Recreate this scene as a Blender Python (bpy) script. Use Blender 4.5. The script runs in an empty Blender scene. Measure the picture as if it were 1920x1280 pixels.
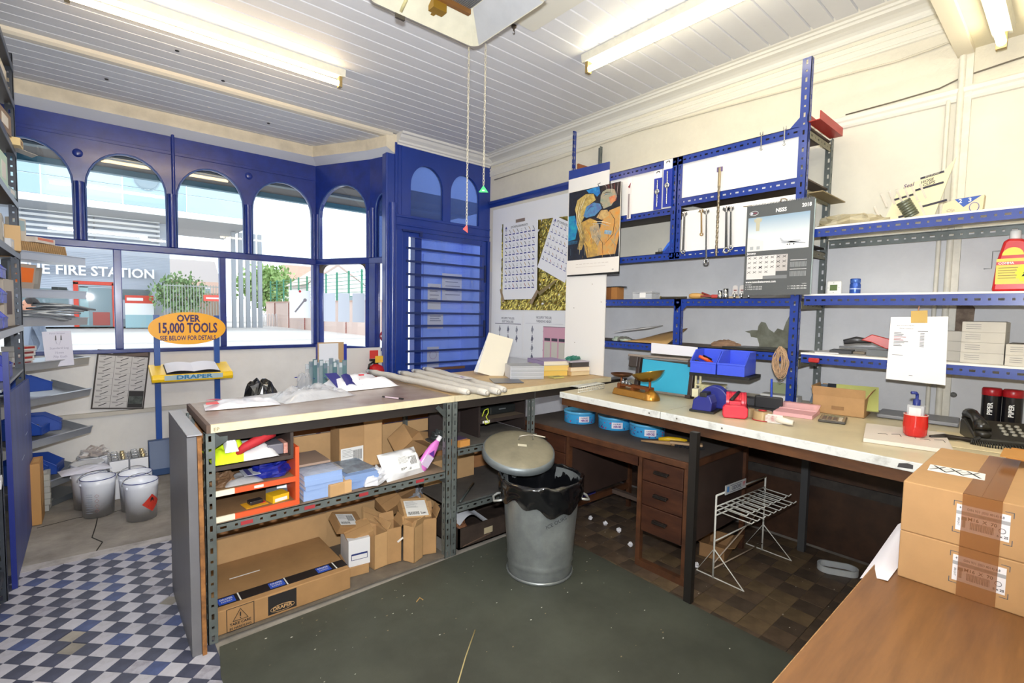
import bpy, bmesh, math, random
from mathutils import Matrix, Vector, Euler, noise as mnoise
R = math.radians
random.seed(7)
S = bpy.context.scene
C = S.collection

# ------------------------------------------------------------------ camera
cam_d = bpy.data.cameras.new('camera')
cam = bpy.data.objects.new('camera', cam_d); C.objects.link(cam)
YAW, PIT, ROL = R(40.78), R(-3.38), R(1.065)
_fw = Vector((math.sin(YAW)*math.cos(PIT), math.cos(YAW)*math.cos(PIT), math.sin(PIT)))
_rt = Vector((math.cos(YAW), -math.sin(YAW), 0)); _up = _rt.cross(_fw)
_r2 = _rt*math.cos(ROL)+_up*math.sin(ROL); _u2 = -_rt*math.sin(ROL)+_up*math.cos(ROL)
cam.matrix_world = Matrix(((_r2.x, _u2.x, -_fw.x, 0), (_r2.y, _u2.y, -_fw.y, 0), (_r2.z, _u2.z, -_fw.z, 1.5), (0, 0, 0, 1)))
cam_d.sensor_width = 36; cam_d.lens = 920.1/1920*36
cam_d.clip_start = .02; cam_d.clip_end = 300
S.camera = cam

# ------------------------------------------------------------------ world, light, exposure
w = bpy.data.worlds.new('sky'); S.world = w; w.use_nodes = True
bg = w.node_tree.nodes['Background']; bg.inputs[0].default_value = (.82, .91, 1, 1); bg.inputs[1].default_value = 2.3
sun_d = bpy.data.lights.new('sun', 'SUN'); sun = bpy.data.objects.new('sun', sun_d); C.objects.link(sun)
sun_d.energy = 1.5; sun_d.angle = R(30); sun.rotation_euler = Euler((R(50), 0, R(-150)))
# the camera's own flash, on its hot shoe just above the lens
fl_d = bpy.data.lights.new('camera_flash', 'AREA'); fl = bpy.data.objects.new('camera_flash', fl_d); C.objects.link(fl)
fl_d.shape = 'RECTANGLE'; fl_d.size = .09; fl_d.size_y = .05; fl_d.energy = 135; fl_d.color = (.95, .97, 1)
fl_d.spread = R(180)
_m = cam.matrix_world.copy(); _m.translation = Vector((0, 0, 1.64)); fl.matrix_world = _m @ Matrix.Rotation(R(14), 4, 'Y') @ Matrix.Rotation(R(34), 4, 'X')
S.view_settings.view_transform = 'Standard'; S.view_settings.look = 'None'; S.view_settings.exposure = 0; S.view_settings.gamma = 1
S.view_settings.use_curve_mapping = False
try: S.cycles.use_denoising = True; S.cycles.max_bounces = 8; S.cycles.transparent_max_bounces = 16; S.cycles.caustics_reflective = False; S.cycles.caustics_refractive = False
except Exception: pass

# ------------------------------------------------------------------ materials
def lin(h):
    v = [int(h[i:i+2], 16)/255 for i in (0, 2, 4)]
    return tuple(c/12.92 if c <= .04045 else ((c+.055)/1.055)**2.4 for c in v)
_M = {}
def mat(h, rough=.55, metal=0, var=0, scale=8, bump=0, bscale=60, h2=None, emit=0, alpha=1, stretch=None, coat=0, amt=.5, detail=5):
    key = (h, rough, metal, var, scale, bump, bscale, h2, emit, alpha, stretch, coat, amt, detail)
    if key in _M: return _M[key]
    m = bpy.data.materials.new('mat_'+h); m.use_nodes = True; nt = m.node_tree; N = nt.nodes; p = N['Principled BSDF']
    c = lin(h); p.inputs['Base Color'].default_value = (*c, 1); p.inputs['Roughness'].default_value = rough; p.inputs['Metallic'].default_value = metal
    m.diffuse_color = (*c, 1)
    if coat: p.inputs['Coat Weight'].default_value = coat; p.inputs['Coat Roughness'].default_value = .15
    co = None
    if var or h2 or bump:
        co = N.new('ShaderNodeTexCoord')
        mp = N.new('ShaderNodeMapping'); nt.links.new(co.outputs['Object'], mp.inputs[0])
        if stretch: mp.inputs['Scale'].default_value = stretch
    if var or h2:
        n = N.new('ShaderNodeTexNoise'); n.inputs['Scale'].default_value = scale; n.inputs['Detail'].default_value = detail; n.inputs['Roughness'].default_value = .65
        nt.links.new(mp.outputs[0], n.inputs['Vector'])
        r = N.new('ShaderNodeValToRGB')
        d = lin(h2) if h2 else tuple(max(0, x*(1-var)) for x in c)
        e = c if h2 else tuple(min(1, x*(1+var*.6)) for x in c)
        r.color_ramp.elements[0].position = amt-.18; r.color_ramp.elements[1].position = amt+.18
        r.color_ramp.elements[0].color = (*d, 1); r.color_ramp.elements[1].color = (*e, 1)
        nt.links.new(n.outputs['Fac'], r.inputs[0]); nt.links.new(r.outputs[0], p.inputs['Base Color'])
    if bump:
        n2 = N.new('ShaderNodeTexNoise'); n2.inputs['Scale'].default_value = bscale; n2.inputs['Detail'].default_value = 4
        nt.links.new(mp.outputs[0], n2.inputs['Vector'])
        b = N.new('ShaderNodeBump'); b.inputs['Strength'].default_value = bump; b.inputs['Distance'].default_value = .01
        nt.links.new(n2.outputs['Fac'], b.inputs['Height']); nt.links.new(b.outputs[0], p.inputs['Normal'])
    if emit: p.inputs['Emission Color'].default_value = (*c, 1); p.inputs['Emission Strength'].default_value = emit
    if alpha < 1: p.inputs['Alpha'].default_value = alpha
    _M[key] = m; return m
def glass_mat(name, tint=(1, 1, 1), refl=.06, rough=.0, bump=0, bscale=80, frost=0):
    m = bpy.data.materials.new(name); m.use_nodes = True; nt = m.node_tree; N = nt.nodes; N.clear()
    o = N.new('ShaderNodeOutputMaterial'); mx = N.new('ShaderNodeMixShader'); t = N.new('ShaderNodeBsdfTransparent'); g = N.new('ShaderNodeBsdfGlossy')
    t.inputs[0].default_value = (*tint, 1); g.inputs['Roughness'].default_value = max(rough, .02)
    lw = N.new('ShaderNodeLayerWeight'); lw.inputs[0].default_value = .5
    pw = N.new('ShaderNodeMath'); pw.operation = 'POWER'; pw.inputs[1].default_value = 5; nt.links.new(lw.outputs['Facing'], pw.inputs[0])
    ma = N.new('ShaderNodeMath'); ma.operation = 'MULTIPLY_ADD'; ma.inputs[1].default_value = .8; ma.inputs[2].default_value = .035; nt.links.new(pw.outputs[0], ma.inputs[0])
    src = t
    if frost:
        tr = N.new('ShaderNodeBsdfTranslucent'); tr.inputs[0].default_value = (.75*tint[0], .8*tint[1], .9*tint[2], 1) if sum(tint) else (.86, .88, .92, 1)
        m2 = N.new('ShaderNodeMixShader'); m2.inputs[0].default_value = frost; nt.links.new(t.outputs[0], m2.inputs[1]); nt.links.new(tr.outputs[0], m2.inputs[2]); src = m2
    if bump:
        co = N.new('ShaderNodeTexCoord'); n2 = N.new('ShaderNodeTexNoise'); n2.inputs['Scale'].default_value = bscale
        nt.links.new(co.outputs['Object'], n2.inputs['Vector']); b = N.new('ShaderNodeBump'); b.inputs['Strength'].default_value = bump; b.inputs['Distance'].default_value = .01
        nt.links.new(n2.outputs['Fac'], b.inputs['Height']); nt.links.new(b.outputs[0], g.inputs['Normal']); nt.links.new(b.outputs[0], lw.inputs['Normal'])
    nt.links.new(ma.outputs[0], mx.inputs[0]); nt.links.new(src.outputs[0], mx.inputs[1]); nt.links.new(g.outputs[0], mx.inputs[2]); nt.links.new(mx.outputs[0], o.inputs[0])
    return m
GLASS = glass_mat('window_glass')
FROST = glass_mat('hammered_glass', (.30, .37, .56), rough=.12, bump=.9, bscale=70, frost=.3)
CLEAR = mat('dfe2e8', .1, alpha=.5, bump=.5, bscale=40, coat=.6)
ACRYL = mat('ece4da', .1, alpha=.55)
PAPER_T = glass_mat('backlit_paper', (0, 0, 0), rough=.6, frost=.97)

# ------------------------------------------------------------------ mesh helpers
def frame(o, u, v):
    u = Vector(u).normalized(); v = Vector(v); n = u.cross(v).normalized(); v = n.cross(u)
    return Matrix(((u.x, v.x, n.x, o[0]), (u.y, v.y, n.y, o[1]), (u.z, v.z, n.z, o[2]), (0, 0, 0, 1)))
def on_right(x, y, z, tilt=0): return frame((x, y, z), (0, -1, 0), (0, 0, 1)) @ Matrix.Rotation(R(tilt), 4, 'Z')   # faces -X, u runs to -Y
def on_front(x, y, z, tilt=0): return frame((x, y, z), (1, 0, 0), (0, 0, 1)) @ Matrix.Rotation(R(tilt), 4, 'Z')    # faces -Y
def flat(x, y, z, rz=0): return Matrix.Translation((x, y, z)) @ Matrix.Rotation(R(rz), 4, 'Z')
I4 = Matrix.Identity(4)

class MB:
    def __init__(s): s.v = []; s.f = []; s.mi = []; s.mats = []; s.sm = []; s.M = I4.copy()
    def m(s, mt):
        if mt is None: return 0
        if mt not in s.mats: s.mats.append(mt)
        return s.mats.index(mt)
    def add(s, vs, fs, mt=None, M=None, smooth=False):
        T = s.M if M is None else s.M @ M
        b = len(s.v); s.v += [tuple(T @ Vector(p)) for p in vs]; k = s.m(mt)
        for f in fs: s.f.append([b+i for i in f]); s.mi.append(k); s.sm.append(smooth)
        return s
    def box(s, x0, x1, y0, y1, z0, z1, mt=None, M=None):
        vs = [(x, y, z) for z in (z0, z1) for x, y in ((x0, y0), (x1, y0), (x1, y1), (x0, y1))]
        return s.add(vs, [(3, 2, 1, 0), (4, 5, 6, 7), (0, 1, 5, 4), (1, 2, 6, 5), (2, 3, 7, 6), (3, 0, 4, 7)], mt, M)
    def cbox(s, c, d, mt=None, M=None, rot=None):
        T = Matrix.Translation(c)
        if rot: T = T @ Euler([R(a) for a in rot]).to_matrix().to_4x4()
        if M is not None: T = M @ T
        return s.box(-d[0]/2, d[0]/2, -d[1]/2, d[1]/2, -d[2]/2, d[2]/2, mt, T)
    def quad(s, p, mt=None, M=None): return s.add(p, [tuple(range(len(p)))], mt, M)
    def rect(s, x0, x1, y0, y1, z=0, mt=None, M=None): return s.quad([(x0, y0, z), (x1, y0, z), (x1, y1, z), (x0, y1, z)], mt, M)
    def prism(s, poly, z0, z1, mt=None, M=None, top=None):
        n = len(poly); t = top or poly
        vs = [(x, y, z0) for x, y in poly]+[(x, y, z1) for x, y in t]
        fs = [tuple(range(n-1, -1, -1)), tuple(range(n, 2*n))]+[(i, (i+1) % n, n+(i+1) % n, n+i) for i in range(n)]
        return s.add(vs, fs, mt, M)
    def cyl(s, p0, p1, r, seg=12, r2=None, mt=None, M=None, caps=True, smooth=True):
        p0, p1 = Vector(p0), Vector(p1); d = p1-p0; r2 = r if r2 is None else r2
        q = d.normalized(); a = q.orthogonal().normalized(); b = q.cross(a); vs = []
        for p, rr in ((p0, r), (p1, r2)):
            for i in range(seg):
                t = 2*math.pi*i/seg; vs.append(tuple(p+(a*math.cos(t)+b*math.sin(t))*rr))
        s.add(vs, [(i, (i+1) % seg, seg+(i+1) % seg, seg+i) for i in range(seg)], mt, M, smooth)
        if caps: s.add(vs, [tuple(range(seg-1, -1, -1)), tuple(range(seg, 2*seg))], mt, M)
        return s
    def lathe(s, prof, seg=24, mt=None, M=None, smooth=True, sx=1, sy=1, a0=0, a1=2*math.pi):
        full = abs(a1-a0-2*math.pi) < 1e-6; n = seg if full else seg+1; vs = []
        for r, z in prof:
            for i in range(n):
                t = a0+(a1-a0)*i/seg; vs.append((r*math.cos(t)*sx, r*math.sin(t)*sy, z))
        fs = []
        for j in range(len(prof)-1):
            for i in range(seg):
                k = (i+1) % n; fs.append((j*n+i, j*n+k, (j+1)*n+k, (j+1)*n+i))
        return s.add(vs, fs, mt, M, smooth)
    def tube(s, pts, r, seg=8, mt=None, M=None, closed=False, smooth=True, radii=None):
        P = [Vector(p) for p in pts]; n = len(P); vs = []; prev = None
        for i, p in enumerate(P):
            if closed: t = P[(i+1) % n]-P[i-1]
            else: t = (P[min(i+1, n-1)]-P[max(i-1, 0)])
            t = t.normalized() if t.length > 1e-9 else Vector((0, 0, 1))
            a = t.orthogonal().normalized() if prev is None else (prev-t*prev.dot(t))
            if a.length < 1e-6: a = t.orthogonal()
            a.normalize(); prev = a; b = t.cross(a); rr = radii[i] if radii else r
            for k in range(seg):
                th = 2*math.pi*k/seg; vs.append(tuple(p+(a*math.cos(th)+b*math.sin(th))*rr))
        fs = []
        for i in range(n if closed else n-1):
            j = (i+1) % n
            for k in range(seg): fs.append((i*seg+k, i*seg+(k+1) % seg, j*seg+(k+1) % seg, j*seg+k))
        if not closed: fs += [tuple(range(seg-1, -1, -1)), tuple(range((n-1)*seg, n*seg))]
        return s.add(vs, fs, mt, M, smooth)
    def grid(s, fn, nu, nv, mt=None, M=None, smooth=True, closeu=False):
        vs = [fn(i/nu, j/nv) for j in range(nv+1) for i in range(nu+(0 if closeu else 1))]
        w_ = nu+(0 if closeu else 1); fs = []
        for j in range(nv):
            for i in range(nu):
                k = (i+1) % w_; fs.append((j*w_+i, j*w_+k, (j+1)*w_+k, (j+1)*w_+i))
        return s.add(vs, fs, mt, M, smooth)
    def build(s, name, mt=None, parent=None, bevel=0, solid=0, **kw):
        me = bpy.data.meshes.new(name); me.from_pydata(s.v, [], s.f)
        if mt is not None and not s.mats: s.mats = [mt]
        elif mt is not None and None in s.mats: pass
        for k in s.mats: me.materials.append(k)
        me.polygons.foreach_set('material_index', s.mi); me.polygons.foreach_set('use_smooth', s.sm); me.update()
        o = bpy.data.objects.new(name, me); C.objects.link(o)
        if parent is not None: o.parent = parent
        if solid:
            d = o.modifiers.new('s', 'SOLIDIFY'); d.thickness = solid; d.offset = 0
        if bevel:
            d = o.modifiers.new('b', 'BEVEL'); d.width = bevel; d.segments = 2; d.limit_method = 'ANGLE'; d.angle_limit = R(40)
        tag(o, **kw)
        return o
def tag(o, label=None, cat=None, group=None, kind=None):
    if label: o['label'] = label
    if cat: o['category'] = cat
    if group: o['group'] = group
    if kind: o['kind'] = kind
    return o
def thing(name, label, cat, loc=(0, 0, 0), rz=0, group=None, M=None):
    o = bpy.data.objects.new(name, None); C.objects.link(o); o.empty_display_size = .05
    if isinstance(loc, Matrix): M = loc
    if M is not None: o.matrix_world = M
    else: o.location = loc; o.rotation_euler = (0, 0, R(rz))
    return tag(o, label, cat, group)
def dup(root, label=None, M=None, group=None):
    r = root.copy(); C.objects.link(r)
    if M is not None: r.matrix_world = M
    if label: r['label'] = label
    if group: r['group'] = group
    for ch in list(root.children):
        c = ch.copy(); C.objects.link(c); c.parent = r
        for g in list(ch.children):
            d = g.copy(); C.objects.link(d); d.parent = c
    return r
def bx(name, mt, parent, *a, bevel=0, **kw): return MB().box(*a).build(name, mt, parent, bevel=bevel, **kw)

def text_geo(mb, s, size, M, mt, align='CENTER', bold=0, sx=1, spacing=1, shear=0, depth=0):
    cu = bpy.data.curves.new('t', 'FONT'); cu.body = s; cu.size = size; cu.align_x = align; cu.align_y = 'CENTER'
    cu.offset = bold; cu.space_character = spacing; cu.shear = shear; cu.resolution_u = 2; cu.extrude = depth
    o = bpy.data.objects.new('t', cu); C.objects.link(o)
    bpy.context.view_layer.update()
    me = bpy.data.meshes.new_from_object(o.evaluated_get(bpy.context.evaluated_depsgraph_get()))
    mb.add([(v.co.x*sx, v.co.y, v.co.z) for v in me.vertices], [tuple(p.vertices) for p in me.polygons], mt, M)
    bpy.data.objects.remove(o); bpy.data.curves.remove(cu); bpy.data.meshes.remove(me)
    return mb

def slotted(mb, p, axis, L, u, v, w1, w2, t=.003, pitch=.05, slot=.026, sw=.011, mt=None):
    """an L-section of perforated steel angle: starts at p, runs L along axis, flanges along u and v, real slots"""
    p, axis, u, v = Vector(p), Vector(axis).normalized(), Vector(u).normalized(), Vector(v).normalized()
    for fd, od, wd in ((u, v, w1), (v, u, w2)):
        if wd <= 0: continue
        a = (wd-sw)/2
        n = max(1, int(L/pitch)); pt = L/n
        def bar(s0, s1, l0, l1):
            vs = []
            for q in (0, t):
                for (s_, l_) in ((s0, l0), (s1, l0), (s1, l1), (s0, l1)): vs.append(tuple(p+fd*s_+axis*l_+od*q))
            mb.add(vs, [(3, 2, 1, 0), (4, 5, 6, 7), (0, 1, 5, 4), (1, 2, 6, 5), (2, 3, 7, 6), (3, 0, 4, 7)], mt)
        bar(0, a, 0, L); bar(wd-a, wd, 0, L)
        for i in range(n):
            l0 = i*pt; ln = slot if i % 2 == 0 else slot*.45
            bar(a, wd-a, l0, l0+(pt-ln)/2); bar(a, wd-a, l0+(pt+ln)/2, l0+pt)
    return mb
# ================================================================== THE SETTING
XW, ZC = 3.66, 3.315
WHITE = mat('e9e8e4', .6); CREAM = mat('e6dcc4', .6, var=.12, scale=14)
BLUE = mat('1b388e', .32, coat=.4, var=.12, scale=5); BLUEF = mat('182f82', .28, coat=.5, var=.22, scale=9, bump=.05, bscale=25)
GREYST = mat('6f7674', .45, .35, var=.3, scale=6); GREYD = mat('4d5352', .5, .3, var=.35, scale=7); BLACK = mat('151515', .5)
# floor -------------------------------------------------------------
CONC = mat('98928a', .75, var=.38, scale=3.2, bump=.15, bscale=30)
floor = MB().box(-1.25, XW, -2.6, 5.76, -.12, -.004).build('floor', CONC, kind='structure')
def clip(poly, a, b, c):      # keep a*x+b*y<=c
    out = []
    for i, p in enumerate(poly):
        q = poly[(i+1) % len(poly)]; dp = a*p[0]+b*p[1]-c; dq = a*q[0]+b*q[1]-c
        if dp <= 0: out.append(p)
        if dp*dq < 0: t = dp/(dp-dq); out.append((p[0]+(q[0]-p[0])*t, p[1]+(q[1]-p[1])*t))
    return out
TW = [mat('b0afba', .5, h2='8d8a8c', scale=13, amt=.33), mat('a6a5b2', .5, h2='6d6a70', scale=17, amt=.4), mat('b6b5c0', .45, var=.12, scale=10)]
TD = [mat('474a5c', .5, var=.3, scale=11), mat('43465a', .5, var=.35, scale=9), mat('4a5680', .5, var=.3, scale=11)]
ts, g = .0534, .0009; n_t = 0; _tm = {}
for i in range(-22, 22):
    for j in range(-22, 22):
        ox, oy = .174+ts*(i+j), 2.799+ts*(j-i); cx, cy = ox+ts, oy
        if not (-.52 < cx < .46 and 2.05 < cy < 3.84): continue
        if cx < -.3 and cy < 2.6: continue
        if cx < -.37: continue
        poly = [(ox+g*1.4, oy), (ox+ts, oy-ts+g*1.4), (ox+2*ts-g*1.4, oy), (ox+ts, oy+ts-g*1.4)]
        full = len(poly); p0 = list(poly)
        poly = clip(poly, 0, 1, 3.775)
        if len(poly) > 2: poly = clip(poly, 1, 0, .365 if cy > 2.45 else .39)
        if len(poly) < 3: continue
        h = random.random(); mt = (TW[0] if h < .55 else TW[1] if h < .7 else TW[2]) if (i+j) % 2 == 0 else (TD[0] if h < .5 else TD[1] if h < .75 else TD[2])
        if random.random() < .02: continue
        if poly == p0:
            if mt.name not in _tm:
                _tm[mt.name] = MB().prism([(x-cx, y-cy) for x, y in poly], -.004, .002).build('tile', mt, floor).data
                o = floor.children[-1] if False else [c for c in bpy.data.objects if c.data == _tm[mt.name]][0]
            else:
                o = bpy.data.objects.new('tile', _tm[mt.name]); C.objects.link(o); o.parent = floor
            o.location = (cx, cy, 0)
        else: MB().prism(poly, -.004, .002).build('tile', mt, floor)
        n_t += 1
MB().prism([(-.36, 3.775), (.368, 3.735), (.372, 3.815), (-.36, 3.86)], -.004, .004).build('border_strip', mat('b9b5b4', .6, h2='857f7c', scale=9, amt=.4), floor)
cr = [(.0, 3.86), (.03, 3.98), (-.02, 4.1), (.0, 4.3), (.01, 4.45)]
MB().tube([(x, y, -.004) for x, y in cr], .004, 4).build('crack', mat('2c2925', .9), floor)
MB().tube([(-.3, 4.5, -.004), (-.1, 4.55, -.004), (.1, 4.52, -.004), (.36, 4.62, -.004)], .003, 4).build('crack', mat('2c2925', .9), floor)
PB = [mat('5a4a3c', .5, var=.45, scale=9), mat('4b3f35', .5, var=.45, scale=9), mat('65543f', .5, var=.45, scale=7)]
_pm = [MB().box(-.0585, .0585, -.0585, .0585, -.004, .0012).build('wood_block', m_, floor) for m_ in PB]
for o in _pm: o.location = (3.4, 3.3, 0)
for i in range(11):
    for j in range(22):
        o = bpy.data.objects.new('wood_block', _pm[(i+j) % 2 if random.random() < .8 else 2].data); C.objects.link(o); o.parent = floor
        o.location = (2.31+.119*i, .25+.119*j, random.uniform(-.0008, .0008))
LINO = mat('454840', .6, var=.3, scale=2.2, bump=.06, bscale=120)
MB().prism([(.40, 2.40), (2.25, 2.44), (2.36, 2.0), (2.335, 1.2), (2.32, .4), (2.3, -2.5), (.36, -2.5), (.37, 2.2)], .0015, .006).build('floor_mat', LINO,
    label='dark green lino sheet covering the floor behind the counter', cat='floor mat')
for (x, y, l, a, nm) in ((1.3, 1.78, .30, 62, 'straw'), (1.12, 2.18, .05, 20, 'straw')): pass
# ceiling -----------------------------------------------------------
CEIL = mat('d9dade', .55, var=.04, scale=3)
ceil = MB().box(-1.25, XW, .5, 4.82, ZC+.006, ZC+.1).build('ceiling', CEIL, kind='structure')
bw = .126; cb = None; y = .52
cbm = MB().prism([(-bw/2+.002, .012), (-bw/2+.007, 0), (bw/2-.006, 0), (bw/2-.002, .012)], -1.24, 3.62, M=frame((0, 0, 0), (0, 1, 0), (0, 0, 1)))
while y < 4.8:
    if cb is None: cb = cbm.build('ceiling_board', CEIL, ceil); o = cb
    else: o = bpy.data.objects.new('ceiling_board', cb.data); C.objects.link(o); o.parent = ceil
    o.location = (0, y, ZC-.006); y += bw
MB().box(-1.25, 2.45, 4.76, 5.76, 3.285, 3.36).build('bay_backing', CEIL, ceil); y = 4.86
while y < 5.62:
    o = bpy.data.objects.new('ceiling_board', cb.data); C.objects.link(o); o.parent = ceil; o.location = (0, y, 3.272); o.scale = (.66 if y < 5.0 else .6, 1, 1); y += bw
MB().box(1.3, 2.2, 1.2, 2.40, ZC-.02, ZC-.006).build('hatch_panel', mat('d8d6cc', .55), ceil)
for p in ((.52, 4.30), (.86, 4.6), (1.35, 5.2), (.15, 5.1)): MB().lathe([(0, -.004), (.012, -.004), (.014, 0)], 10, M=Matrix.Translation((p[0], p[1], 3.266 if p[1] > 4.8 else ZC-.006))).build('old_fixing', BLACK, ceil)
lc = MB().box(-1.25, XW, -2.6, .5, 2.97, 3.42).build('ceiling_back', mat('e2d9bd', .6, var=.06), kind='structure')
MB().box(-1.25, XW, .5, .53, 2.94, 3.42).box(-1.25, XW, .46, .4999, 2.94, 2.9699).build('beam_edge', mat('e6deca', .6), lc)
# walls ---------------------------------------------------------------
WALLHI = mat('e2dccb', .7, var=.05, scale=5, bump=.6, bscale=28); WALLLO = mat('d6d7da', .65, var=.07, scale=4, bump=.1, bscale=50); WALLMID = mat('e0dccf', .65, var=.05, scale=4, bump=.12, bscale=30)
wr = MB()
wr.box(XW, XW+.15, -2.6, 4.8, 2.78, 3.5, WALLHI); wr.box(XW, XW+.15, -2.6, 4.8, 1.98, 2.78, WALLMID); wr.box(XW, XW+.15, -2.6, 4.8, -.1, 1.98, WALLLO)
wr = wr.build('wall_right', kind='structure')
bx('dado_board', mat('4a3122', .45, h2='2c1d15', scale=5, amt=.5), wr, 3.60, XW, -.6, 3.3, .0, .86)
bx('dado_rail', mat('39332f', .6, var=.5, scale=12), wr, 3.585, 3.60, -.6, 1.9, .40, .46)
PEEL = mat('8a8d7e', .8, h2='6d6c5c', scale=14); 
pe = [(x*.75, y*.62-.02) for x, y in [(0, .02), (.05, .0), (.06, -.04), (.12, -.05), (.14, -.12), (.15, -.24), (.42, -.24), (.46, -.1), (.44, .2), (.40, .22), (.37, .14), (.35, .05), (.3, .07), (.27, .02), (.22, .06), (.19, .13), (.15, .14), (.125, .09), (.12, .04), (.07, .04)]]
MB().prism(pe, 0, .0025, M=on_right(XW, 1.617, 1.40)).build('peeled_patch', PEEL, wr)
MB().prism([(0, 0), (.1, .01), (.105, .14), (.09, .16), (.01, .15)], 0, .0025, M=on_right(XW, .49, 1.43)).build('peeled_patch', mat('8f7f70', .9, h2='5f5046', scale=20), wr)
for (yy, zz, s) in ((.448, 1.086, .03),): MB().lathe([(s*.5, 0), (s*.5, .004), (s*.2, .005), (0, .005)], 12, M=on_right(XW, yy, zz)).build('old_fixing', mat('8a8a88', .8, h2='4c4c4a', scale=60), wr)
MB().prism([(0, 0), (.1, .003), (.11, .045), (.01, .04)], 0, .0022, M=on_right(XW, 1.78, 1.61)).build('tape_mark', mat('d8c3a0', .7), wr)
MB().box(-1.4, -1.25, -2.6, 5.8, -.1, 3.5).build('wall_left', WALLMID, kind='structure')
MB().box(-1.4, 3.8, -2.75, -2.6, -.1, 3.5).build('wall_back', WALLMID, kind='structure')
# mouldings: cove cornice, picture rails, pipes
def run_y(poly, y0, y1, mt, name, parent=None, **kw): return MB().prism(poly, 0, y1-y0, M=frame((0, y1, 0), (1, 0, 0), (0, 0, 1))).build(name, mt, parent, **kw)
cove = [(XW, 3.22), (XW-.012, 3.222), (XW-.02, 3.235), (XW-.022, 3.25), (XW-.04, 3.262), (XW-.07, 3.272), (XW-.105, 3.278), (XW-.115, 3.29), (XW-.13, 3.292), (XW-.14, 3.303), (XW-.16, 3.305), (XW-.19, 3.318), (XW-.19, 3.33), (XW, 3.33)]
run_y(cove, .5, 4.7, mat('e4e2da', .55), 'trim_1', kind='structure')
run_y([(XW, 3.10), (XW-.012, 3.105), (XW-.012, 3.118), (XW-.006, 3.125), (XW-.014, 3.14), (XW-.014, 3.155), (XW-.004, 3.165), (XW-.012, 3.175), (XW-.012, 3.19), (XW, 3.2)], .5, 4.7, mat('e8e4d8', .55), 'trim_2', kind='structure')
rail = [(XW, 2.70), (XW-.014, 2.702), (XW-.022, 2.715), (XW-.016, 2.735), (XW-.026, 2.745), (XW-.03, 2.765), (XW-.02, 2.775), (XW, 2.778)]
run_y(rail, -2.5, 3.39, mat('e8e4da', .5), 'trim_3', kind='structure')
run_y([(x, z+.035) for x, z in rail], 3.39, 4.68, BLUE, 'trim_4', kind='structure')
pp = MB(); pp.cyl((XW-.018, .505, 0), (XW-.018, .505, 2.95), .016, 10); pp.cyl((XW-.014, .555, 0), (XW-.014, .555, 2.72), .011, 8); pp.box(XW-.02, XW, .46, .49, 0, 2.94)
pp.build('trim_5', mat('e0dccf', .5, var=.1, scale=20), kind='structure')
cabl = [(XW-.012, 4.6, 3.05), (XW-.012, 3.6, 3.06), (XW-.012, 2.6, 3.09), (XW-.012, 1.9, 3.07), (XW-.012, 1.25, 3.04), (XW-.014, 1.0, 3.03), (XW-.014, .8, 3.02), (XW-.014, .64, 3.03), (XW-.014, .55, 3.04), (XW-.014, .52, 2.98)]
MB().tube(cabl, .006, 6).build('wall_cable', mat('d9d2bf', .5), label='white cable sagging along the top of the right wall', cat='cable')
MB().tube([(XW-.006, 1.05, 2.785), (XW-.008, .8, 2.79), (XW-.008, .6, 2.80), (XW-.01, .5, 2.83), (XW-.008, .3, 2.85), (XW-.008, .0, 2.87)], .004, 6).build('rail_cable', mat('6d6557', .5), label='thin dark cable lying on the picture rail', cat='cable')
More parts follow.
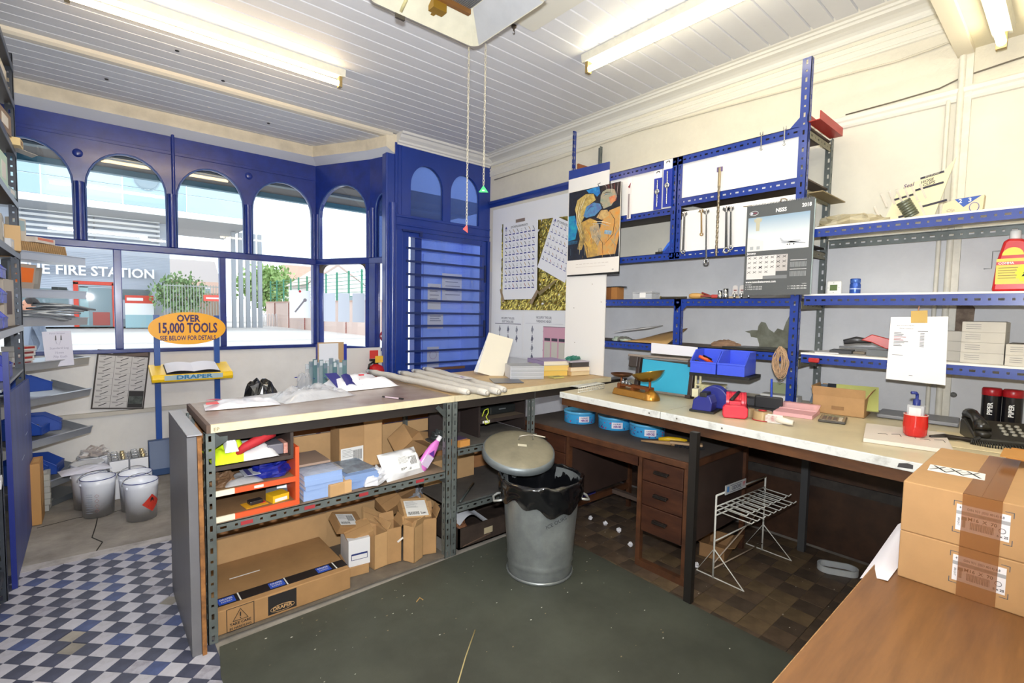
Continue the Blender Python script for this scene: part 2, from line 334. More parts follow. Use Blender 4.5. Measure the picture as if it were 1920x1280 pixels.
# ------------------------------------------------------------------ shopfront windows
def arch_pts(u0, u1, zs, zt, n=14):
    c, a, b = (u0+u1)/2, (u1-u0)/2, zt-zs
    return [(c-a*math.cos(math.pi*k/n), zs+b*math.sin(math.pi*k/n)) for k in range(n+1)]
def arch_panel(mb, U0, U1, z0, z1, ops, t, mt, zs, zt, M):
    """a board from U0..U1, z0..z1 with arched openings (u0,u1) that stand on z0"""
    def slab(poly): mb.prism(poly, 0, t, mt, M)
    u = U0
    for (a, b) in ops:
        slab([(u, z0), (a, z0), (a, z1), (u, z1)])
        pts = arch_pts(a, b, zs, zt)
        for k in range(len(pts)-1):
            (x0, y0), (x1, y1) = pts[k], pts[k+1]; slab([(x0, y0), (x1, y1), (x1, z1), (x0, z1)])
        u = b
    slab([(u, z0), (U1, z0), (U1, z1), (u, z1)])
def window(name, p0, p1, arches, lowers, zsill=1.10, ztr=2.0, ztop=3.1, zs=2.53, zt=2.855, zarch=2.06, frosted=False, corner=0):
    L = (Vector(p1)-Vector(p0)).length; M = frame((p0[0], p0[1], 0), (p1[0]-p0[0], p1[1]-p0[1], 0), (0, 0, 1))
    w_ = thing(name, None, None, M=M); w_['kind'] = 'structure'
    mb = MB(); arch_panel(mb, 0, L, zarch, ztop, arches, .05, BLUEF, zs, zt, Matrix.Translation((0, 0, -.05))); mb.build('arch_panel', None, w_)
    mb = MB()
    for (a, b) in arches:
        pts = [(a, zarch)]+arch_pts(a, b, zs, zt)+[(b, zarch)]
        mb.tube([(x, y, 0) for x, y in pts], .008, 6, closed=True)
    mb.build('arch_bead', mat('3c5690', .3), w_)
    MB().box(0, L, ztr-.005, zarch, -.06, .02).build('transom', BLUEF, w_, bevel=.008)
    MB().box(0, L, zsill-.035, zsill, -.06, .03).build('sill', BLUEF, w_, bevel=.005)
    edges = [0]+[x for ab in lowers for x in ab]+[L]
    for k in range(0, len(edges), 2):
        a, b = edges[k], edges[k+1]
        MB().box(a, b, zsill, ztr, -.06, .015).build('mullion', BLUEF, w_, bevel=.006)
    edges = [0]+[x for ab in arches for x in ab]+[L]
    for k in range(0, len(edges), 2):
        a, b = edges[k], edges[k+1]
        if b-a > .02: MB().cyl(((a+b)/2, zarch, 0), ((a+b)/2, zs+.03, 0), min(.036, (b-a)*.46), 10).build('mullion', BLUEF, w_)
    for (a, b) in arches:
        MB().prism([(a, zarch)]+arch_pts(a, b, zs, zt)+[(b, zarch)], -.03, -.026).build('pane', FROST if frosted else GLASS, w_)
    for (a, b) in lowers:
        MB().box(a, b, zsill, ztr, -.03, -.026).build('pane', GLASS, w_)
        if corner:
            for sx in (0, 1):
                pts = [(0, 0)]+[(corner*(1-math.sin(t)), -corner*(1-math.cos(t))) for t in [math.pi/2*k/6 for k in range(7)]]
                pl = [((a+x) if sx == 0 else (b-x), ztr-.005+y) for x, y in pts]
                MB().prism(pl, -.05, .01).build('corner_bracket', mat('4d4238', .6), w_)
    return w_
mu = [-1.36, -.70, -.037, .622, 1.279, 1.97]; hw = .042
w1 = window('window_1', (-1.25, 5.72), (1.97, 5.72), [(mu[k]+hw+1.25, mu[k+1]-hw+1.25) for k in range(1, 5)], [(-.60+1.25, .176+1.25), (.236+1.25, 1.01+1.25), (1.066+1.25, 1.93+1.25)])
w2 = window('window_2', (1.97, 5.72), (2.31, 5.05), [(.05, .71)], [(.06, .70)], corner=.09, zt=2.86)
w3 = window('window_3', (2.31, 5.05), (2.42, 4.69), [(.09, .30)], [(.10, .28)], frosted=True, zt=2.72, zs=2.55)
pl = MB()
for (x, z) in ((-.04, 2.80), (1.29, 2.86)): pl.lathe([(0, .014), (.02, .014), (.032, .006), (.036, 0)], 16, M=Matrix.Translation((x+1.25, z, 0)))
pl.build('round_boss', BLUEF, w1)
MB().cyl((.64+1.25, 2.3, .012), (.64+1.25, 3.2, .012), .014, 10).build('post_rod', BLUEF, w1)
# fascia band highlight moulding
MB().box(0, 3.22, 2.93, 2.96, -.002, .006).build('fascia_bead', BLUEF, w1, bevel=.003)
# stall riser
RISER = mat('f0eeec', .55, var=.07, scale=3)
wf = MB().box(-1.25, 1.99, 5.735, 5.80, -.1, 1.07).build('wall_front', RISER, kind='structure')
MB().box(-1.25, 1.97, 5.725, 5.74, .54, 1.065).build('riser_panel', RISER, wf); MB().box(-1.25, 1.97, 5.70, 5.74, .50, .535).build('riser_batten', mat('cfcac0', .6), wf)
for a, b in (((1.97, 5.73), (2.31, 5.06)), ((2.31, 5.06), (2.42, 4.70))):
    M = frame((a[0], a[1], 0), (b[0]-a[0], b[1]-a[1], 0), (0, 0, 1)); MB().box(0, (Vector(b)-Vector(a)).length, 0, 1.07, -.06, 0, M=M).build('riser_panel', RISER, wf)
# bay soffit
sf = MB(); SOF = mat('dfe3ea', .5); CRS = mat('ded3bd', .6, var=.15, scale=6)
ins = [(-1.25, 5.60), (1.90, 5.60), (2.235, 4.99), (2.33, 4.71)]; outs = [(-1.25, 5.74), (1.99, 5.74), (2.33, 5.06), (2.44, 4.70)]
for k in range(3):
    a, b, c, d = ins[k], ins[k+1], outs[k+1], outs[k]
    sf.quad([(*a, 3.16), (*b, 3.16), (*b, 3.29), (*a, 3.29)], CRS); sf.quad([(*d, 3.095), (*c, 3.095), (*b, 3.16), (*a, 3.16)], SOF)
sf.quad([(2.33, 4.71, 3.16), (2.44, 4.70, 3.095), (2.44, 4.70, 3.3), (2.33, 4.71, 3.3)], CRS)
sf.build('trim_6', None, None, kind='structure')
MB().prism([(4.70, 3.32), (4.70, 3.285), (4.72, 3.27), (4.77, 3.268), (4.79, 3.285), (4.79, 3.32)], -1.25, 2.40, M=frame((0, 0, 0), (0, 1, 0), (0, 0, 1))).build('trim_7', mat('ded6c6', .55), kind='structure')
# ------------------------------------------------------------------ door wall
dw = thing('door_1', None, None, M=on_front(2.42, 4.69, 0)); dw['kind'] = 'structure'
W = 1.24
mb = MB(); arch_panel(mb, 0, W, 2.50, 3.22, [(.18, .58), (.68, 1.08)], .05, BLUE, 2.82, 3.05, Matrix.Translation((0, 0, -.05))); mb.build('arch_panel', None, dw)
for a, b in ((.18, .58), (.68, 1.08)): MB().prism([(a, 2.5)]+arch_pts(a, b, 2.82, 3.05)+[(b, 2.5)], -.03, -.024).build('pane', FROST, dw)
MB().box(0, W, 2.34, 2.50, -.05, .0).build('header', BLUE, dw); MB().box(0, W, 2.47, 2.49, 0, .012).box(0, W, 2.385, 2.40, 0, .012).build('header_bead', BLUE, dw, bevel=.004)
MB().box(0, .08, 0, 2.34, -.06, .02).build('jamb', BLUE, dw, bevel=.006); MB().box(1.20, W, 0, 2.34, -.06, .02).build('jamb', BLUE, dw, bevel=.006)
for a in (0.03, .07): MB().box(a, a+.012, 2.5, 3.2, 0, .008).build('jamb_bead', BLUE, dw)
MB().box(-.10, 0, 0, 3.1, -.10, .0).build('corner_post', BLUE, dw, bevel=.012); MB().cyl((-.03, 0, .01), (-.03, 2.6, .01), .035, 12).build('corner_column', BLUE, dw)
lf = MB(); lf.box(.085, .16, .02, 2.335, -.045, 0); lf.box(1.13, 1.195, .02, 2.335, -.045, 0); lf.box(.16, 1.13, 2.28, 2.335, -.045, 0); lf.box(.16, 1.13, .02, .87, -.045, 0)
lf.build('leaf', BLUE, dw, bevel=.004); MB().box(.16, 1.13, .87, 2.28, -.026, -.02).build('pane', GLASS, dw)
BARB = mat('1d2f66', .4)
for k in range(10): MB().box(.13, 1.16, 2.16-.137*k-.011, 2.16-.137*k+.011, .002, .012).build('security_bar', BARB, dw)
MB().box(.07, .30, 2.325, 2.345, 0, .035).box(.28, .31, 2.29, 2.345, 0, .03).build('door_closer_arm', mat('1a2c6a', .4), dw)
MB().box(1.165, 1.185, 1.85, 2.05, 0, .015).box(1.165, 1.185, 1.2, 1.4, 0, .015).build('hinge', mat('1a2350', .4), dw)
MB().box(.45, .9, .84, .868, 0, .006).build('kick_strip', mat('6b4a33', .5), dw)
MB().prism([(4.71, 3.2), (4.68, 3.2), (4.675, 3.215), (4.66, 3.222), (4.655, 3.24), (4.62, 3.262), (4.60, 3.285), (4.575, 3.29), (4.56, 3.32), (4.71, 3.32)], 2.44, XW-.02, M=frame((0, 0, 0), (0, 1, 0), (0, 0, 1))).build('trim_8', mat('e0dfdc', .55), kind='structure')
MB().box(2.35, 3.8, 4.74, 4.8, 3.22, 3.5).build('wall_door', WHITE, kind='structure')
# porch behind the door
BLP = mat('86a8ff', .35, var=.1, scale=4, coat=.3)
po = MB().box(3.06, 3.72, 5.32, 5.36, -.1, 2.55).build('door_2', BLP, kind='structure')
MB().box(3.12, 3.16, 5.30, 5.32, .2, 2.2).build('door_bead', BLP, po); MB().prism([(3.13, .62), (3.7, .42), (3.7, .45), (3.13, .65)], 0, .02, M=frame((0, 5.32, 0), (1, 0, 0), (0, 0, 1))).build('door_brace', mat('2c50b8', .4), po)
MB().box(2.97, 3.06, 5.25, 5.36, -.1, 2.6).build('trim_9', mat('24408f', .4), kind='structure')
MB().box(3.06, 3.75, 5.30, 5.42, 2.5, 2.6).build('trim_10', mat('4a68c0', .4), kind='structure')
MB().box(3.70, 3.80, 4.75, 5.40, -.1, 2.5).build('wall_porch', BLP, kind='structure')
def notice(x0, x1, z0, z1, y, label, lines=5, col='c9cdd8', extra=None):
    t = thing('notice', label, 'notice', M=on_front(x0, y, z0)); W_, H_ = x1-x0, z1-z0
    MB().box(0, W_, 0, H_, 0, .0015).build('paper', mat(col, .7), t); pr = MB(); ink = mat('8a8fa5', .7)
    for k in range(lines): zz = H_*(.86-.15*k); pr.rect(W_*.15, W_*(.85-.1*(k % 2)), zz-.006, zz+.006, .0022, ink)
    if extra: extra(pr, W_, H_)
    pr.build('print', None, t); return t
notice(3.40, 3.72, 1.62, 1.98, 5.318, 'pale notice at the top right of the blue porch door')
notice(3.19, 3.38, 1.52, 1.84, 5.318, 'pale notice in the middle of the blue porch door', 4)
notice(3.19, 3.42, 1.28, 1.46, 5.318, 'low wide notice under the two upper porch notices', 3)
def ring(pr, W_, H_): pr.lathe([(W_*.26, .003), (W_*.33, .003)], 24, mat('b9b0c4', .7), Matrix.Translation((W_*.5, H_*.62, 0)), False)
notice(3.19, 3.36, .78, 1.05, 5.318, 'small notice with a ring symbol low on the porch door', 0, extra=ring)
# ================================================================== OUTSIDE
MB().box(-40, 60, 5.8, 95, -.25, -.12).build('ground', mat('c9c6c2', .8, var=.06, scale=.5), kind='structure')
MB().box(-40, 60, 26, 36, -.12, -.05).build('pavement', mat('d6d2cc', .8), kind='structure')
ca = MB().box(-1.6, 4.4, 5.85, 6.86, 2.95, 3.08).build('canopy_slab', mat('4c4a48', .7), None, label='dark shop canopy over the pavement outside the arched windows', cat='canopy')
MB().box(-1.6, 4.4, 6.80, 6.88, 2.89, 3.0).build('canopy_fascia', mat('3f6f80', .5), ca); MB().box(-1.6, 4.4, 6.2, 6.3, 2.92, 2.95).build('canopy_batten', mat('5a6b72', .6), ca)
fs = thing('fire_station', 'pale modern fire station with white louvres and red door across the road', 'building', (0, 44, 0))
CLAD = mat('c2cad6', .6); PALE = mat('bcd6dc', .55); WH = mat('f2f4f5', .6)
bx('wall', CLAD, fs, -14, 4.6, 0, 6, 0, 7.6)
for k in range(22): bx('cladding_rib', CLAD, fs, -3.4, 4.6, -.06, 0, 2.65+.11*k, 2.70+.11*k)
bx('overhang', mat('a5a8ac', .6), fs, -14, 9.2, -4, 6, 7.45, 7.6); bx('overhang_band', WH, fs, -14, 9.2, -4.08, -4, 7.45, 7.85)
for i, (a, b) in enumerate(((-9, -5.5), (-5.5, -1.95), (-1.95, 1.8), (1.8, 5.2), (5.2, 9.2))):
    for (c, d) in ((7.9, 9.0), (9.04, 10.4), (10.44, 14)): bx('facade_panel', PALE if (i+int(c)) % 2 else mat('a7c3ce', .5), fs, a+.03, b-.03, -4.06, -3.9, c, d)
MB().lathe([(.0, .02), (.55, .02), (.6, 0)], 28, M=frame((3.04, -4.07, 9.6), (1, 0, 0), (0, 0, 1))).lathe([(.62, .03), (.68, .03)], 28, M=frame((3.04, -4.07, 9.6), (1, 0, 0), (0, 0, 1)), mt=mat('8fa3ad', .5)).build('round_emblem', mat('dfe9ea', .5), fs)
for k in range(6): bx('louvre', WH, fs, -9 if k < 2 else -3.2, 4.0, -.5, -.2, 5.75+.33*k, 5.90+.33*k)
for x in (-3.1, .4, 3.9): bx('louvre_post', mat('9aa0a8', .5), fs, x-.05, x+.05, -.2, -.05, 5.5, 7.5)
RED = mat('d8402c', .5, emit=.0)
bx('door_frame', RED, fs, -.75, -.5, -.1, 0, 0, 3.0); bx('door_frame', RED, fs, 1.25, 1.5, -.1, 0, 0, 3.0); bx('door_frame', RED, fs, -.75, 1.5, -.1, 0, 2.85, 3.07)
bx('door_glass', mat('7d949c', .15), fs, -.5, 1.25, -.03, .0, 0, 2.85); bx('door_leaf', mat('8fb0b5', .2), fs, -.45, .0, -.06, -.03, .1, 2.7); bx('door_step_red', mat('a8504a', .5), fs, .2, 1.1, -.07, -.04, .1, 1.0)
bx('side_window', mat('5d7076', .2), fs, 1.8, 3.4, -.08, 0, 1.9, 2.6); bx('side_window', mat('6f848a', .2), fs, -3.4, -1.0, -.08, 0, 1.1, 2.5); bx('window_band', WH, fs, -3.5, -.9, -.1, 0, .4, 1.0)
bx('base', mat('8d9aa3', .6), fs, 1.6, 3.6, -.1, 0, .0, .55)
text_geo(MB(), 'THE FIRE STATION', .9, frame((.15, -.35, 3.72), (1, 0, 0), (0, 0, 1)), mat('ffffff', .5), bold=.018, sx=.93, depth=.06).build('lettering', None, fs)
for x in (8.75, 9.25, 9.75, 10.2, 10.65):
    MB().box(-.14, .14, -.14, .14, -.15, 7.4).build('grey_column', mat('a3a9b0', .5), label='grey steel column holding up the fire station overhang', cat='column', group='columns under the overhang').location = (x, 44, 0)
tp = thing('totem_sign', 'red and white sign panel beside the red fire station door', 'sign', (1.9, 43, -.05)); bx('red_panel', RED, tp, 0, 1.6, 0, .1, 1.7, 2.25); bx('white_panel', WH, tp, 0, 1.6, 0, .1, .9, 1.7); bx('low_panel', mat('9fc4cc', .5), tp, 0, 1.6, 0, .1, 0, .9); bx('white_bar', WH, tp, .1, 1.0, -.02, 0, 1.88, 2.08)
rs = thing('fence_sign', 'small red sign fixed to the railings outside', 'sign', (6.0, 39.52, 0)); bx('plate', mat('e4564a', .5), rs, 0, 1.1, 0, .04, 1.9, 2.32); bx('white_lines', WH, rs, .15, .95, -.01, 0, 2.05, 2.15)
fn = thing('railing_fence', 'tall grey vertical bar railings beside the fire station', 'fence', (3.8, 39.6, 0))
b0 = None
for k in range(22):
    if b0 is None: b0 = MB().box(-.02, .02, -.02, .02, -.1, 3.0).build('bar', mat('9aa09c', .5), fn); o = b0
    else: o = bpy.data.objects.new('bar', b0.data); C.objects.link(o); o.parent = fn
    o.location = (k*.165, 0, 0)
for z in (.3, 2.85): bx('rail', mat('9aa09c', .5), fn, 0, 3.5, -.03, .03, z, z+.06)
def bush(name, label, cat, loc, r, n, cols, sq=(1, 1, 1), trunk=True, group=None):
    t = thing(name, label, cat, loc, group=group); mb = MB(); ms = [mat(c, .8) for c in cols]
    for k in range(n):
        d = Vector((random.gauss(0, 1), random.gauss(0, 1), random.gauss(0, 1))).normalized()*r*random.uniform(.55, 1)*(1+.25*math.sin(7*k))
        d = Vector((d.x*sq[0], d.y*sq[1], d.z*sq[2])); s_ = r*random.uniform(.07, .14)
        M = Matrix.Translation(d+Vector((0, 0, r*sq[2]))) @ Euler((random.uniform(0, 6), random.uniform(0, 6), random.uniform(0, 6))).to_matrix().to_4x4()
        mb.quad([(-s_, 0, 0), (0, -s_*.6, 0), (s_, 0, 0), (0, s_*.6, s_*.2)], ms[k % len(ms)], M)
    mb.build('foliage', None, t, kind='stuff')
    if trunk: MB().cyl((0, 0, -.1), (0, 0, r*sq[2]), r*.08, 8, r*.04).build('trunk', mat('5a4a3a', .9), t)
    return t
GR = ['7fa06a', '93b37c', '6b8c58']
bush('ivy_bush', 'large green bush behind the grey railings', 'bush', (5.0, 42, 1.0), 1.35, 1500, GR, (1.2, .6, 1))
bush('street_tree', 'bright green tree behind the grey steel columns', 'tree', (15.2, 60, 1.5), 2.6, 1800, ['93b36b', 'a7c480', '7d9d58'], (1.1, .8, .9))
bx('garden_fence', mat('c3a58f', .8), None, 4.7, 8.6, 46.4, 46.5, -.1, 2.6, label='brown board fence behind the grey railings', cat='fence')
def house(name, label, x, y, w_, d_, h_, rh, wall, roof, axis='x', wins=()):
    t = thing(name, label, 'house', (x, y, -.1)); bx('wall', mat(wall, .7), t, 0, w_, 0, d_, 0, h_)
    if axis == 'x': MB().prism([(0, h_), (d_, h_), (d_/2, h_+rh)], -.2, w_+.2, M=frame((0, 0, 0), (0, 1, 0), (0, 0, 1))).build('roof', mat(roof, .8), t)
    else:
        MB().prism([(0, h_), (w_, h_), (w_/2, h_+rh)], 0, d_, M=frame((0, d_, 0), (1, 0, 0), (0, 0, 1))).build('gable', mat(wall, .7), t)
        MB().prism([(-.3, h_-.1), (w_/2, h_+rh), (w_+.3, h_-.1), (w_/2, h_+rh+.25)], -.1, d_, M=frame((0, d_, 0), (1, 0, 0), (0, 0, 1))).build('roof', mat(roof, .8), t)
    for (a, b, c, d) in wins:
        p = bx('window', mat('eef0f0', .5), t, a, b, -.06, 0, c, d); bx('window_pane', mat('8fa0a0', .2), p, a+.1, b-.1, -.08, -.06, c+.1, d-.1)
    return t
house('brick_house', 'reddish house with grey hipped roof behind the bush', 6.2, 60, 4.3, 6, 4.2, 2.4, 'd9b7a5', 'b3aaa6', 'x', ((2.9, 3.6, 2.6, 3.6),))
house('white_house', 'white gabled house beyond the brick wall', 15.2, 46, 5.4, 6, 3.9, 1.7, 'f0ece6', 'c9b3a6', 'y', ((1.2, 2.0, 2.0, 3.0), (3.4, 4.2, 2.0, 3.0)))
house('terrace_house', 'white house with tan roof behind the green fence', 18.5, 62, 7, 6, 4.4, 2.6, 'f1ede8', 'c8a893', 'x', ((1, 2, 2.4, 3.6),))
BR = bpy.data.materials.new('brick'); BR.use_nodes = True; _n = BR.node_tree; _b = _n.nodes.new('ShaderNodeTexBrick'); _c = _n.nodes.new('ShaderNodeTexCoord')
_mp = _n.nodes.new('ShaderNodeMapping'); _mp.inputs['Rotation'].default_value = (R(90), 0, R(90)); _n.links.new(_c.outputs['Object'], _mp.inputs[0]); _n.links.new(_mp.outputs[0], _b.inputs['Vector'])
_b.inputs['Color1'].default_value = (*lin('a04a3c'), 1); _b.inputs['Color2'].default_value = (*lin('8a3e34'), 1); _b.inputs['Mortar'].default_value = (*lin('d8c0b4'), 1); _b.inputs['Scale'].default_value = 3.2
_n.links.new(_b.outputs['Color'], _n.nodes['Principled BSDF'].inputs['Base Color'])
bwll = thing('brick_boundary_wall', 'red brick boundary wall running along the side street', 'wall', (12.6, 26, -.12)); MB().box(0, .25, 0, 24, 0, 2.1).build('brickwork', BR, bwll); bx('coping', mat('c4a090', .8), bwll, -.04, .29, 0, 24, 2.1, 2.2)
for k in range(6): bx('pier', BR, bwll, -.08, .33, 1+4*k, 1.5+4*k, 0, 2.1)
gf = thing('green_mesh_fence', 'green metal fence standing above the brick wall', 'fence', (12.75, 27, 2.082)); GF = mat('3f8f70', .5)
for k in range(12): bx('post', GF, gf, -.05, .05, 2*k-.05, 2*k+.05, 0, 1.9)
for k in range(7): bx('wire', GF, gf, -.012, .012, 0, 22, .25+.25*k, .28+.25*k)
bk = thing('bike_rack', 'pale metal hoop bike rack by the columns outside', 'bike rack', (11.3, 46, -.1))
for k in range(5):
    a = []
    for j in range(13): t_ = math.pi*j/12; a.append((.27*k, -.3*math.cos(t_), .75+.35*math.sin(t_)))
    MB().tube([(.27*k, -.3, 0)]+a+[(.27*k, .3, 0)], .03, 6).build('hoop', mat('d9dadb', .4), bk)
# sheets taped to the window glass
PAPER = PAPER_T
def win_sheet(M, W_, H_, label, deco=None):
    t = thing('window_poster', label, 'poster', M=M); MB().rect(0, W_, 0, H_, 0).build('paper', PAPER, t)
    if deco: d = MB(); deco(d); d.build('print', None, t)
def spanner(d):
    g_ = mat('9a9aa6', .6); d.prism([(.05, .07), (.065, .06), (.165, .19), (.15, .20)], .0016, .002, g_); d.lathe([(0, .0022), (.02, .0022)], 12, g_, Matrix.Translation((.165, .2, 0)), False)
    d.lathe([(0, .004), (.014, .004)], 12, mat('d83a4a', .5), Matrix.Translation((.11, .295, 0)), False)
win_sheet(on_front(1.675, 5.70, 1.395), .225, .305, 'white poster with a grey spanner on the lower window', spanner)
M2 = w2.matrix_world if False else frame((1.97, 5.72, 0), (.34, -.67, 0), (0, 0, 1))
for k, (u, wd) in enumerate(((.09, .17), (.30, .16), (.50, .17))): win_sheet(M2 @ Matrix.Translation((u, 1.36, -.02)), wd, .32, ['first of three blank sheets on the angled bay window', 'middle one of three blank sheets on the angled bay window', 'last of three blank sheets, beside the narrow window'][k])
M3 = frame((2.31, 5.05, 0), (.11, -.36, 0), (0, 0, 1)); t = thing('round_sticker', 'round red sticker low on the narrow window', 'sticker', M=M3 @ Matrix.Translation((.19, 1.22, -.018)))
MB().lathe([(0, .002), (.055, .002), (.055, 0)], 24).build('disc', mat('d8414c', .5), t); MB().rect(-.04, .04, -.012, .012, .003).build('white_bar', mat('f0d0d0', .5), t)
# ================================================================== CEILING FITTINGS
def tube_light(label, M, L_, strength, col, gap=.075):
    t = thing('fluorescent_light', label, 'ceiling light', M=M, group=None)
    MB().prism([(-.045, 0), (.045, 0), (.036, -.05), (-.036, -.05)], -L_/2, L_/2, M=frame((0, 0, 0), (0, 1, 0), (0, 0, 1))).build('housing', mat('d5d2c4', .5, var=.1, scale=20), t)
    for s_ in (-1, 1): MB().box(s_*(L_/2-.03)-.012, s_*(L_/2-.03)+.012, -.02, .02, -.05-gap, -.05).build('end_cap', mat('8f7a4c', .5), t)
    m_ = bpy.data.materials.new('tube_glow'); m_.use_nodes = True; p = m_.node_tree.nodes['Principled BSDF']; p.inputs['Emission Color'].default_value = (*col, 1); p.inputs['Emission Strength'].default_value = strength; p.inputs['Base Color'].default_value = (.9, .9, .85, 1)
    MB().cyl((-L_/2+.04, 0, -.05-gap*.62), (L_/2-.04, 0, -.05-gap*.62), .0185, 14).build('tube', m_, t)
    return t
TS = 30; TC = (1, .80, .50)
tube_light('fluorescent tube light glowing above the arched windows', Matrix.Translation((.72, 3.79, 3.31)), 1.60, TS, (1, .74, .42))
tube_light('fluorescent tube light glowing above the shelving wall', Matrix.Translation((2.70, 1.62, 3.31)) @ Matrix.Rotation(R(90), 4, 'Z'), 1.55, TS*.85, (1, .88, .58))
tube_light('short stretch of fluorescent tube below the lowered ceiling at the edge', Matrix.Translation((2.72, .34, 2.975)), 1.55, TS*.5, (1, .9, .66))
# unseen tubes added as fill light, one above the frame, two behind the camera
tube_light('fluorescent tube light over the near end of the counter', Matrix.Translation((.30, 1.9, 3.31)), 1.55, TS*1.9, (1, .96, .88))
for k, (x, y) in enumerate(((.2, -.9), (1.6, -1.4))): tube_light(['fluorescent tube light on the back ceiling over the aisle', 'fluorescent tube light on the back ceiling by the wall'][k], Matrix.Translation((x, y, 2.975)), 1.55, TS*2.0, (1, .96, .88))
# gas heater hanging from the ceiling
ht = thing('gas_heater', 'cream gas radiant heater hanging from the ceiling', 'heater', (1.40, 2.08, 3.02))
HC = mat('d6d2bd', .4, var=.08, scale=10); HM = mat('c8cacd', .35, .25, var=.06)
def rr(w_, d_, r, n=5):
    o = []
    for cx, cy, a0 in ((w_-r, d_-r, 0), (-w_+r, d_-r, 90), (-w_+r, -d_+r, 180), (w_-r, -d_+r, 270)):
        for k in range(n+1): a = R(a0+90*k/n); o.append((cx+r*math.cos(a), cy+r*math.sin(a)))
    return o
o1, o2 = rr(.33, .30, .05), rr(.19, .155, .03); n = len(o1); hb = MB()
hb.add([(x, y, 0) for x, y in o1]+[(x, y, .10) for x, y in o2], [((i+1) % n, i, n+i, n+(i+1) % n) for i in range(n)], HC)
hb.add([(x, y, 0) for x, y in o1]+[(x*1.02, y*1.02, .02) for x, y in o1]+[(x*.7, y*.7, .22) for x, y in o1], [(i, (i+1) % n, n+(i+1) % n, n+i) for i in range(n)]+[(n+i, n+(i+1) % n, 2*n+(i+1) % n, 2*n+i) for i in range(n)]+[tuple(range(2*n, 3*n))], HC)
hb.build('reflector_hood', None, ht)
MB().add([(.325, -.30, .001), (.325, .26, .001), (.192, .135, .095), (.192, -.145, .095)], [(0, 1, 2, 3)]).build('polished_side', HM, ht)
em = MB(); em.box(-.19, .19, -.155, .155, .098, .103, mat('3f3c3a', .8))
for k in range(34): em.box(-.185+k*.011, -.180+k*.011, -.15, .15, .092, .098, mat('8d8d8c', .4, .5))
em.build('ceramic_grille', None, ht)
bt = MB(); bt.box(-.19, .19, .15, .175, .07, .10, mat('8a5f33', .5, .3)); bt.build('burner_bar', None, ht)
MB().box(-.03, .05, .17, .22, .03, .085).box(.0, .02, .2, .26, .035, .045).build('pilot_bracket', mat('a8822f', .4, .5), ht)
MB().tube([(-.14, .14, .09), (-.15, .2, .06), (-.15, .29, .01)], .009, 8).build('gas_pipe', mat('d8cf9c', .4), ht)
MB().box(-.17, -.12, .30, .315, -.02, .015).build('valve_box', mat('4a443a', .5), ht)
for sx in (-1, 1):
    for sy in (-1, 1): MB().cyl((.2*sx, .18*sy, .2), (.2*sx, .18*sy, .295), .006, 6).build('hanger', GREYST, ht)
def pull_chain(label, x, y, z0, z1, col, up):
    t = thing('pull_cord', label, 'pull chain', (x, y, z1)); mb = MB(); L_ = z0-z1; k = 0; z = .05
    while z < L_:
        a = [(0.0055*math.cos(q)*(k % 2), .0055*math.cos(q)*((k+1) % 2), .012*math.sin(q)) for q in [2*math.pi*j/8 for j in range(8)]]
        mb.tube(a, .0016, 4, closed=True, M=Matrix.Translation((0, 0, z))); z += .0185; k += 1
    mb.build('chain', mat('cfc8b4', .35, .4), t)
    d = frame((0, 0, 0), (_r2.x, _r2.y, 0), (0, 0, 1))
    if up: MB().prism([(-.028, 0), (.028, 0), (0, .04)], -.003, .003, M=d).build('tag', mat(col, .5), t); MB().rect(-.008, .006, .008, .014, .0035, M=d).build('tag_print', mat('d8f0e0', .6), t)
    else: MB().prism([(-.022, .02), (.004, .048), (.008, -.002)], -.003, .003, M=d).build('tag', mat(col, .5), t)
pull_chain('pull chain with a red tag hanging from the heater', 1.70, 2.40, 3.02, 1.965, 'd8382e', False)
pull_chain('pull chain with a green triangular tag hanging from the heater', 1.76, 2.32, 3.03, 2.195, '2fae63', True)
hk = thing('ceiling_hook', 'small dark hook screwed into the ceiling beside the heater', 'hook', (2.08, 2.45, ZC-.006)); MB().lathe([(0, 0), (.018, -.002), (.016, -.012), (.006, -.016), (.005, -.03), (0, -.03)], 12).build('plate', mat('4a4038', .4, .6), hk)
MB().tube([(0, 0, -.03), (.008, 0, -.036), (.008, 0, -.046), (0, 0, -.052), (-.008, 0, -.046)], .0025, 6).build('hook_ring', mat('4a4038', .4, .6), hk)
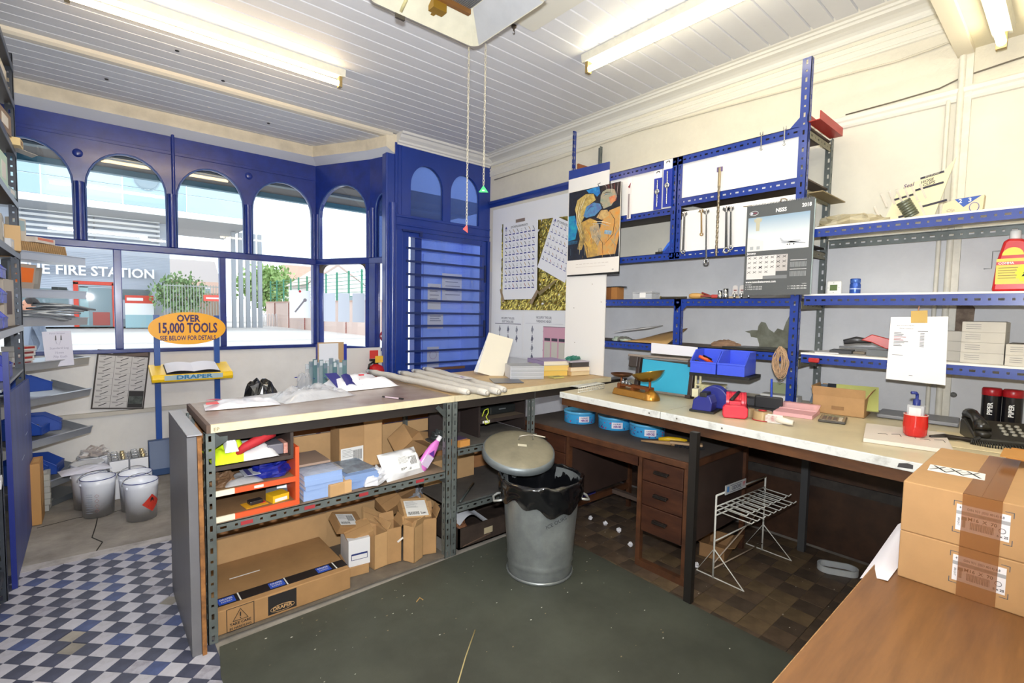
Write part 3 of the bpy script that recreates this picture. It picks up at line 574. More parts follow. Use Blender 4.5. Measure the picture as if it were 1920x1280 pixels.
# ================================================================== A PASSER-BY ON THE PAVEMENT
def passer_by(x, y, rz):
    P = thing('person', 'dark haired person in a grey blue jacket passing outside behind the trays', 'person', flat(x, y, -.12, rz) @ Matrix.Scale(.962, 4))
    J = {'pelvis': (0, 0, .94, .15, .12), 'belly': (0, .01, 1.12, .145, .115), 'chest': (0, .0, 1.32, .165, .12), 'neckb': (0, 0, 1.47, .075, .07), 'neck': (0, -.015, 1.53, .055, .055),
         'hipL': (.09, 0, .88, .095, .095), 'kneeL': (.10, -.10, .49, .065, .065), 'ankL': (.10, .02, .10, .042, .042), 'toeL': (.105, -.12, .05, .042, .036),
         'hipR': (-.09, 0, .88, .095, .095), 'kneeR': (-.10, .05, .49, .065, .065), 'ankR': (-.10, .26, .12, .042, .042), 'toeR': (-.105, .16, .05, .042, .036),
         'shL': (.18, 0, 1.42, .07, .07), 'elL': (.23, .06, 1.14, .05, .05), 'wrL': (.22, -.06, .90, .034, .034), 'haL': (.21, -.10, .82, .036, .022),
         'shR': (-.18, 0, 1.42, .07, .07), 'elR': (-.23, .02, 1.14, .05, .05), 'wrR': (-.22, -.12, .92, .034, .034), 'haR': (-.21, -.16, .84, .036, .022)}
    K = list(J); E_ = [('pelvis', 'belly'), ('belly', 'chest'), ('chest', 'neckb'), ('neckb', 'neck'), ('pelvis', 'hipL'), ('hipL', 'kneeL'), ('kneeL', 'ankL'), ('ankL', 'toeL'), ('pelvis', 'hipR'), ('hipR', 'kneeR'), ('kneeR', 'ankR'), ('ankR', 'toeR'), ('chest', 'shL'), ('shL', 'elL'), ('elL', 'wrL'), ('wrL', 'haL'), ('chest', 'shR'), ('shR', 'elR'), ('elR', 'wrR'), ('wrR', 'haR')]
    me = bpy.data.meshes.new('body'); me.from_pydata([J[k][:3] for k in K], [(K.index(a), K.index(b)) for a, b in E_], []); o = bpy.data.objects.new('body', me); C.objects.link(o); o.parent = P
    sk = o.modifiers.new('skin', 'SKIN'); 
    if not me.skin_vertices: bpy.context.view_layer.objects.active = o
    for i, k in enumerate(K): me.skin_vertices[0].data[i].radius = J[k][3:]; me.skin_vertices[0].data[i].use_root = k == 'pelvis'
    o.modifiers.new('sub', 'SUBSURF').levels = 1; me.materials.append(mat('6c7686', .8))
    SKN = mat('c98f72', .6); h = MB()
    def head(u, v):
        a, b = 2*math.pi*u, math.pi*(v-.5); x_, y_, z_ = math.cos(b)*math.sin(a), -math.cos(b)*math.cos(a), math.sin(b)
        w_ = .078*(1-.25*max(0, -z_)); d_ = .098*(1-.12*max(0, -z_)); px, py, pz = x_*w_, y_*d_, z_*.118
        if y_ < -.85: py -= .022*math.exp(-((x_/.2)**2+((z_+.12)/.2)**2)); py += .008*math.exp(-(((abs(x_)-.38)/.16)**2+((z_-.1)/.12)**2)); py -= .006*math.exp(-((x_/.35)**2+((z_+.5)/.1)**2))
        return (px, py-.02, 1.65+pz)
    h.grid(head, 28, 20, closeu=True); h.build('head', SKN, P)
    for s_ in (-1, 1): MB().lathe([(0, .012), (.014, .01), (.018, 0)], 10, M=frame((s_*.076, -.005, 1.645), (0, s_, 0), (0, 0, 1)), sy=1.5).build('ear', SKN, P); MB().lathe([(0, .006), (.008, .003), (.009, 0)], 10, M=frame((s_*.03, -.108, 1.665), (1, 0, 0), (0, 0, 1))).build('eye', mat('2a2320', .4), P)
    MB().box(-.024, .024, -.112, -.106, 1.588, 1.596).build('mouth', mat('9a4a44', .6), P)
    MB().grid(lambda u, v: (.086*math.cos(math.pi*(v*.5))*math.sin(2*math.pi*u), -.012-.104*math.cos(math.pi*v*.5)*math.cos(2*math.pi*u)*(.86 if math.cos(2*math.pi*u) > 0 else 1), 1.66+(.012 if math.cos(2*math.pi*u) > .2 else -.07*(1-math.cos(2*math.pi*u))*.5)*(1-v)+.118*math.sin(math.pi*v*.5)+.006), 28, 10, closeu=True).build('hair', mat('2b2422', .7), P)
    MB().lathe([(.062, 1.47), (.07, 1.5), (.058, 1.52)], 16, sy=.95).build('collar', mat('596272', .8), P)
passer_by(-.55, 9.0, -75)
# ================================================================== THE COUNTER AND WHAT IT HOLDS
CARD = mat('b08a5e', .8, var=.1, scale=9); CARD2 = mat('a37d52', .8, var=.12, scale=7); CARDL = mat('c29b6c', .8, var=.08, scale=8); CARDD = mat('94704a', .8, var=.12, scale=8)
INK = mat('1d1b1c', .7); INKB = mat('1f2f6e', .6); LBL = mat('e3e2e0', .7)
ct = thing('shop_counter', 'long shop counter with cream edged worktop on grey slotted steel posts', 'counter')
TOPB = mat('7a5f4a', .3, h2='94877c', scale=6, amt=.5, bump=.05, bscale=200); TOPT = mat('c6a97c', .5, var=.16, scale=5, stretch=(1, 6, 1)); EDGE = mat('d9ccaa', .55, var=.12, scale=16)
MB().prism([(.388, 2.452), (1.668, 2.472), (1.668, 3.36), (.394, 3.05)], .955, .988).build('worktop', TOPB, ct); MB().prism([(1.672, 2.472), (3.22, 2.50), (3.22, 3.0), (3.64, 3.0), (3.64, 3.50), (1.672, 3.40)], .955, .987).build('worktop', TOPT, ct)
MB().prism([(.388, 2.436), (1.668, 2.456), (1.668, 2.472), (.388, 2.452)], .953, .989).build('edge_strip', EDGE, ct); MB().prism([(1.672, 2.456), (3.22, 2.484), (3.22, 2.50), (1.672, 2.472)], .953, .988).build('edge_strip', EDGE, ct)
MB().prism([(.372, 2.436), (.388, 2.436), (.394, 3.05), (.378, 3.05)], .953, .989).build('edge_strip', mat('5a463a', .6), ct)
bx('front_rail', mat('241d1a', .7), ct, .40, 2.36, 2.48, 2.50, .90, .953); bx('front_rail', mat('2a211c', .7), ct, 2.36, 3.5, 2.53, 2.55, .89, .953)
for (x, y, u, v) in ((.366, 2.445, (1, 0, 0), (0, 1, 0)), (1.602, 2.445, (1, 0, 0), (0, 1, 0)), (1.684, 2.445, (-1, 0, 0), (0, 1, 0)), (2.335, 2.49, (1, 0, 0), (0, 1, 0)), (.366, 2.99, (1, 0, 0), (0, -1, 0)), (1.60, 2.98, (1, 0, 0), (0, -1, 0)), (2.39, 2.98, (-1, 0, 0), (0, -1, 0))):
    slotted(MB(), (x, y, 0), (0, 0, 1), .952, u, v, .038, .038, mt=GREYST).build('post', None, ct)
for (x0, x1, z) in ((.405, 1.60, .50), (1.69, 2.34, .265), (1.69, 2.34, .62)):
    slotted(MB(), (x0, 2.445, z+.04), (1, 0, 0), x1-x0, (0, 0, -1), (0, 1, 0), .04, .03, mt=GREYST).build('shelf_beam', None, ct)
SHB = mat('7c6a58', .7, var=.2, scale=6); SHD = mat('57534f', .75, var=.25, scale=6)
bx('shelf_board', SHB, ct, .40, 1.62, 2.45, 2.99, .528, .541); bx('shelf_board', SHD, ct, 1.66, 2.36, 2.45, 2.99, .29, .303); bx('shelf_board', SHD, ct, 1.66, 2.36, 2.45, 2.99, .645, .657)
bx('base_board', mat('6b6257', .8, var=.3, scale=8), ct, .40, 1.62, 2.45, 2.99, .007, .016)
for k, (a, b) in enumerate(((.0, .24), (.243, .485), (.54, .74), (.743, .95))): bx('back_plank', [CARDL, mat('a8764b', .75, var=.12, scale=5, stretch=(1, 1, 6))][k % 2], ct, .40, 2.38, 2.995, 3.01, a+.005, b)
MB().prism([(0, 0), (.05, .03), (.05, .05), (.02, .05), (0, .07)], -.003, .0, M=on_front(.404, 2.45, .88)).build('corner_gusset', GREYD, ct)
MB().prism([(0, 0), (-.07, .07), (-.05, .085), (0, .04)], -.003, 0, M=on_front(1.60, 2.45, .86)).build('corner_gusset', GREYD, ct)
MB().tube([(1.72, 2.46, .32), (2.0, 2.70, .31)], .008, 4).build('brace', GREYD, ct); MB().prism([(0, 0), (.55, -.0), (.55, .03), (0, .03)], 0, .004, M=frame((1.60, 2.99, .47), (0, -1, 0), (0, 0, 1))).build('side_brace', GREYD, ct); MB().prism([(2.34, .93), (2.10, .78), (2.10, .75), (2.34, .89)], 0, .004, M=frame((0, 2.8, 0), (1, 0, 0), (0, 0, 1))).build('brace', GREYD, ct)
for x in (.50, .78, 1.06, 1.40): bx('red_shelf_tag', mat('a3343a', .5), ct, x, x+.05, 2.441, 2.4445, .512, .528)
ep = thing('counter_end_board', 'grey laminate board with broken chipboard edge standing against the counter end', 'board')
MB().prism([(2.40, 0), (3.06, 0), (3.06, .95), (2.44, .945)], .300, .335, M=frame((0, 0, 0), (0, 1, 0), (0, 0, 1))).build('laminate_board', mat('6d6d72', .4, var=.15, scale=3), ep)
MB().prism([(2.385, 0), (2.41, 0), (2.45, .945), (2.425, .94)], .336, .352, M=frame((0, 0, 0), (0, 1, 0), (0, 0, 1))).build('chipped_edge', mat('a5713f', .85, h2='6a4526', scale=22), ep)
MB().box(.30, .355, 2.43, 3.06, .951, .957).build('top_strip', mat('9a9aa0', .4), ep)
text_geo(MB(), 'EP', .022, on_front(.409, 2.4348, .967), mat('6a5a3a', .8)).build('edge_stamp', None, ct)

def carton(name, label, cat, M, w_, d_, h_, mt=CARD, parts=None, flaps=None, bevel=.002, group=None, tape=None):
    """closed box centred on its base, local x=width y=depth"""
    t = thing(name, label, cat, M=M, group=group); MB().box(-w_/2, w_/2, -d_/2, d_/2, 0, h_).build('box_body', mt, t, bevel=bevel)
    MB().box(-w_/2, w_/2, -.001, .001, h_, h_+.0006).build('lid_seam', CARDD, t)
    if tape: MB().box(-w_/2-.0006, w_/2+.0006, -.024, .024, h_+.0006, h_+.0012).build('parcel_tape', tape, t)
    return t
def open_carton(name, label, M, w_, d_, h_, mt=CARD, flaps=(1, 1, 1, 1), fl=None, ang=(30, 30, 30, 30), cat='cardboard box', group=None, thick=.003):
    t = thing(name, label, cat, M=M, group=group); b = MB(); e = thick
    b.box(-w_/2, w_/2, -d_/2, d_/2, 0, e); b.box(-w_/2, w_/2, -d_/2, -d_/2+e, 0, h_); b.box(-w_/2, w_/2, d_/2-e, d_/2, 0, h_); b.box(-w_/2, -w_/2+e, -d_/2, d_/2, 0, h_); b.box(w_/2-e, w_/2, -d_/2, d_/2, 0, h_)
    b.build('box_body', mt, t); f = fl or min(w_, d_)*.45
    for k, (o_, u, L_) in enumerate((((0, -d_/2, h_), (1, 0, 0), w_), ((w_/2, 0, h_), (0, 1, 0), d_), ((0, d_/2, h_), (-1, 0, 0), w_), ((-w_/2, 0, h_), (0, -1, 0), d_))):
        if not flaps[k]: continue
        u = Vector(u); out = u.cross(Vector((0, 0, 1))); v = out*math.cos(R(ang[k]))+Vector((0, 0, 1))*math.sin(R(ang[k]))
        MB().box(-L_/2, L_/2, 0, f, -e/2, e/2, M=frame(o_, u, v)).build('flap', mt, t)
    return t
def barcode(mb, x0, x1, y0, y1, z, mt=None, M=None, n=14):
    x = x0; i = 0
    while x < x1:
        wd = (x1-x0)/n*(.35+.5*((i*37) % 5)/5); mb.rect(x, min(x+wd, x1), y0, y1, z, mt or INK, M); x += wd*2; i += 1
def ship_label(parent, M, w_, h_, code=True, big=None):
    l = MB().box(0, w_, 0, h_, 0, .0008, M=M).build('paper_label', LBL, parent); p = MB()
    for k in range(6): p.rect(w_*.06, w_*(.45+.08*(k % 3)), h_*(.9-.07*k), h_*(.92-.07*k), .0014, mat('8c8c8c', .7), M)
    if code: barcode(p, w_*.55, w_*.93, h_*.35, h_*.85, .0014, INK, M)
    barcode(p, w_*.08, w_*.6, h_*.08, h_*.28, .0014, INK, M)
    if big: text_geo(p, big, h_*.2, M @ Matrix.Translation((w_*.78, h_*.18, .0015)), INK, bold=.0008)
    p.build('label_print', None, l, kind='stuff'); return l
# orange pigeon-hole insert
ou = thing('orange_shelf_insert', 'small orange edged shelf insert at the left of the counter', 'shelf insert', (.40, 2.46, .542)); ORG = mat('d4562c', .5); WDB = mat('8b6b4b', .6, var=.2, scale=6)
bx('shelf_board', WDB, ou, 0, .355, .006, .48, .006, .018); bx('shelf_board', WDB, ou, 0, .355, .006, .48, .126, .138); bx('shelf_board', mat('3a2f2b', .6), ou, 0, .335, .0, .48, .232, .250)
bx('side_panel', ORG, ou, .344, .362, 0, .48, 0, .285); bx('upper_side_panel', mat('3a302c', .6), ou, .322, .336, .0, .48, .25, .36)
for z in (0, .118): bx('front_edge', ORG, ou, .08, .355, -.004, .006, z, z+.024); bx('price_strip', mat('e9dfc8', .6), ou, 0, .08, -.004, .006, z, z+.024)
bx('torn_label', mat('e8d9cf', .7), ou, .16, .20, -.0055, -.004, .124, .136)
# crumpled cloths, bags: noise-shaped shells resting on a shelf
def lump(name, label, cat, M, w_, d_, h_, cols, seed=0, nu=18, nv=9, amp=.25, freq=4, parts=None, mt=None, group=None):
    t = thing(name, label, cat, M=M, group=group); mb = MB(); ms = cols
    def fn(u, v):
        a = 2*math.pi*u; e = v*math.pi/2; r = math.cos(e)**.7
        q = Vector((math.cos(a)*r, math.sin(a)*r, math.sin(e)**.8)); k = 1+amp*mnoise.noise(q*freq*.5+Vector((seed, seed*1.7, 0)))+amp*.5*mnoise.noise(q*freq*1.7+Vector((seed*3, 0, seed)))
        return (q.x*w_/2*k, q.y*d_/2*k, max(.001, q.z*h_*k))
    mb.grid(fn, nu, nv, ms[0], closeu=True, smooth=False)
    o = mb.build(parts or 'folds', None, t)
    if len(ms) > 1:
        for c in ms[1:]: o.data.materials.append(c)
        for p in o.data.polygons: p.material_index = int((mnoise.noise(Vector(p.center)*22+Vector((seed, 0, 0)))*.5+.5)*len(ms)*.999) % len(ms)
    return t
hv = thing('hi_vis_vest', 'lime yellow hi-vis vest bundled on the top of the orange insert', 'vest', (.475, 2.62, .795)); LIME = mat('d4f01e', .7); REFL = mat('f4f6f6', .3)
def foldcloth(w_, d_, h_, sd, M=I4, fr=3.2):
    def fn(u, v):
        x = (u-.5)*w_; y = (v-.5)*d_; e = (1-(2*u-1)**4)*(1-(2*v-1)**4)
        return (x, y, .002+h_*e*(.65+.5*mnoise.noise(Vector((u*fr+sd, v*fr, sd)))+.15*mnoise.noise(Vector((u*9+sd, v*9, sd)))))
    return MB().grid(fn, 16, 12, M=M, smooth=True)
foldcloth(.15, .3, .13, 1.2).build('fabric', LIME, hv); foldcloth(.055, .12, .05, 4, Matrix.Translation((0, -.10, .085)) @ Matrix.Rotation(R(35), 4, 'X')).build('reflective_band', REFL, hv)
rg = thing('red_white_rag', 'red and white cloth heaped beside the hi-vis vest', 'cloth', (.58, 2.60, .795)); foldcloth(.19, .26, .085, 2.4).build('white_fabric', mat('cfcfd2', .8), rg)
MB().tube([(-.085, -.10, .03), (-.05, -.11, .062), (0, -.11, .083), (.05, -.10, .098), (.085, -.09, .096)], .02, 8, radii=[.014, .021, .024, .022, .012]).build('red_hem', mat('b01f2a', .7), rg)
lump('black_plastic_bundle', 'black plastic bundle at the back of the insert top shelf', 'bundle', Matrix.Translation((.675, 2.78, .795)), .17, .2, .11, [mat('22272a', .35)], 5)
cb_ = thing('plastic_carry_case', 'grey plastic case with a printed red and white card beside the rag', 'case', (.672, 2.56, .794)); bx('case_body', mat('6f6d78', .4), cb_, -.045, .03, -.06, .06, 0, .052, bevel=.005); bx('printed_card', mat('d8b4a4', .6, h2='b5493a', scale=40), cb_, .032, .058, -.055, .05, .0, .05)
lump('blue_plastic_packet', 'shiny blue plastic packet on the middle shelf of the insert', 'packet', Matrix.Translation((.665, 2.60, .682)), .17, .2, .075, [mat('1f2a8c', .18, coat=.6)], 9, amp=.4, freq=6)
pk = thing('clear_parts_packet', 'clear bag of parts with a labelled card on the middle shelf', 'packet', (.53, 2.56, .682)); foldcloth(.16, .15, .03, 6).build('clear_bag', CLEAR, pk); bx('label_card', mat('b9bcc8', .6), pk, .0, .07, -.06, .05, .033, .035); bx('label_band', mat('4a4a86', .6), pk, .015, .035, -.06, .05, .0352, .0362)
lump('wire_coil_bundle', 'tangle of tan leather straps at the left of the middle shelf', 'straps', Matrix.Translation((.45, 2.57, .682)), .1, .14, .055, [mat('8f6a48', .7), mat('6d5138', .7), mat('3c332d', .7)], 12, amp=.45, freq=7)
def blister(name, label, M, w_, h_, col, col2):
    t = thing(name, label, 'blister pack', M=M); MB().box(0, w_, 0, h_, 0, .002).build('backing_card', mat(col, .6), t); MB().box(w_*.25, w_*.85, h_*.3, h_*.85, .002, .02).build('blister', mat(col2, .3), t, bevel=.004); MB().box(w_*.72, w_*.95, h_*.3, h_*.95, .002, .005).build('red_corner', mat('b52b38', .5), t)
blister('carded_tool', 'yellow carded tool pack lying on the bottom shelf of the insert', flat(.535, 2.49, .5615, 8), .10, .08, 'e0a020', '2f2b2d')
t = thing('yellow_packet_box', 'yellow and white packet box open on the bottom shelf of the insert', 'box', flat(.68, 2.53, .5615, 12)); bx('box_body', mat('e3b51e', .5), t, -.04, .04, -.035, .035, 0, .035); bx('white_panel', LBL, t, -.03, .03, -.0365, -.035, .004, .02)
t = thing('loose_carded_packs', 'black and silver carded pack leaning behind the yellow packet', 'blister pack', flat(.695, 2.60, .5615, -20)); MB().box(-.05, .05, 0, .004, 0, .085, M=Matrix.Rotation(R(-25), 4, 'X')).build('card', mat('232325', .5), t); MB().box(-.0, .045, -.002, 0, .03, .075, M=Matrix.Rotation(R(-25), 4, 'X')).build('silver_window', mat('aab0b8', .3, .3), t)
# blue catalogues
def book_stack(label, M, w_, d_, n, th, cov, page, cat='catalogue', name='catalogue', group=None, jit=.006):
    z = 0
    for k in range(n):
        t = thing(name, ('lowest', 'second', 'third', 'fourth', 'fifth', 'sixth')[k]+' '+label, cat, M=M @ Matrix.Translation((random.uniform(-jit, jit), random.uniform(-jit, jit), z)) @ Matrix.Rotation(R(random.uniform(-2, 2)), 4, 'Z'), group=group)
        bx('pages', page, t, -w_/2+.003, w_/2-.003, -d_/2, d_/2-.003, .0015, th-.0015); cv = MB(); cv.box(-w_/2, w_/2, -d_/2, d_/2, 0, .0015); cv.box(-w_/2, w_/2, -d_/2, d_/2, th-.0015, th); cv.box(-w_/2, w_/2, -d_/2-.001, -d_/2, 0, th); cv.build('cover', cov, t); z += th
    return z
LB = mat('8fa9d8', .5); LB2 = mat('7f9ac9', .5)
z = book_stack('light blue catalogue up in the stack next to the orange insert', flat(.885, 2.60, .542, 0), .19, .27, 5, .026, LB, mat('e8ecf4', .6), group='left stack of blue catalogues')
t = thing('clear_wrap', 'clear crinkled film wrapped over the left blue catalogues', 'film', (.885, 2.60, .542+z)); foldcloth(.20, .285, .012, 3, fr=7).build('film', CLEAR, t)
bx('box_card', mat('9c8576', .7), thing('brown_file', 'brown cardboard file on top of the wrapped catalogues', 'file', (.87, 2.68, .542+z+.016)), -.085, .085, -.11, .12, 0, .012)
book_stack('light blue catalogue up in the stack beside the torn wrapper', flat(1.10, 2.62, .542, 0), .18, .27, 4, .02, LB2, mat('e8ecf4', .6), group='right stack of blue catalogues')
t = thing('dark_brochure', 'dark printed brochure on top of the right blue stack', 'brochure', flat(1.10, 2.64, .6225, 4)); MB().box(-.085, .085, -.12, .12, 0, .003).build('cover', mat('4a5468', .3, h2='8fa2b8', scale=14), t)
t = thing('tan_small_carton', 'small tan carton lying in front of the blue catalogues', 'carton', flat(.965, 2.475, .542, 8)); MB().box(-.06, .06, -.02, .02, 0, .062).build('box_body', CARDL, t, bevel=.001); MB().box(.02, .0605, -.0203, .0203, 0, .0623).build('paler_end', mat('d0a878', .8), t)
b = carton('labelled_carton', 'tall cardboard carton with a white shipping label under the counter', 'cardboard box', flat(1.15, 2.82, .542, 4), .155, .12, .27); ship_label(b, frame((-.07, -.061, .03), (1, 0, 0), (0, 0, 1)), .14, .12)
open_carton('plain_upright_carton', 'tall plain carton beside the shipping labelled one', flat(1.31, 2.86, .542, -4), .12, .10, .27, CARDL, (1, 0, 1, 0), .05, (60, 0, 80, 0))
open_carton('tipped_open_carton', 'open cardboard carton tipped on its corner near the pink bottle', Matrix.Translation((1.50, 2.82, .60)) @ Euler((R(38), R(28), R(20))).to_matrix().to_4x4(), .18, .15, .14, CARD, (1, 1, 0, 0), .07, (50, 20, 0, 0))
mg = thing('white_mailing_bag', 'white plastic mailing bag with barcodes slumped on the shelf', 'bag', flat(1.36, 2.55, .545, 8)); foldcloth(.26, .17, .08, 8, Matrix.Translation((0, 0, .06)) @ Matrix.Rotation(R(52), 4, 'X') @ Matrix.Translation((0, 0, 0)), 5).build('bag', mat('e6e7ea', .25), mg); ship_label(mg, Matrix.Translation((-.06, -.075, .035)) @ Matrix.Rotation(R(66), 4, 'X'), .14, .095)
lump('torn_white_wrapper', 'torn white plastic wrapper trailing left of the mailing bag', 'wrapper', flat(1.20, 2.53, .548, 20), .2, .13, .06, [mat('dcdde2', .3), mat('c9cad0', .3)], 21, amp=.5, freq=6)
pb = thing('pink_bottle', 'pink detergent bottle with white cap leaning against the post', 'bottle', M=Matrix.Translation((1.48, 2.54, .548)) @ Matrix.Rotation(R(38), 4, 'Y')); PK = mat('d877c8', .3)
MB().lathe([(0, 0), (.034, 0), (.037, .01), (.037, .11), (.03, .16), (.017, .195), (.014, .205), (0, .205)], 20, sy=.6).build('bottle_body', PK, pb); MB().lathe([(.014, .2), (.015, .205), (.015, .232), (0, .232)], 14).build('cap', mat('eceaf0', .4), pb); MB().box(-.026, .026, -.0245, -.021, .03, .10).build('label', mat('c6b8d0', .5), pb); MB().prism([(-.02, .105), (.02, .105), (.0, .14)], .0225, .0245, M=frame((0, 0, 0), (1, 0, 0), (0, 0, 1))).build('purple_logo', mat('5a2f8c', .5), pb)
# large long carton at the bottom
lb = thing('long_tool_carton', 'long low brown carton with black logo panel on the counter bottom shelf', 'cardboard box', (.405, 2.462, .018)); W_, D_, H_ = .615, .47, .112
MB().box(0, W_, 0, D_, 0, H_).build('box_body', CARD2, lb, bevel=.004); MB().box(-.0, W_, .04, .115, H_, H_+.0008).build('printed_band', mat('201c1e', .5), lb)
bd = MB()
for x in (.0, .22, .45): bd.box(x+.015, x+.085, .05, .105, H_+.0008, H_+.0016, mat('2f55c0', .4)); text_geo(bd, 'DRAPER', .02, Matrix.Translation((x+.05, .088, H_+.0022)), LBL, bold=.0004, sx=.75); text_geo(bd, 'EXPERT', .018, Matrix.Translation((x+.05, .066, H_+.0022)), LBL, sx=.8)
bd.build('brand_badges', None, lb, kind='stuff')
for x in (.10, .31, .555): bx('white_tick', LBL, lb, x, x+.006, .04, .115, H_+.0009, H_+.0016)
MB().box(.10, .24, .27, .277, H_, H_+.0012).build('white_straw_mark', LBL, lb)
Mf = frame((0, -.0006, 0), (1, 0, 0), (0, 0, 1)); pn = MB(); pn.box(.21, .34, .012, .105, 0, .0006, INK, Mf); pn.build('logo_panel', None, lb)
pn = MB(); ov = [(.275+.052*math.cos(a)*1.05, .033+.016*math.sin(a)) for a in [2*math.pi*k/20 for k in range(20)]]; pn.tube([(x, y, .0012) for x, y in ov], .0012, 4, CARDL, Mf, closed=True); text_geo(pn, 'DRAPER', .024, Mf @ Matrix.Translation((.275, .034, .0012)), CARDL, bold=.0006); pn.build('logo_print', None, lb, kind='stuff')
pn = MB()
for (a, b_, c, d) in ((.035, .15, .0, .003), (.035, .15, .107, .110), (.035, .038, 0, .11), (.147, .15, 0, .11)): pn.rect(a, b_, c, d, .0006, INK, Mf)
tr = [(.092+.036*math.cos(a), .062+.034*math.sin(a)) for a in (R(90), R(210), R(330))]; pn.tube([(x, y, .0008) for x, y in tr], .0022, 4, INK, Mf, closed=True, smooth=False); pn.rect(.0895, .0945, .06, .08, .0008, INK, Mf); pn.rect(.0895, .0945, .05, .055, .0008, INK, Mf)
text_geo(pn, 'TAKE CARE', .017, Mf @ Matrix.Translation((.092, .031, .0008)), INK, bold=.0005); text_geo(pn, 'IN HANDLING', .014, Mf @ Matrix.Translation((.092, .012, .0008)), INK, bold=.0004); pn.build('warning_print', None, lb, kind='stuff')
bx('back_flap', CARDL, lb, 0, W_+.05, D_+.01, D_+.016, 0, .24)
# pile of opened cartons beside it (leftmost to rightmost)
lab = ['plain carton lying at the base of the carton pile next to the long box']
t = thing('white_carton', 'white carton with a dark blue frame mark in the carton pile', 'cardboard box', flat(1.13, 2.66, .018, -8)); bx('box_body', mat('e0e0e4', .6), t, -.06, .06, -.09, .09, .05, .20, bevel=.002); pr = MB(); Mw = frame((0, -.0906, 0), (1, 0, 0), (0, 0, 1)); [pr.rect(a, b_, c, d, 0, INKB, Mw) for (a, b_, c, d) in ((-.045, .045, .085, .088), (-.045, .045, .112, .122), (-.045, -.042, .085, .12), (.042, .045, .085, .12))]; pr.build('frame_print', None, t); bx('under_carton', CARD, t, -.07, .05, -.10, .09, 0, .05)
open_carton('upright_carton', 'upright open carton right of the white carton in the pile', flat(1.235, 2.62, .018, 6), .085, .12, .20, CARDL, (0, 1, 1, 0), .05, (0, 60, 70, 0))
open_carton('upright_carton', 'upright carton with a white cable tag on its front', flat(1.33, 2.62, .018, -6), .09, .12, .21, CARD, (0, 1, 1, 1), .05, (0, 60, 70, 50))
bx('tag', LBL, thing('cable_tag', 'small white tag tied to an upright carton', 'tag', M=Matrix.Translation((1.36, 2.553, .15)) @ Matrix.Rotation(R(-25), 4, 'Y')), -.02, .02, -.002, 0, -.006, .006)
open_carton('upright_carton', 'narrow upright carton jutting forward in the middle of the pile', flat(1.435, 2.535, .018, 24), .085, .08, .215, CARDL, (1, 0, 1, 0), .05, (70, 0, 80, 0))
open_carton('upright_carton', 'tall open carton at the right end of the pile by the post', flat(1.56, 2.58, .018, -18), .085, .12, .22, CARD, (0, 1, 1, 0), .06, (0, 70, 60, 0))
c = carton('small_parcel', 'parcel with a barcode label leaning at the top left of the pile', 'parcel', Matrix.Translation((1.10, 2.74, .24)) @ Euler((R(24), R(16), R(8))).to_matrix().to_4x4(), .16, .13, .05, CARD2); ship_label(c, Matrix.Translation((-.07, -.05, .0512)), .11, .09)
carton('small_parcel', 'plain parcel under the barcode parcel in the carton pile', 'parcel', Matrix.Translation((1.15, 2.66, .205)) @ Euler((R(20), R(-14), R(-10))).to_matrix().to_4x4(), .15, .12, .045, CARD)
carton('flat_carton', 'flattened tan carton leaning across the middle of the pile', 'cardboard box', Matrix.Translation((1.27, 2.72, .25)) @ Euler((R(34), R(32), R(0))).to_matrix().to_4x4(), .17, .09, .018, CARDL)
carton('small_parcel', 'brown parcel standing behind the flattened carton', 'parcel', Matrix.Translation((1.41, 2.80, .25)) @ Euler((R(30), R(-18), R(5))).to_matrix().to_4x4(), .13, .12, .09, CARD2)
c = carton('small_parcel', 'parcel with a white slip at the top back of the pile', 'parcel', Matrix.Translation((1.53, 2.88, .30)) @ Euler((R(28), R(-16), R(0))).to_matrix().to_4x4(), .15, .14, .06, CARDD); ship_label(c, Matrix.Translation((-.06, -.03, .0612)), .08, .07, False)
c = carton('labelled_parcel', 'parcel with a large handwritten white label on top of the right cartons', 'parcel', Matrix.Translation((1.49, 2.64, .245)) @ Euler((R(34), R(8), R(-8))).to_matrix().to_4x4(), .17, .14, .06, CARDL); ship_label(c, Matrix.Translation((-.07, -.06, .0612)), .14, .11, False, 'Lon')
t = thing('brown_paper_roll', 'roll of brown paper lying behind the right hand cartons', 'paper roll', (1.58, 2.80, .20)); MB().cyl((-.06, 0, 0), (.07, .05, .05), .05, 18).build('roll', CARDD, t); MB().cyl((-.0615, -.001, -.001), (-.06, 0, 0), .05, 18).build('white_end', LBL, t)
lump('grey_packing_sheet', 'crumpled grey packing sheet on top of the paper roll', 'packing', Matrix.Translation((1.62, 2.86, .255)), .12, .12, .07, [mat('8b8d92', .5)], 31, amp=.5, freq=5)
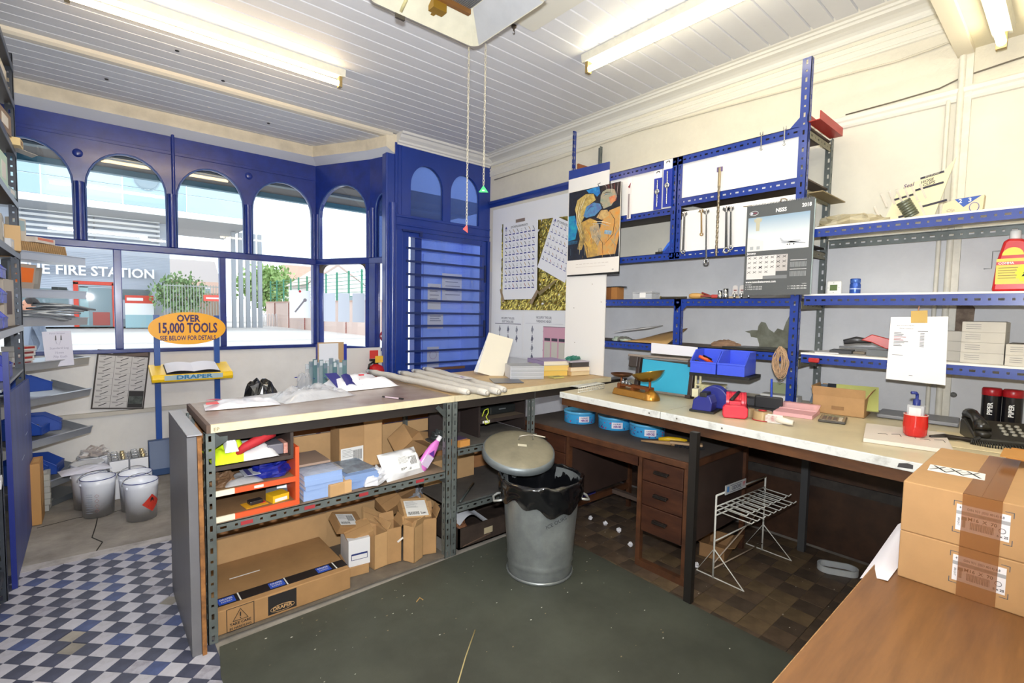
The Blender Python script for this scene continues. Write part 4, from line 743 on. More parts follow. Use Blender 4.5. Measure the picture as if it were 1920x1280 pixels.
# middle bay: dark pigeon holes, crate
dc = thing('dark_pigeonhole', 'dark brown pigeonhole cabinet under the middle of the counter', 'cabinet', (1.96, 2.60, .6575)); DB = mat('2e2523', .6)
bx('side', DB, dc, 0, .015, 0, .38, 0, .29); bx('side', DB, dc, .41, .425, 0, .38, 0, .29); bx('back', DB, dc, 0, .425, .375, .385, 0, .29); bx('shelf', mat('6d5f50', .7), dc, .015, .41, .0, .375, .10, .114); bx('shelf_front', DB, dc, .015, .41, -.006, 0, .09, .114); bx('shelf_label', LBL, dc, .03, .09, -.0075, -.006, .094, .110)
bx('side_board', mat('332a29', .6), thing('dark_side_board', 'dark board standing left of the pigeonhole cabinet', 'board', (1.70, 2.80, .6575)), 0, .25, 0, .015, 0, .28)
t = thing('black_case', 'black case lying in the pigeonhole cabinet', 'case', (2.24, 2.78, .7725)); bx('case_body', mat('1f2222', .4), t, -.12, .12, -.1, .1, 0, .06, bevel=.012); bx('handle', mat('8a8f90', .3, .4), t, -.04, .02, -.104, -.1, .035, .042)
MB().tube([(1.985, 2.593, .80), (2.0, 2.59, .84), (2.03, 2.59, .85), (2.035, 2.59, .82), (2.015, 2.59, .795), (2.03, 2.59, .77), (2.045, 2.59, .75), (2.01, 2.59, .745), (2.0, 2.59, .765)], .004, 6).build('lime_cord', mat('b6c23a', .5), label='lime green cord looped on the pigeonhole cabinet', cat='cord')
t = thing('orange_carton', 'small orange carton on the shelf next to the counter post', 'carton', flat(1.755, 2.52, .6575, 6)); bx('box_body', mat('c58a45', .7), t, -.04, .04, -.05, .05, 0, .04); bx('lid', mat('4a3a5a', .6), t, -.042, .042, -.02, .06, .04, .044)
lump('scrap_metal_parts', 'grey scrap parts on the shelf behind the orange carton', 'parts', Matrix.Translation((1.74, 2.72, .6575)), .12, .14, .05, [GREYD], 15, amp=.5, freq=6)
cr = thing('wooden_crate', 'dark wooden crate with a paper inside under the counter', 'crate', (1.72, 2.47, .007)); CW = mat('3e322b', .7, var=.35, scale=9)
for (a, b_, c, d) in ((0, .60, 0, .012), (0, .60, .40, .412), (0, .012, 0, .412), (.588, .60, 0, .412)): bx('crate_side', CW, cr, a, b_, c, d, 0, .13)
bx('crate_bottom', CW, cr, 0, .6, 0, .41, 0, .008); bx('paper_tag', mat('b9ab8c', .7), cr, .20, .27, -.0012, 0, .045, .085); MB().cyl((.03, -.004, .015), (.25, -.004, .04), .004, 6).build('scratched_rail', mat('5e4a3c', .7), cr)
t = thing('crate_paper', 'curled white paper sheet lying in the wooden crate', 'paper', (1.90, 2.63, .13)); MB().grid(lambda u, v: ((u-.5)*.26, (v-.5)*.2, .05*math.sin(u*5)+.02*v), 14, 6).build('sheet', mat('cdd0d6', .6), t)
lump('rusty_parts', 'rust brown parts at the left of the wooden crate', 'parts', Matrix.Translation((1.80, 2.60, .016)), .14, .16, .12, [mat('7d5236', .8)], 41)
bx('back_carton_wall', CARDL, thing('open_tray_carton', 'tan carton pushed to the back of the lower middle shelf', 'cardboard box', (1.70, 2.86, .304)), 0, .42, 0, .1, 0, .16)
# ================================================================== BIN
GALV = mat('a3a9aa', .32, .55, h2='868c8e', scale=7, amt=.5)
bn = thing('dustbin', 'dented galvanised steel dustbin with a black liner', 'dustbin', (1.965, 1.995, .006))
mb = MB()
def binf(u, v):
    a = 2*math.pi*u; z = .545*v; r = .183+.042*v
    q = Vector((math.cos(a)*1.6, math.sin(a)*1.6, z*4)); d = mnoise.noise(q+Vector((3.1, 0, 0)))
    front = max(0, math.cos(a-R(222))); r -= .016*front*max(0, d*1.6)*math.sin(math.pi*min(1, max(0, (v-.12)/.75)))
    if .13 < v < .17: r += .004
    return (r*math.cos(a), r*math.sin(a), z)
mb.grid(binf, 72, 40, GALV, closeu=True); mb.lathe([(0, .004), (.183, .004), (.188, .0), (.19, .006)], 40, GALV); mb.build('bin_body', None, bn)
MB().lathe([(.190, 0), (.194, .004), (.194, .012), (.189, .016)], 40).build('foot_ring', GALV, bn)
LIN = mat('0c0d10', .16, coat=.5)
def linf(u, v):
    a = 2*math.pi*u; w_ = v
    if w_ < .25: t_ = w_/.25; r = .205+.025*t_; z = .40+.165*t_
    elif w_ < .4: t_ = (w_-.25)/.15; r = .23+.014*t_; z = .565-.006*t_
    else: t_ = (w_-.4)/.6; r = .246+.004*math.sin(9*a)-.006*t_; z = .557-.125*t_*(1+.22*math.sin(3*a+1)+.12*math.sin(11*a))
    n_ = mnoise.noise(Vector((math.cos(a)*5, math.sin(a)*5, w_*5)))
    return ((r+.012*n_)*math.cos(a), (r+.012*n_)*math.sin(a), z+.012*n_*(w_ < .6))
MB().grid(linf, 80, 22, closeu=True, smooth=True).build('bin_liner', LIN, bn); MB().lathe([(0, .402), (.21, .402)], 30).build('liner_bottom', LIN, bn)
for a in (R(146), R(-38)):
    M = Matrix.Rotation(a, 4, 'Z'); MB().tube([(.215, -.055, .44), (.25, -.055, .435), (.275, -.035, .425), (.275, .035, .425), (.25, .055, .435), (.215, .055, .44)], .007, 8, M=M).build('handle', mat('b9bbb8', .35, .5), bn)
text_geo(MB(), 'ICE OURS', .03, Matrix.Rotation(R(250), 4, 'Z') @ frame((.2095, 0, .36), (0, 1, .35), (0, -.35, 1)), mat('3c3f44', .7)).build('handwriting', None, bn)
Ml = Matrix.Translation((2.0, 2.235, .652)) @ Matrix.Rotation(R(41), 4, 'Z') @ Matrix.Rotation(R(0), 4, 'Y') @ Matrix.Rotation(R(0), 4, 'X')
Ml = Matrix.Translation((2.0, 2.235, .652)) @ Matrix.Rotation(R(-40.8), 4, 'Z') @ Matrix.Rotation(R(16), 4, 'X') @ Matrix.Rotation(R(5), 4, 'Y')
ld = thing('metal_bin_cover', 'round dusty metal bin lid leaning between bin and counter shelf', 'bin lid', M=Ml)
MB().lathe([(0, .036), (.08, .034), (.16, .026), (.208, .014), (.215, .008)], 48).build('lid_top', mat('857f6c', .6, .25, var=.18, scale=9), ld); MB().lathe([(.215, .008), (.224, .004), (.228, -.034), (.226, -.036), (.222, -.004), (.2, .004), (0, .03)], 48).build('lid_rim', mat('7c8488', .45, .45, var=.15), ld)
MB().tube([(-.005, .06, .032), (0, .065, .058), (.06, .085, .062), (.085, .09, .058), (.088, .085, .03)], .0045, 8).build('lid_handle', mat('9a958a', .4, .5), ld)
bx('sticker', mat('c8c2ae', .7), ld, -.01, .045, -.015, .008, .035, .037); MB().box(-.04, .04, -.005, .005, 0, .003, M=Matrix.Translation((.13, .14, .028)) @ Matrix.Rotation(R(-12), 4, 'Z')).build('tape_strip', mat('cfc9b8', .7), ld)
# ================================================================== WORK BENCH
BT = mat('cbbf9f', .35, var=.1, scale=6, bump=.03, bscale=150); BTE = mat('dfe0dc', .4, h2='8d8a84', scale=15, amt=.3)
wb = thing('work_bench', 'long white topped work bench along the right wall', 'workbench')
def fx(y): return 2.352+(y+.2)*.046
for (y0, y1) in ((-.5, 1.525), (1.53, 2.345)):
    MB().prism([(fx(y0)+.012, y0), (3.585, y0), (3.585, y1+(.12 if y1 > 2 else 0)), (fx(y1)+.012, y1)], .922, .955).build('worktop', BT, wb)
    MB().prism([(fx(y0), y0), (fx(y0)+.012, y0), (fx(y1)+.012, y1), (fx(y1), y1)], .916, .956).build('edge_strip', BTE, wb, bevel=.003)
MB().prism([(fx(-.5)+.02, -.5), (fx(-.5)+.05, -.5), (fx(2.34)+.05, 2.34), (fx(2.34)+.02, 2.34)], .865, .918).build('front_rail', mat('3c2519', .5, h2='6b4426', scale=10, stretch=(1, .3, 1)), wb)
for (x, y) in ((2.345, 1.265),): MB().box(-.017, .017, -.02, .02, 0.006, .905, M=Matrix.Translation((x, y, 0))).build('leg', mat('1c1917', .5), wb)
for (x, y) in ((3.45, 1.1), (3.45, 2.3), (2.40, -.35)): MB().box(-.02, .02, -.02, .02, 0.002, .905, M=Matrix.Translation((x, y, 0))).build('leg', mat('3f4042', .5), wb)
for (y, z) in ((1.42, .937), (1.16, .935), (1.60, .936)): MB().lathe([(0, .002), (.004, .002), (.005, 0)], 10, M=frame((fx(y)-.0005, y, z), (0, -1, 0), (0, 0, 1))).build('screw', mat('6b655a', .5), wb)
MB().prism([(0, 0), (.05, .003), (.055, .018), (.03, .022), (.004, .016)], 0, .0008, M=frame((fx(.42)-.0005, .44, .926), (0, -1, 0), (0, 0, 1))).build('paint_chip', mat('3c3a3c', .6), wb)
# ================================================================== DESK UNDER THE BENCH
DW = mat('4b2a1a', .5, h2='33190f', scale=5, stretch=(1, 1, 5), amt=.5); DWE = mat('5f3a22', .55, h2='3a2114', scale=9); DTOP = mat('4f4743', .8, var=.2, scale=5)
dk = thing('wooden_desk', 'dark brown wooden desk with drawers pushed under the white bench', 'desk')
bx('desk_top', DTOP, dk, 2.462, 3.25, 1.36, 2.76, .676, .70); bx('top_edge', DWE, dk, 2.445, 2.462, 1.355, 2.76, .664, .701, bevel=.004); bx('top_edge', DWE, dk, 2.445, 3.25, 1.345, 1.36, .664, .701)
DS = mat('3a2a24', .6, var=.25, scale=4)
bx('pedestal', DS, dk, 2.475, 3.2, 1.37, 1.655, .215, .664); bx('pedestal', DS, dk, 2.475, 3.2, 2.25, 2.72, .215, .664)
HD = mat('1b1614', .35)
def drawer(y0, y1, z0, z1, pull=True):
    d = bx('drawer', DW, dk, 2.458, 2.476, y0, y1, z0, z1, bevel=.003)
    if pull:
        c = (y0+y1)/2; zc = (z0+z1)/2+.01; MB().box(2.436, 2.458, c-.045, c+.045, zc-.008, zc+.004).box(2.432, 2.438, c-.045, c+.045, zc-.014, zc-.004).build('handle', HD, d, bevel=.003)
drawer(1.385, 1.645, .53, .655); drawer(1.385, 1.645, .385, .525); drawer(1.385, 1.645, .225, .38)
drawer(1.67, 2.235, .60, .66, False); drawer(2.27, 2.70, .54, .655); drawer(2.27, 2.70, .40, .535); drawer(2.27, 2.70, .23, .395)
for (x, y) in ((2.47, 1.365), (2.47, 1.665), (3.17, 1.365), (2.47, 2.245), (2.47, 2.715), (3.17, 1.66), (3.17, 2.245)): bx('leg', DWE, dk, x-.012, x+.02, y-.014, y+.014, .002, .665)
for (x, y0, y1) in ((2.47, 1.365, 1.665), (2.47, 2.245, 2.715)): bx('foot_rail', DWE, dk, x-.014, x+.02, y0, y1, .002, .04)
bx('foot_rail', DWE, dk, 2.48, 3.17, 2.235, 2.26, .15, .19); bx('stretcher', mat('5b4c44', .7), dk, 2.95, 2.99, 1.66, 2.25, .16, .19); bx('modesty_panel', mat('3f281b', .6), dk, 3.15, 3.165, 1.66, 2.25, .35, .66)
# three blue sweet tins
def tin(label, x, y, rot):
    t = thing('blue_tin', label, 'tin', flat(x, y, .7005, rot), group=None); R_ = .115
    MB().lathe([(0, 0), (R_-.003, 0), (R_, .003), (R_, .075)], 36).build('tin_body', mat('3fa2dc', .3), t); MB().lathe([(0, .083), (R_-.006, .083), (R_-.002, .087), (R_+.003, .086), (R_+.003, .068), (R_+.0005, .068)], 36).build('lid', mat('5cb0df', .3), t)
    d = MB()
    for k in range(46):
        a = random.uniform(-2.2, 2.2); z = random.uniform(.008, .06); rr_ = random.choice((.0022, .004, .0055))
        if abs(a) < .36 and z > .012: continue
        d.lathe([(0, .0006), (rr_, .0006)], 8, [mat('5b2a6c', .4), mat('c23a6a', .4), mat('1f4f9c', .4)][k % 3], Matrix.Rotation(R(180)+a, 4, 'Z') @ frame((R_, 0, z), (0, 1, 0), (0, 0, 1)), False)
    d.build('printed_dots', None, t, kind='stuff')
    l = MB(); 
    for k in range(6):
        a0, a1 = -.33+.11*k, -.33+.11*(k+1)
        l.quad([((R_+.001)*math.cos(a0), (R_+.001)*math.sin(a0), .016), ((R_+.001)*math.cos(a1), (R_+.001)*math.sin(a1), .016), ((R_+.001)*math.cos(a1), (R_+.001)*math.sin(a1), .058), ((R_+.001)*math.cos(a0), (R_+.001)*math.sin(a0), .058)], mat('e9e3ea', .4), Matrix.Rotation(R(180), 4, 'Z'))
    l.build('label_plate', None, t)
    l = MB(); text_geo(l, 'CADBURY', .012, Matrix.Rotation(R(180), 4, 'Z') @ frame((R_+.0022, 0, .047), (0, 1, 0), (0, 0, 1)), mat('4a2270', .4), bold=.0003); text_geo(l, 'HEROES', .020, Matrix.Rotation(R(180), 4, 'Z') @ frame((R_+.0022, 0, .029), (0, 1, 0), (0, 0, 1)), mat('6a2f8c', .4), bold=.0008, sx=.72); l.build('label_lettering', None, t)
tin('round blue sweet tin furthest from the brush on the desk', 2.755, 2.405, 58); tin('round blue sweet tin in the middle of the three', 2.81, 2.125, 46); tin('round blue sweet tin right beside the yellow brush handle', 2.815, 1.86, 44)
br = thing('hand_brush', 'wooden hand brush with dark bristles lying on the desk', 'brush', flat(2.60, 1.76, .7005, -62)); MB().tube([(0, 0, .014), (.10, 0, .016), (.18, 0, .018), (.2, 0, .02)], .012, 10, radii=[.005, .011, .014, .018]).build('handle', mat('a4825c', .6), br); bx('brush_back', mat('b39470', .6), br, .17, .36, -.022, .022, .018, .034, bevel=.006)
bm = MB()
for k in range(160): x, y = random.uniform(.18, .36), random.uniform(-.02, .02); bm.tube([(x, y, .02), (x+random.uniform(-.01, .03), y+random.uniform(-.012, .012), .0015)], .0016, 3)
bm.build('bristles', mat('25262c', .8), br, kind='stuff')
yb = thing('yellow_scraper', 'yellow plastic handled scraper behind the hand brush', 'scraper', flat(2.70, 1.70, .7005, -52)); MB().tube([(0, 0, .022), (.06, 0, .026), (.13, 0, .024), (.17, 0, .02)], .016, 10, radii=[.010, .016, .015, .011]).build('handle', mat('e0b41c', .4), yb); bx('blade', mat('3a3a3c', .4), yb, .16, .24, -.03, .03, .008, .022)
# wire rack on the floor
rk = thing('wire_display_rack', 'white wire display rack with hooks standing beside the desk', 'display rack'); WW = mat('d6d6cf', .4)
P = [(2.672, 1.298), (3.245, 1.262)]; mid = []
for k, (x, y) in enumerate(P):
    MB().tube([(x, y, .005), (x, y, .485)], .0055, 8).build('upright', WW, rk)
    a, b_ = (x+.01, y+.105, .006), (x+.0, y-.175, .006)
    MB().tube([a, b_, (x, y, .175)], .0045, 6, closed=True, smooth=False).build('foot_triangle', WW, rk)
MB().tube([(*P[0], .485), (*P[1], .485)], .0055, 8).build('top_rail', WW, rk)
for z in (.22, .42, .395, .37): MB().tube([(P[0][0], P[0][1], z), (P[1][0], P[1][1], z)], .004, 6).build('cross_rail', WW, rk)
MB().tube([(P[0][0], P[0][1], .09), (P[1][0], P[1][1], .30)], .004, 6).build('brace', mat('a89888', .5), rk); MB().tube([(P[0][0], P[0][1], .06), (P[1][0], P[1][1], .05)], .004, 6).build('brace', mat('a89888', .5), rk)
for k in range(9):
    s_ = (k+.5)/9; x, y = P[0][0]+(P[1][0]-P[0][0])*s_, P[0][1]+(P[1][1]-P[0][1])*s_
    for (z, l) in ((.42, .155), (.385, .185)): MB().tube([(x, y, z), (x-.0, y-l, z-.008), (x, y-l-.012, z+.008)], .0034, 6).build('hook', WW, rk)
hd = MB().box(-.115, .115, -.025, .03, 0, .004, M=frame((2.86, 1.278, .50), (1, -.063, 0), (0, 0, 1))).build('header_plate', mat('b9bbbd', .5), rk); Mh = frame((2.86, 1.278, .50), (1, -.063, 0), (0, 0, 1)); hp = MB()
hp.box(-.10, -.075, -.012, .02, .0042, .0046, mat('4a86c8', .4), Mh); text_geo(hp, 'GEDORE', .03, Mh @ Matrix.Translation((.005, .002, .0048)), mat('23264a', .4), bold=.0006, sx=.9); [hp.rect(-.065, .07, y, y+.003, .0046, mat('23264a', .4), Mh) for y in (-.018, .02)]
for k in range(3): hp.prism([(.078+.01*k, .018), (.086+.01*k, .018), (.080+.01*k, -.012)], .0044, .0046, mat('b5343c', .4), Mh)
hp.build('logo_print', None, hd)
open_carton('floor_carton', 'small open carton on the floor behind the wire rack', flat(3.0, 1.44, .002, 12), .24, .15, .085, CARDD, (1, 0, 1, 0), .06, (20, 0, 20, 0))
ot = thing('oval_ring_tray', 'grey oval plastic ring lying on the floor under the bench', 'plastic ring', flat(3.33, .865, .002, -62))
ovl = lambda r, n=28: [((.05 if math.cos(a) > 0 else -.05)+r*math.cos(a), r*math.sin(a)) for a in [2*math.pi*(k+.5)/n for k in range(n)]]
o1, o2 = ovl(.055), ovl(.047); n = len(o1); mb = MB()
mb.add([(x, y, z) for z in (0, .035) for x, y in o1]+[(x, y, z) for z in (0, .035) for x, y in o2], [(i, (i+1) % n, n+(i+1) % n, n+i) for i in range(n)]+[(2*n+(i+1) % n, 2*n+i, 3*n+i, 3*n+(i+1) % n) for i in range(n)]+[(n+i, n+(i+1) % n, 3*n+(i+1) % n, 3*n+i) for i in range(n)]); mb.build('ring', mat('b4b8bb', .4), ot)
bx('blue_card', mat('272a86', .5), thing('blue_plastic_piece', 'dark blue plastic sheet standing on the floor behind the bin', 'plastic sheet', flat(3.05, 2.50, .002, -40)), -.09, .02, -.003, .003, 0, .11)
for k, (x, y) in enumerate(((2.733, 2.257), (2.747, 2.132), (2.732, 2.003), (2.62, 1.826), (2.71, 1.42))):
    t = thing('paper_ball', ['crumpled white paper ball nearest the bin on the block floor', 'second crumpled paper ball from the bin', 'third crumpled paper ball from the bin', 'crumpled paper ball nearest the desk leg', 'crumpled paper scrap beside the floor carton'][k], 'paper ball', (x, y, .002)); MB().grid(lambda u, v: tuple((Vector((math.cos(2*math.pi*u)*math.sin(math.pi*v), math.sin(2*math.pi*u)*math.sin(math.pi*v), -math.cos(math.pi*v)))*(.015+.009*mnoise.noise(Vector((u*7+k, v*7, k)))))+Vector((0, 0, .015))), 12, 8, closeu=True, smooth=False).build('crumple', mat('d9d8de', .7), t)
db = MB()
for k in range(130):
    x, y = random.uniform(.45, 2.3), 2.38-abs(random.gauss(0, .35)) if k < 70 else random.uniform(.6, 2.3)
    s_ = random.uniform(.002, .007); db.quad([(x-s_, y, .0072), (x, y-s_*.6, .0072), (x+s_, y+s_*.2, .0078), (x, y+s_*.7, .0072)], [mat('c9c7be', .8), mat('8c7c64', .8)][k % 2])
for k in range(90):
    x, y = random.uniform(2.4, 3.4), random.uniform(.5, 2.2); s_ = random.uniform(.002, .007); db.quad([(x-s_, y, .0022), (x, y-s_*.6, .0022), (x+s_, y+s_*.2, .003), (x, y+s_*.7, .0022)], [mat('b9b2a6', .8), mat('7d6c58', .8)][k % 2])
db.build('floor_litter', None, None, label='scattered paper and sawdust scraps on the shop floor', cat='litter', kind='stuff')
MB().tube([(1.05, 1.52, .008), (1.2, 1.66, .008), (1.34, 1.78, .008)], .003, 5).build('straw', mat('b8a878', .7), label='long straw lying on the green lino', cat='straw')
MB().tube([(1.24, 2.15, .008), (1.27, 2.17, .009), (1.275, 2.145, .008)], .003, 5).build('straw', mat('b08a52', .7), label='short bent straw on the green lino by the counter', cat='straw')
MB().quad([(1.36, 1.30, .0075), (1.38, 1.295, .008), (1.375, 1.32, .011), (1.35, 1.315, .0085)]).build('leaf_scrap', mat('b9cbb0', .7), label='pale green leaf scrap on the middle of the lino', cat='leaf')
# ================================================================== FOREGROUND TABLE AND BOXES
VT = mat('7e5632', .38, h2='664428', scale=4, stretch=(.7, 7, 1), amt=.48, bump=.02, bscale=60)
ft = thing('brown_table', 'brown wood veneer table in the foreground under the stacked boxes', 'table')
MB().prism([(.3, .347), (2.3, .347), (2.3, -.9), (.3, -.9)], .77, .80).build('table_top', VT, ft); MB().box(.3, 2.3, .3475, .3495, .772, .7995).build('veneer_edge', mat('b08a5c', .7, h2='6d4a2c', scale=40), ft)
for (x, y) in ((.36, .28), (2.24, .28), (.36, -.84), (2.24, -.84)): bx('leg', mat('4a3020', .6), ft, x-.025, x+.025, y-.025, y+.025, .007, .77)
def bolt_box(label, z, seed, top):
    b_ = thing('bolt_carton', label, 'cardboard box', (1.662, .0, z)); D_ = .54; H_ = .1285 if not top else .136; y0, y1 = -.03, .292
    MB().box(0, D_, y0, y1, 0, H_).build('box_body', mat('ad865a', .8, var=.08, scale=8), b_, bevel=.003)
    MB().box(.0, D_, .137, .1385, H_, H_+.0006).build('lid_seam', CARDD, b_)
    TP = mat('9a6438', .18, alpha=.42); MB().box(-.0026, -.0018, .1, .172, .0, H_+.0014).box(-.0026, D_, .1, .172, H_+.0006, H_+.0014).build('parcel_tape', TP, b_)
    Mf = frame((-.0006, .182, H_*.30), (0, -1, 0), (0, 0, 1)); w_, h_ = .097, .066
    l = MB().box(0, w_, 0, h_, -.001, 0, M=Mf).build('product_label', mat('dcd9dc', .6), b_); p = MB(); p.rect(0, w_, h_*.62, h_*.76, .0004, mat('9a9a9c', .6), Mf)
    text_geo(p, 'DIN 931 (ISO 4014) 8.8', .0085, Mf @ Matrix.Translation((w_*.55, h_*.86, .0006)), INK, bold=.0001, sx=.8); text_geo(p, 'ONLY METRIC', .005, Mf @ Matrix.Translation((w_*.6, h_*.69, .0006)), INK); text_geo(p, 'M16  X  70', .0115, Mf @ Matrix.Translation((w_*.5, h_*.5, .0006)), INK, bold=.0002); barcode(p, w_*.28, w_*.72, h_*.12, h_*.40, .0005, INK, Mf, 26)
    text_geo(p, 'BRIGHT', .006, Mf @ Matrix.Translation((w_*.055, h_*.33, .0006)) @ Matrix.Rotation(R(-90), 4, 'Z'), INK); p.rect(w_*.13, w_*.19, h_*.14, h_*.42, .0004, mat('8a8a8c', .6), Mf); p.rect(w_*.11, w_*.21, h_*.42, h_*.55, .0004, mat('6a6a6c', .6), Mf)
    p.tube([(w_*.87+.006*math.cos(a), h_*.36+.006*math.sin(a), .0006) for a in [2*math.pi*k/14 for k in range(14)]], .0006, 4, INK, Mf, closed=True); text_geo(p, '6 x 25', .008, Mf @ Matrix.Translation((w_*.88, h_*.14, .0006)), INK, bold=.0002); text_geo(p, '+', .012, Mf @ Matrix.Translation((w_*.07, h_*.88, .0006)), INK)
    p.build('label_print', None, l)
    cm = MB(); CB = mat('3f4a58', .6)
    for (cx, cy, sx, sy) in ((-.006, h_+.008, 1, -1), (w_+.006, h_+.008, -1, -1), (-.006, -.008, 1, 1), (w_+.006, -.008, -1, 1)):
        for (a, c) in ((.016*sx, .0015*sy), (.0015*sx, .014*sy)): cm.rect(min(cx, cx+a), max(cx, cx+a), min(cy, cy+c), max(cy, cy+c), -.0004, CB, Mf)
    cm.build('corner_marks', None, b_)
    if top:
        Mt = flat(.215, .212, H_+.0008, -86); MB().box(-.06, .06, -.04, .04, 0, .0008, M=Mt).build('crossed_label', LBL, b_); p = MB()
        for k in range(3):
            x = -.04+.036*k; p.prism([(x-.012, .03), (x-.007, .03), (x+.022, -.03), (x+.017, -.03)], .001, .0014, INK, Mt); p.prism([(x+.012, .028), (x+.016, .028), (x-.014, -.026), (x-.018, -.026)], .001, .0014, mat('4a4a4a', .7), Mt)
        p.rect(-.055, .05, .004, .007, .0012, mat('55555a', .7), Mt); p.build('crossing_out', None, b_)
        MB().box(.42, .54, -.02, .14, 0, .003, M=Matrix.Translation((0, 0, H_)) @ Matrix.Rotation(R(-2), 4, 'Y') @ Matrix.Translation((0, 0, .012))).build('loose_flap', mat('b07c3c', .8), b_)
    return b_
bolt_box('lower sealed carton of bolts on the brown table', .8005, 1, False); bolt_box('upper sealed carton of bolts with a crossed out label on top', .9295, 2, True)
t = thing('curled_paper', 'curled white sheet hanging over the far edge of the brown table', 'paper'); MB().grid(lambda u, v: (1.60+.42*u, .300+.062*v, .803+.035*u*math.sin(v*2.6)-.02*v*v*(1-u)), 10, 6).build('sheet', mat('dedbe4', .6), t)
MB().box(2.21, 2.5, -.12, .14, .956, 1.05).build('orange_carton_end', mat('b5762c', .8), label='orange brown carton behind the bolt boxes on the bench', cat='cardboard box')
# ================================================================== SHELVING ON THE RIGHT WALL
XF, XR = 3.22, 3.60
sh = thing('shelving_unit', 'tall blue slotted angle shelving standing on the bench along the right wall', 'shelving')
BSH = mat('5d5046', .7, var=.25, scale=6); WSH = mat('e8e6e2', .5); DSH = mat('3c342f', .7)
def post(y, z0, z1, w_=.05, x=XF, mt=BLUE, sgn=1, vdir=1): slotted(MB(), (x, y, z0), (0, 0, 1), z1-z0, (0, sgn, 0), (vdir, 0, 0), w_, .035, mt=mt).build('post', None, sh)
post(1.111, .957, 3.02); post(1.955, 1.91, 2.63, .04); post(1.95, 1.91, 2.63, .036, sgn=-1); post(1.885, 1.29, 1.62, .055); post(2.965, 1.0, 3.08, .012)
for y, z0, z1 in ((1.10, .957, 2.64), (2.98, .99, 3.04)): post(y, z0, z1, .045, XR+.03, GREYST, 1, -1)
def beam(y1, y0, z, h_=.05, x=XF, mt=BLUE, v=1): slotted(MB(), (x, y0, z+h_), (0, 1, 0), y1-y0, (0, 0, -1), (v, 0, 0), h_, .03, mt=mt, pitch=.04, slot=.022).build('beam', None, sh)
for (y1, y0, z, h_) in ((2.56, 1.16, 2.575, .056), (2.95, 1.992, 2.232, .048), (1.916, 1.16, 2.28, .055), (2.95, 1.16, 1.905, .05), (2.95, 1.16, 1.57, .05), (2.95, 1.16, 1.232, .052), (1.085, -.5, 1.97, .052), (1.085, -.5, 1.575, .058), (1.085, -.5, 1.235, .052)): beam(y1, y0, z, h_)
beam(1.085, -.5, 1.945, .05, XR, GREYST, -1)
for (y1, y0, z, m_) in ((2.95, 1.12, 2.625, BSH), (2.95, 1.95, 2.270, DSH), (1.95, 1.12, 2.325, BSH), (2.95, 1.12, 1.945, DSH), (2.95, 1.12, 1.612, BSH), (2.95, 1.12, 1.275, BSH)): bx('shelf_board', m_, sh, XF+.003, XR+.03, y0, y1, z, z+.009)
for z in (2.018, 1.631, 1.284): bx('shelf_board', WSH, sh, XF-.002, XR+.03, -.5, 1.088, z, z+.01)
for z in (2.60, 2.26, 1.92, 1.60, 1.25): slotted(MB(), (XF+.02, 1.105, z), (1, 0, 0), XR-XF, (0, 0, -1), (0, 1, 0), .045, .03, mt=mat('7d7a68', .6, .2)).build('side_brace', None, sh)
for (y0, y1, z0, z1) in ((2.0, 2.56, 2.283, 2.578), (1.165, 1.935, 2.29, 2.592), (1.165, 1.91, 1.93, 2.24)): bx('white_back_panel', mat('f0edea', .5), sh, XF+.012, XF+.018, y0, y1, z0, z1)
for (y, z, s_) in ((1.16, 2.63, 1), (1.93, 1.57, -1), (1.882, 1.57, -1), (2.0, 1.955, 1)): MB().prism([(0, 0), (.055*s_, 0), (0, .055*s_)] if s_ > 0 else [(0, 0), (0, -.04), (-.04, 0)], 0, .003, M=frame((XF, y, z), (0, 1, 0), (0, 0, 1))).build('gusset', BLUE, sh)
bx('bracket_tip', mat('8a7a58', .6), sh, XF+.01, XR+.04, 1.02, 1.10, 2.232, 2.238)
bx('rear_board', mat('8a4f2c', .6), sh, XF+.03, XR, 2.93, 2.945, 2.63, 2.80)
t = thing('red_channel', 'red metal channel lying on top of the shelving beside the tall blue post', 'metal channel', (3.42, 1.02, 2.645)); bx('channel_web', mat('a8261e', .4), t, -.2, .2, .03, .1, 0, .004); bx('channel_side', mat('a8261e', .4), t, -.2, .2, .03, .034, .004, .05); bx('channel_side', mat('a8261e', .4), t, -.2, .2, .096, .1, .004, .05)
# tall white panel at the near end of the shelving
wp = thing('white_tall_panel', 'tall narrow white panel with a blue top strip in front of the shelves', 'panel')
bx('panel_board', mat('ece9e6', .5), wp, XF-.012, XF-.002, 2.56, 3.0, .99, 2.665); MB().prism([(2.56, 2.665), (3.0, 2.665), (3.0, 2.742), (2.56, 2.728)], XF-.012, XF-.002, M=frame((0, 0, 0), (0, 1, 0), (0, 0, 1))).build('blue_strip', BLUE, wp)
for (y, z) in ((2.90, 1.55), (2.60, 1.6), (2.88, 1.25), (2.70, 1.75)): MB().lathe([(0, .0015), (.004, .0015)], 8, M=on_right(XF-.012, y, z)).build('pin_hole', mat('6a5a50', .8), wp)
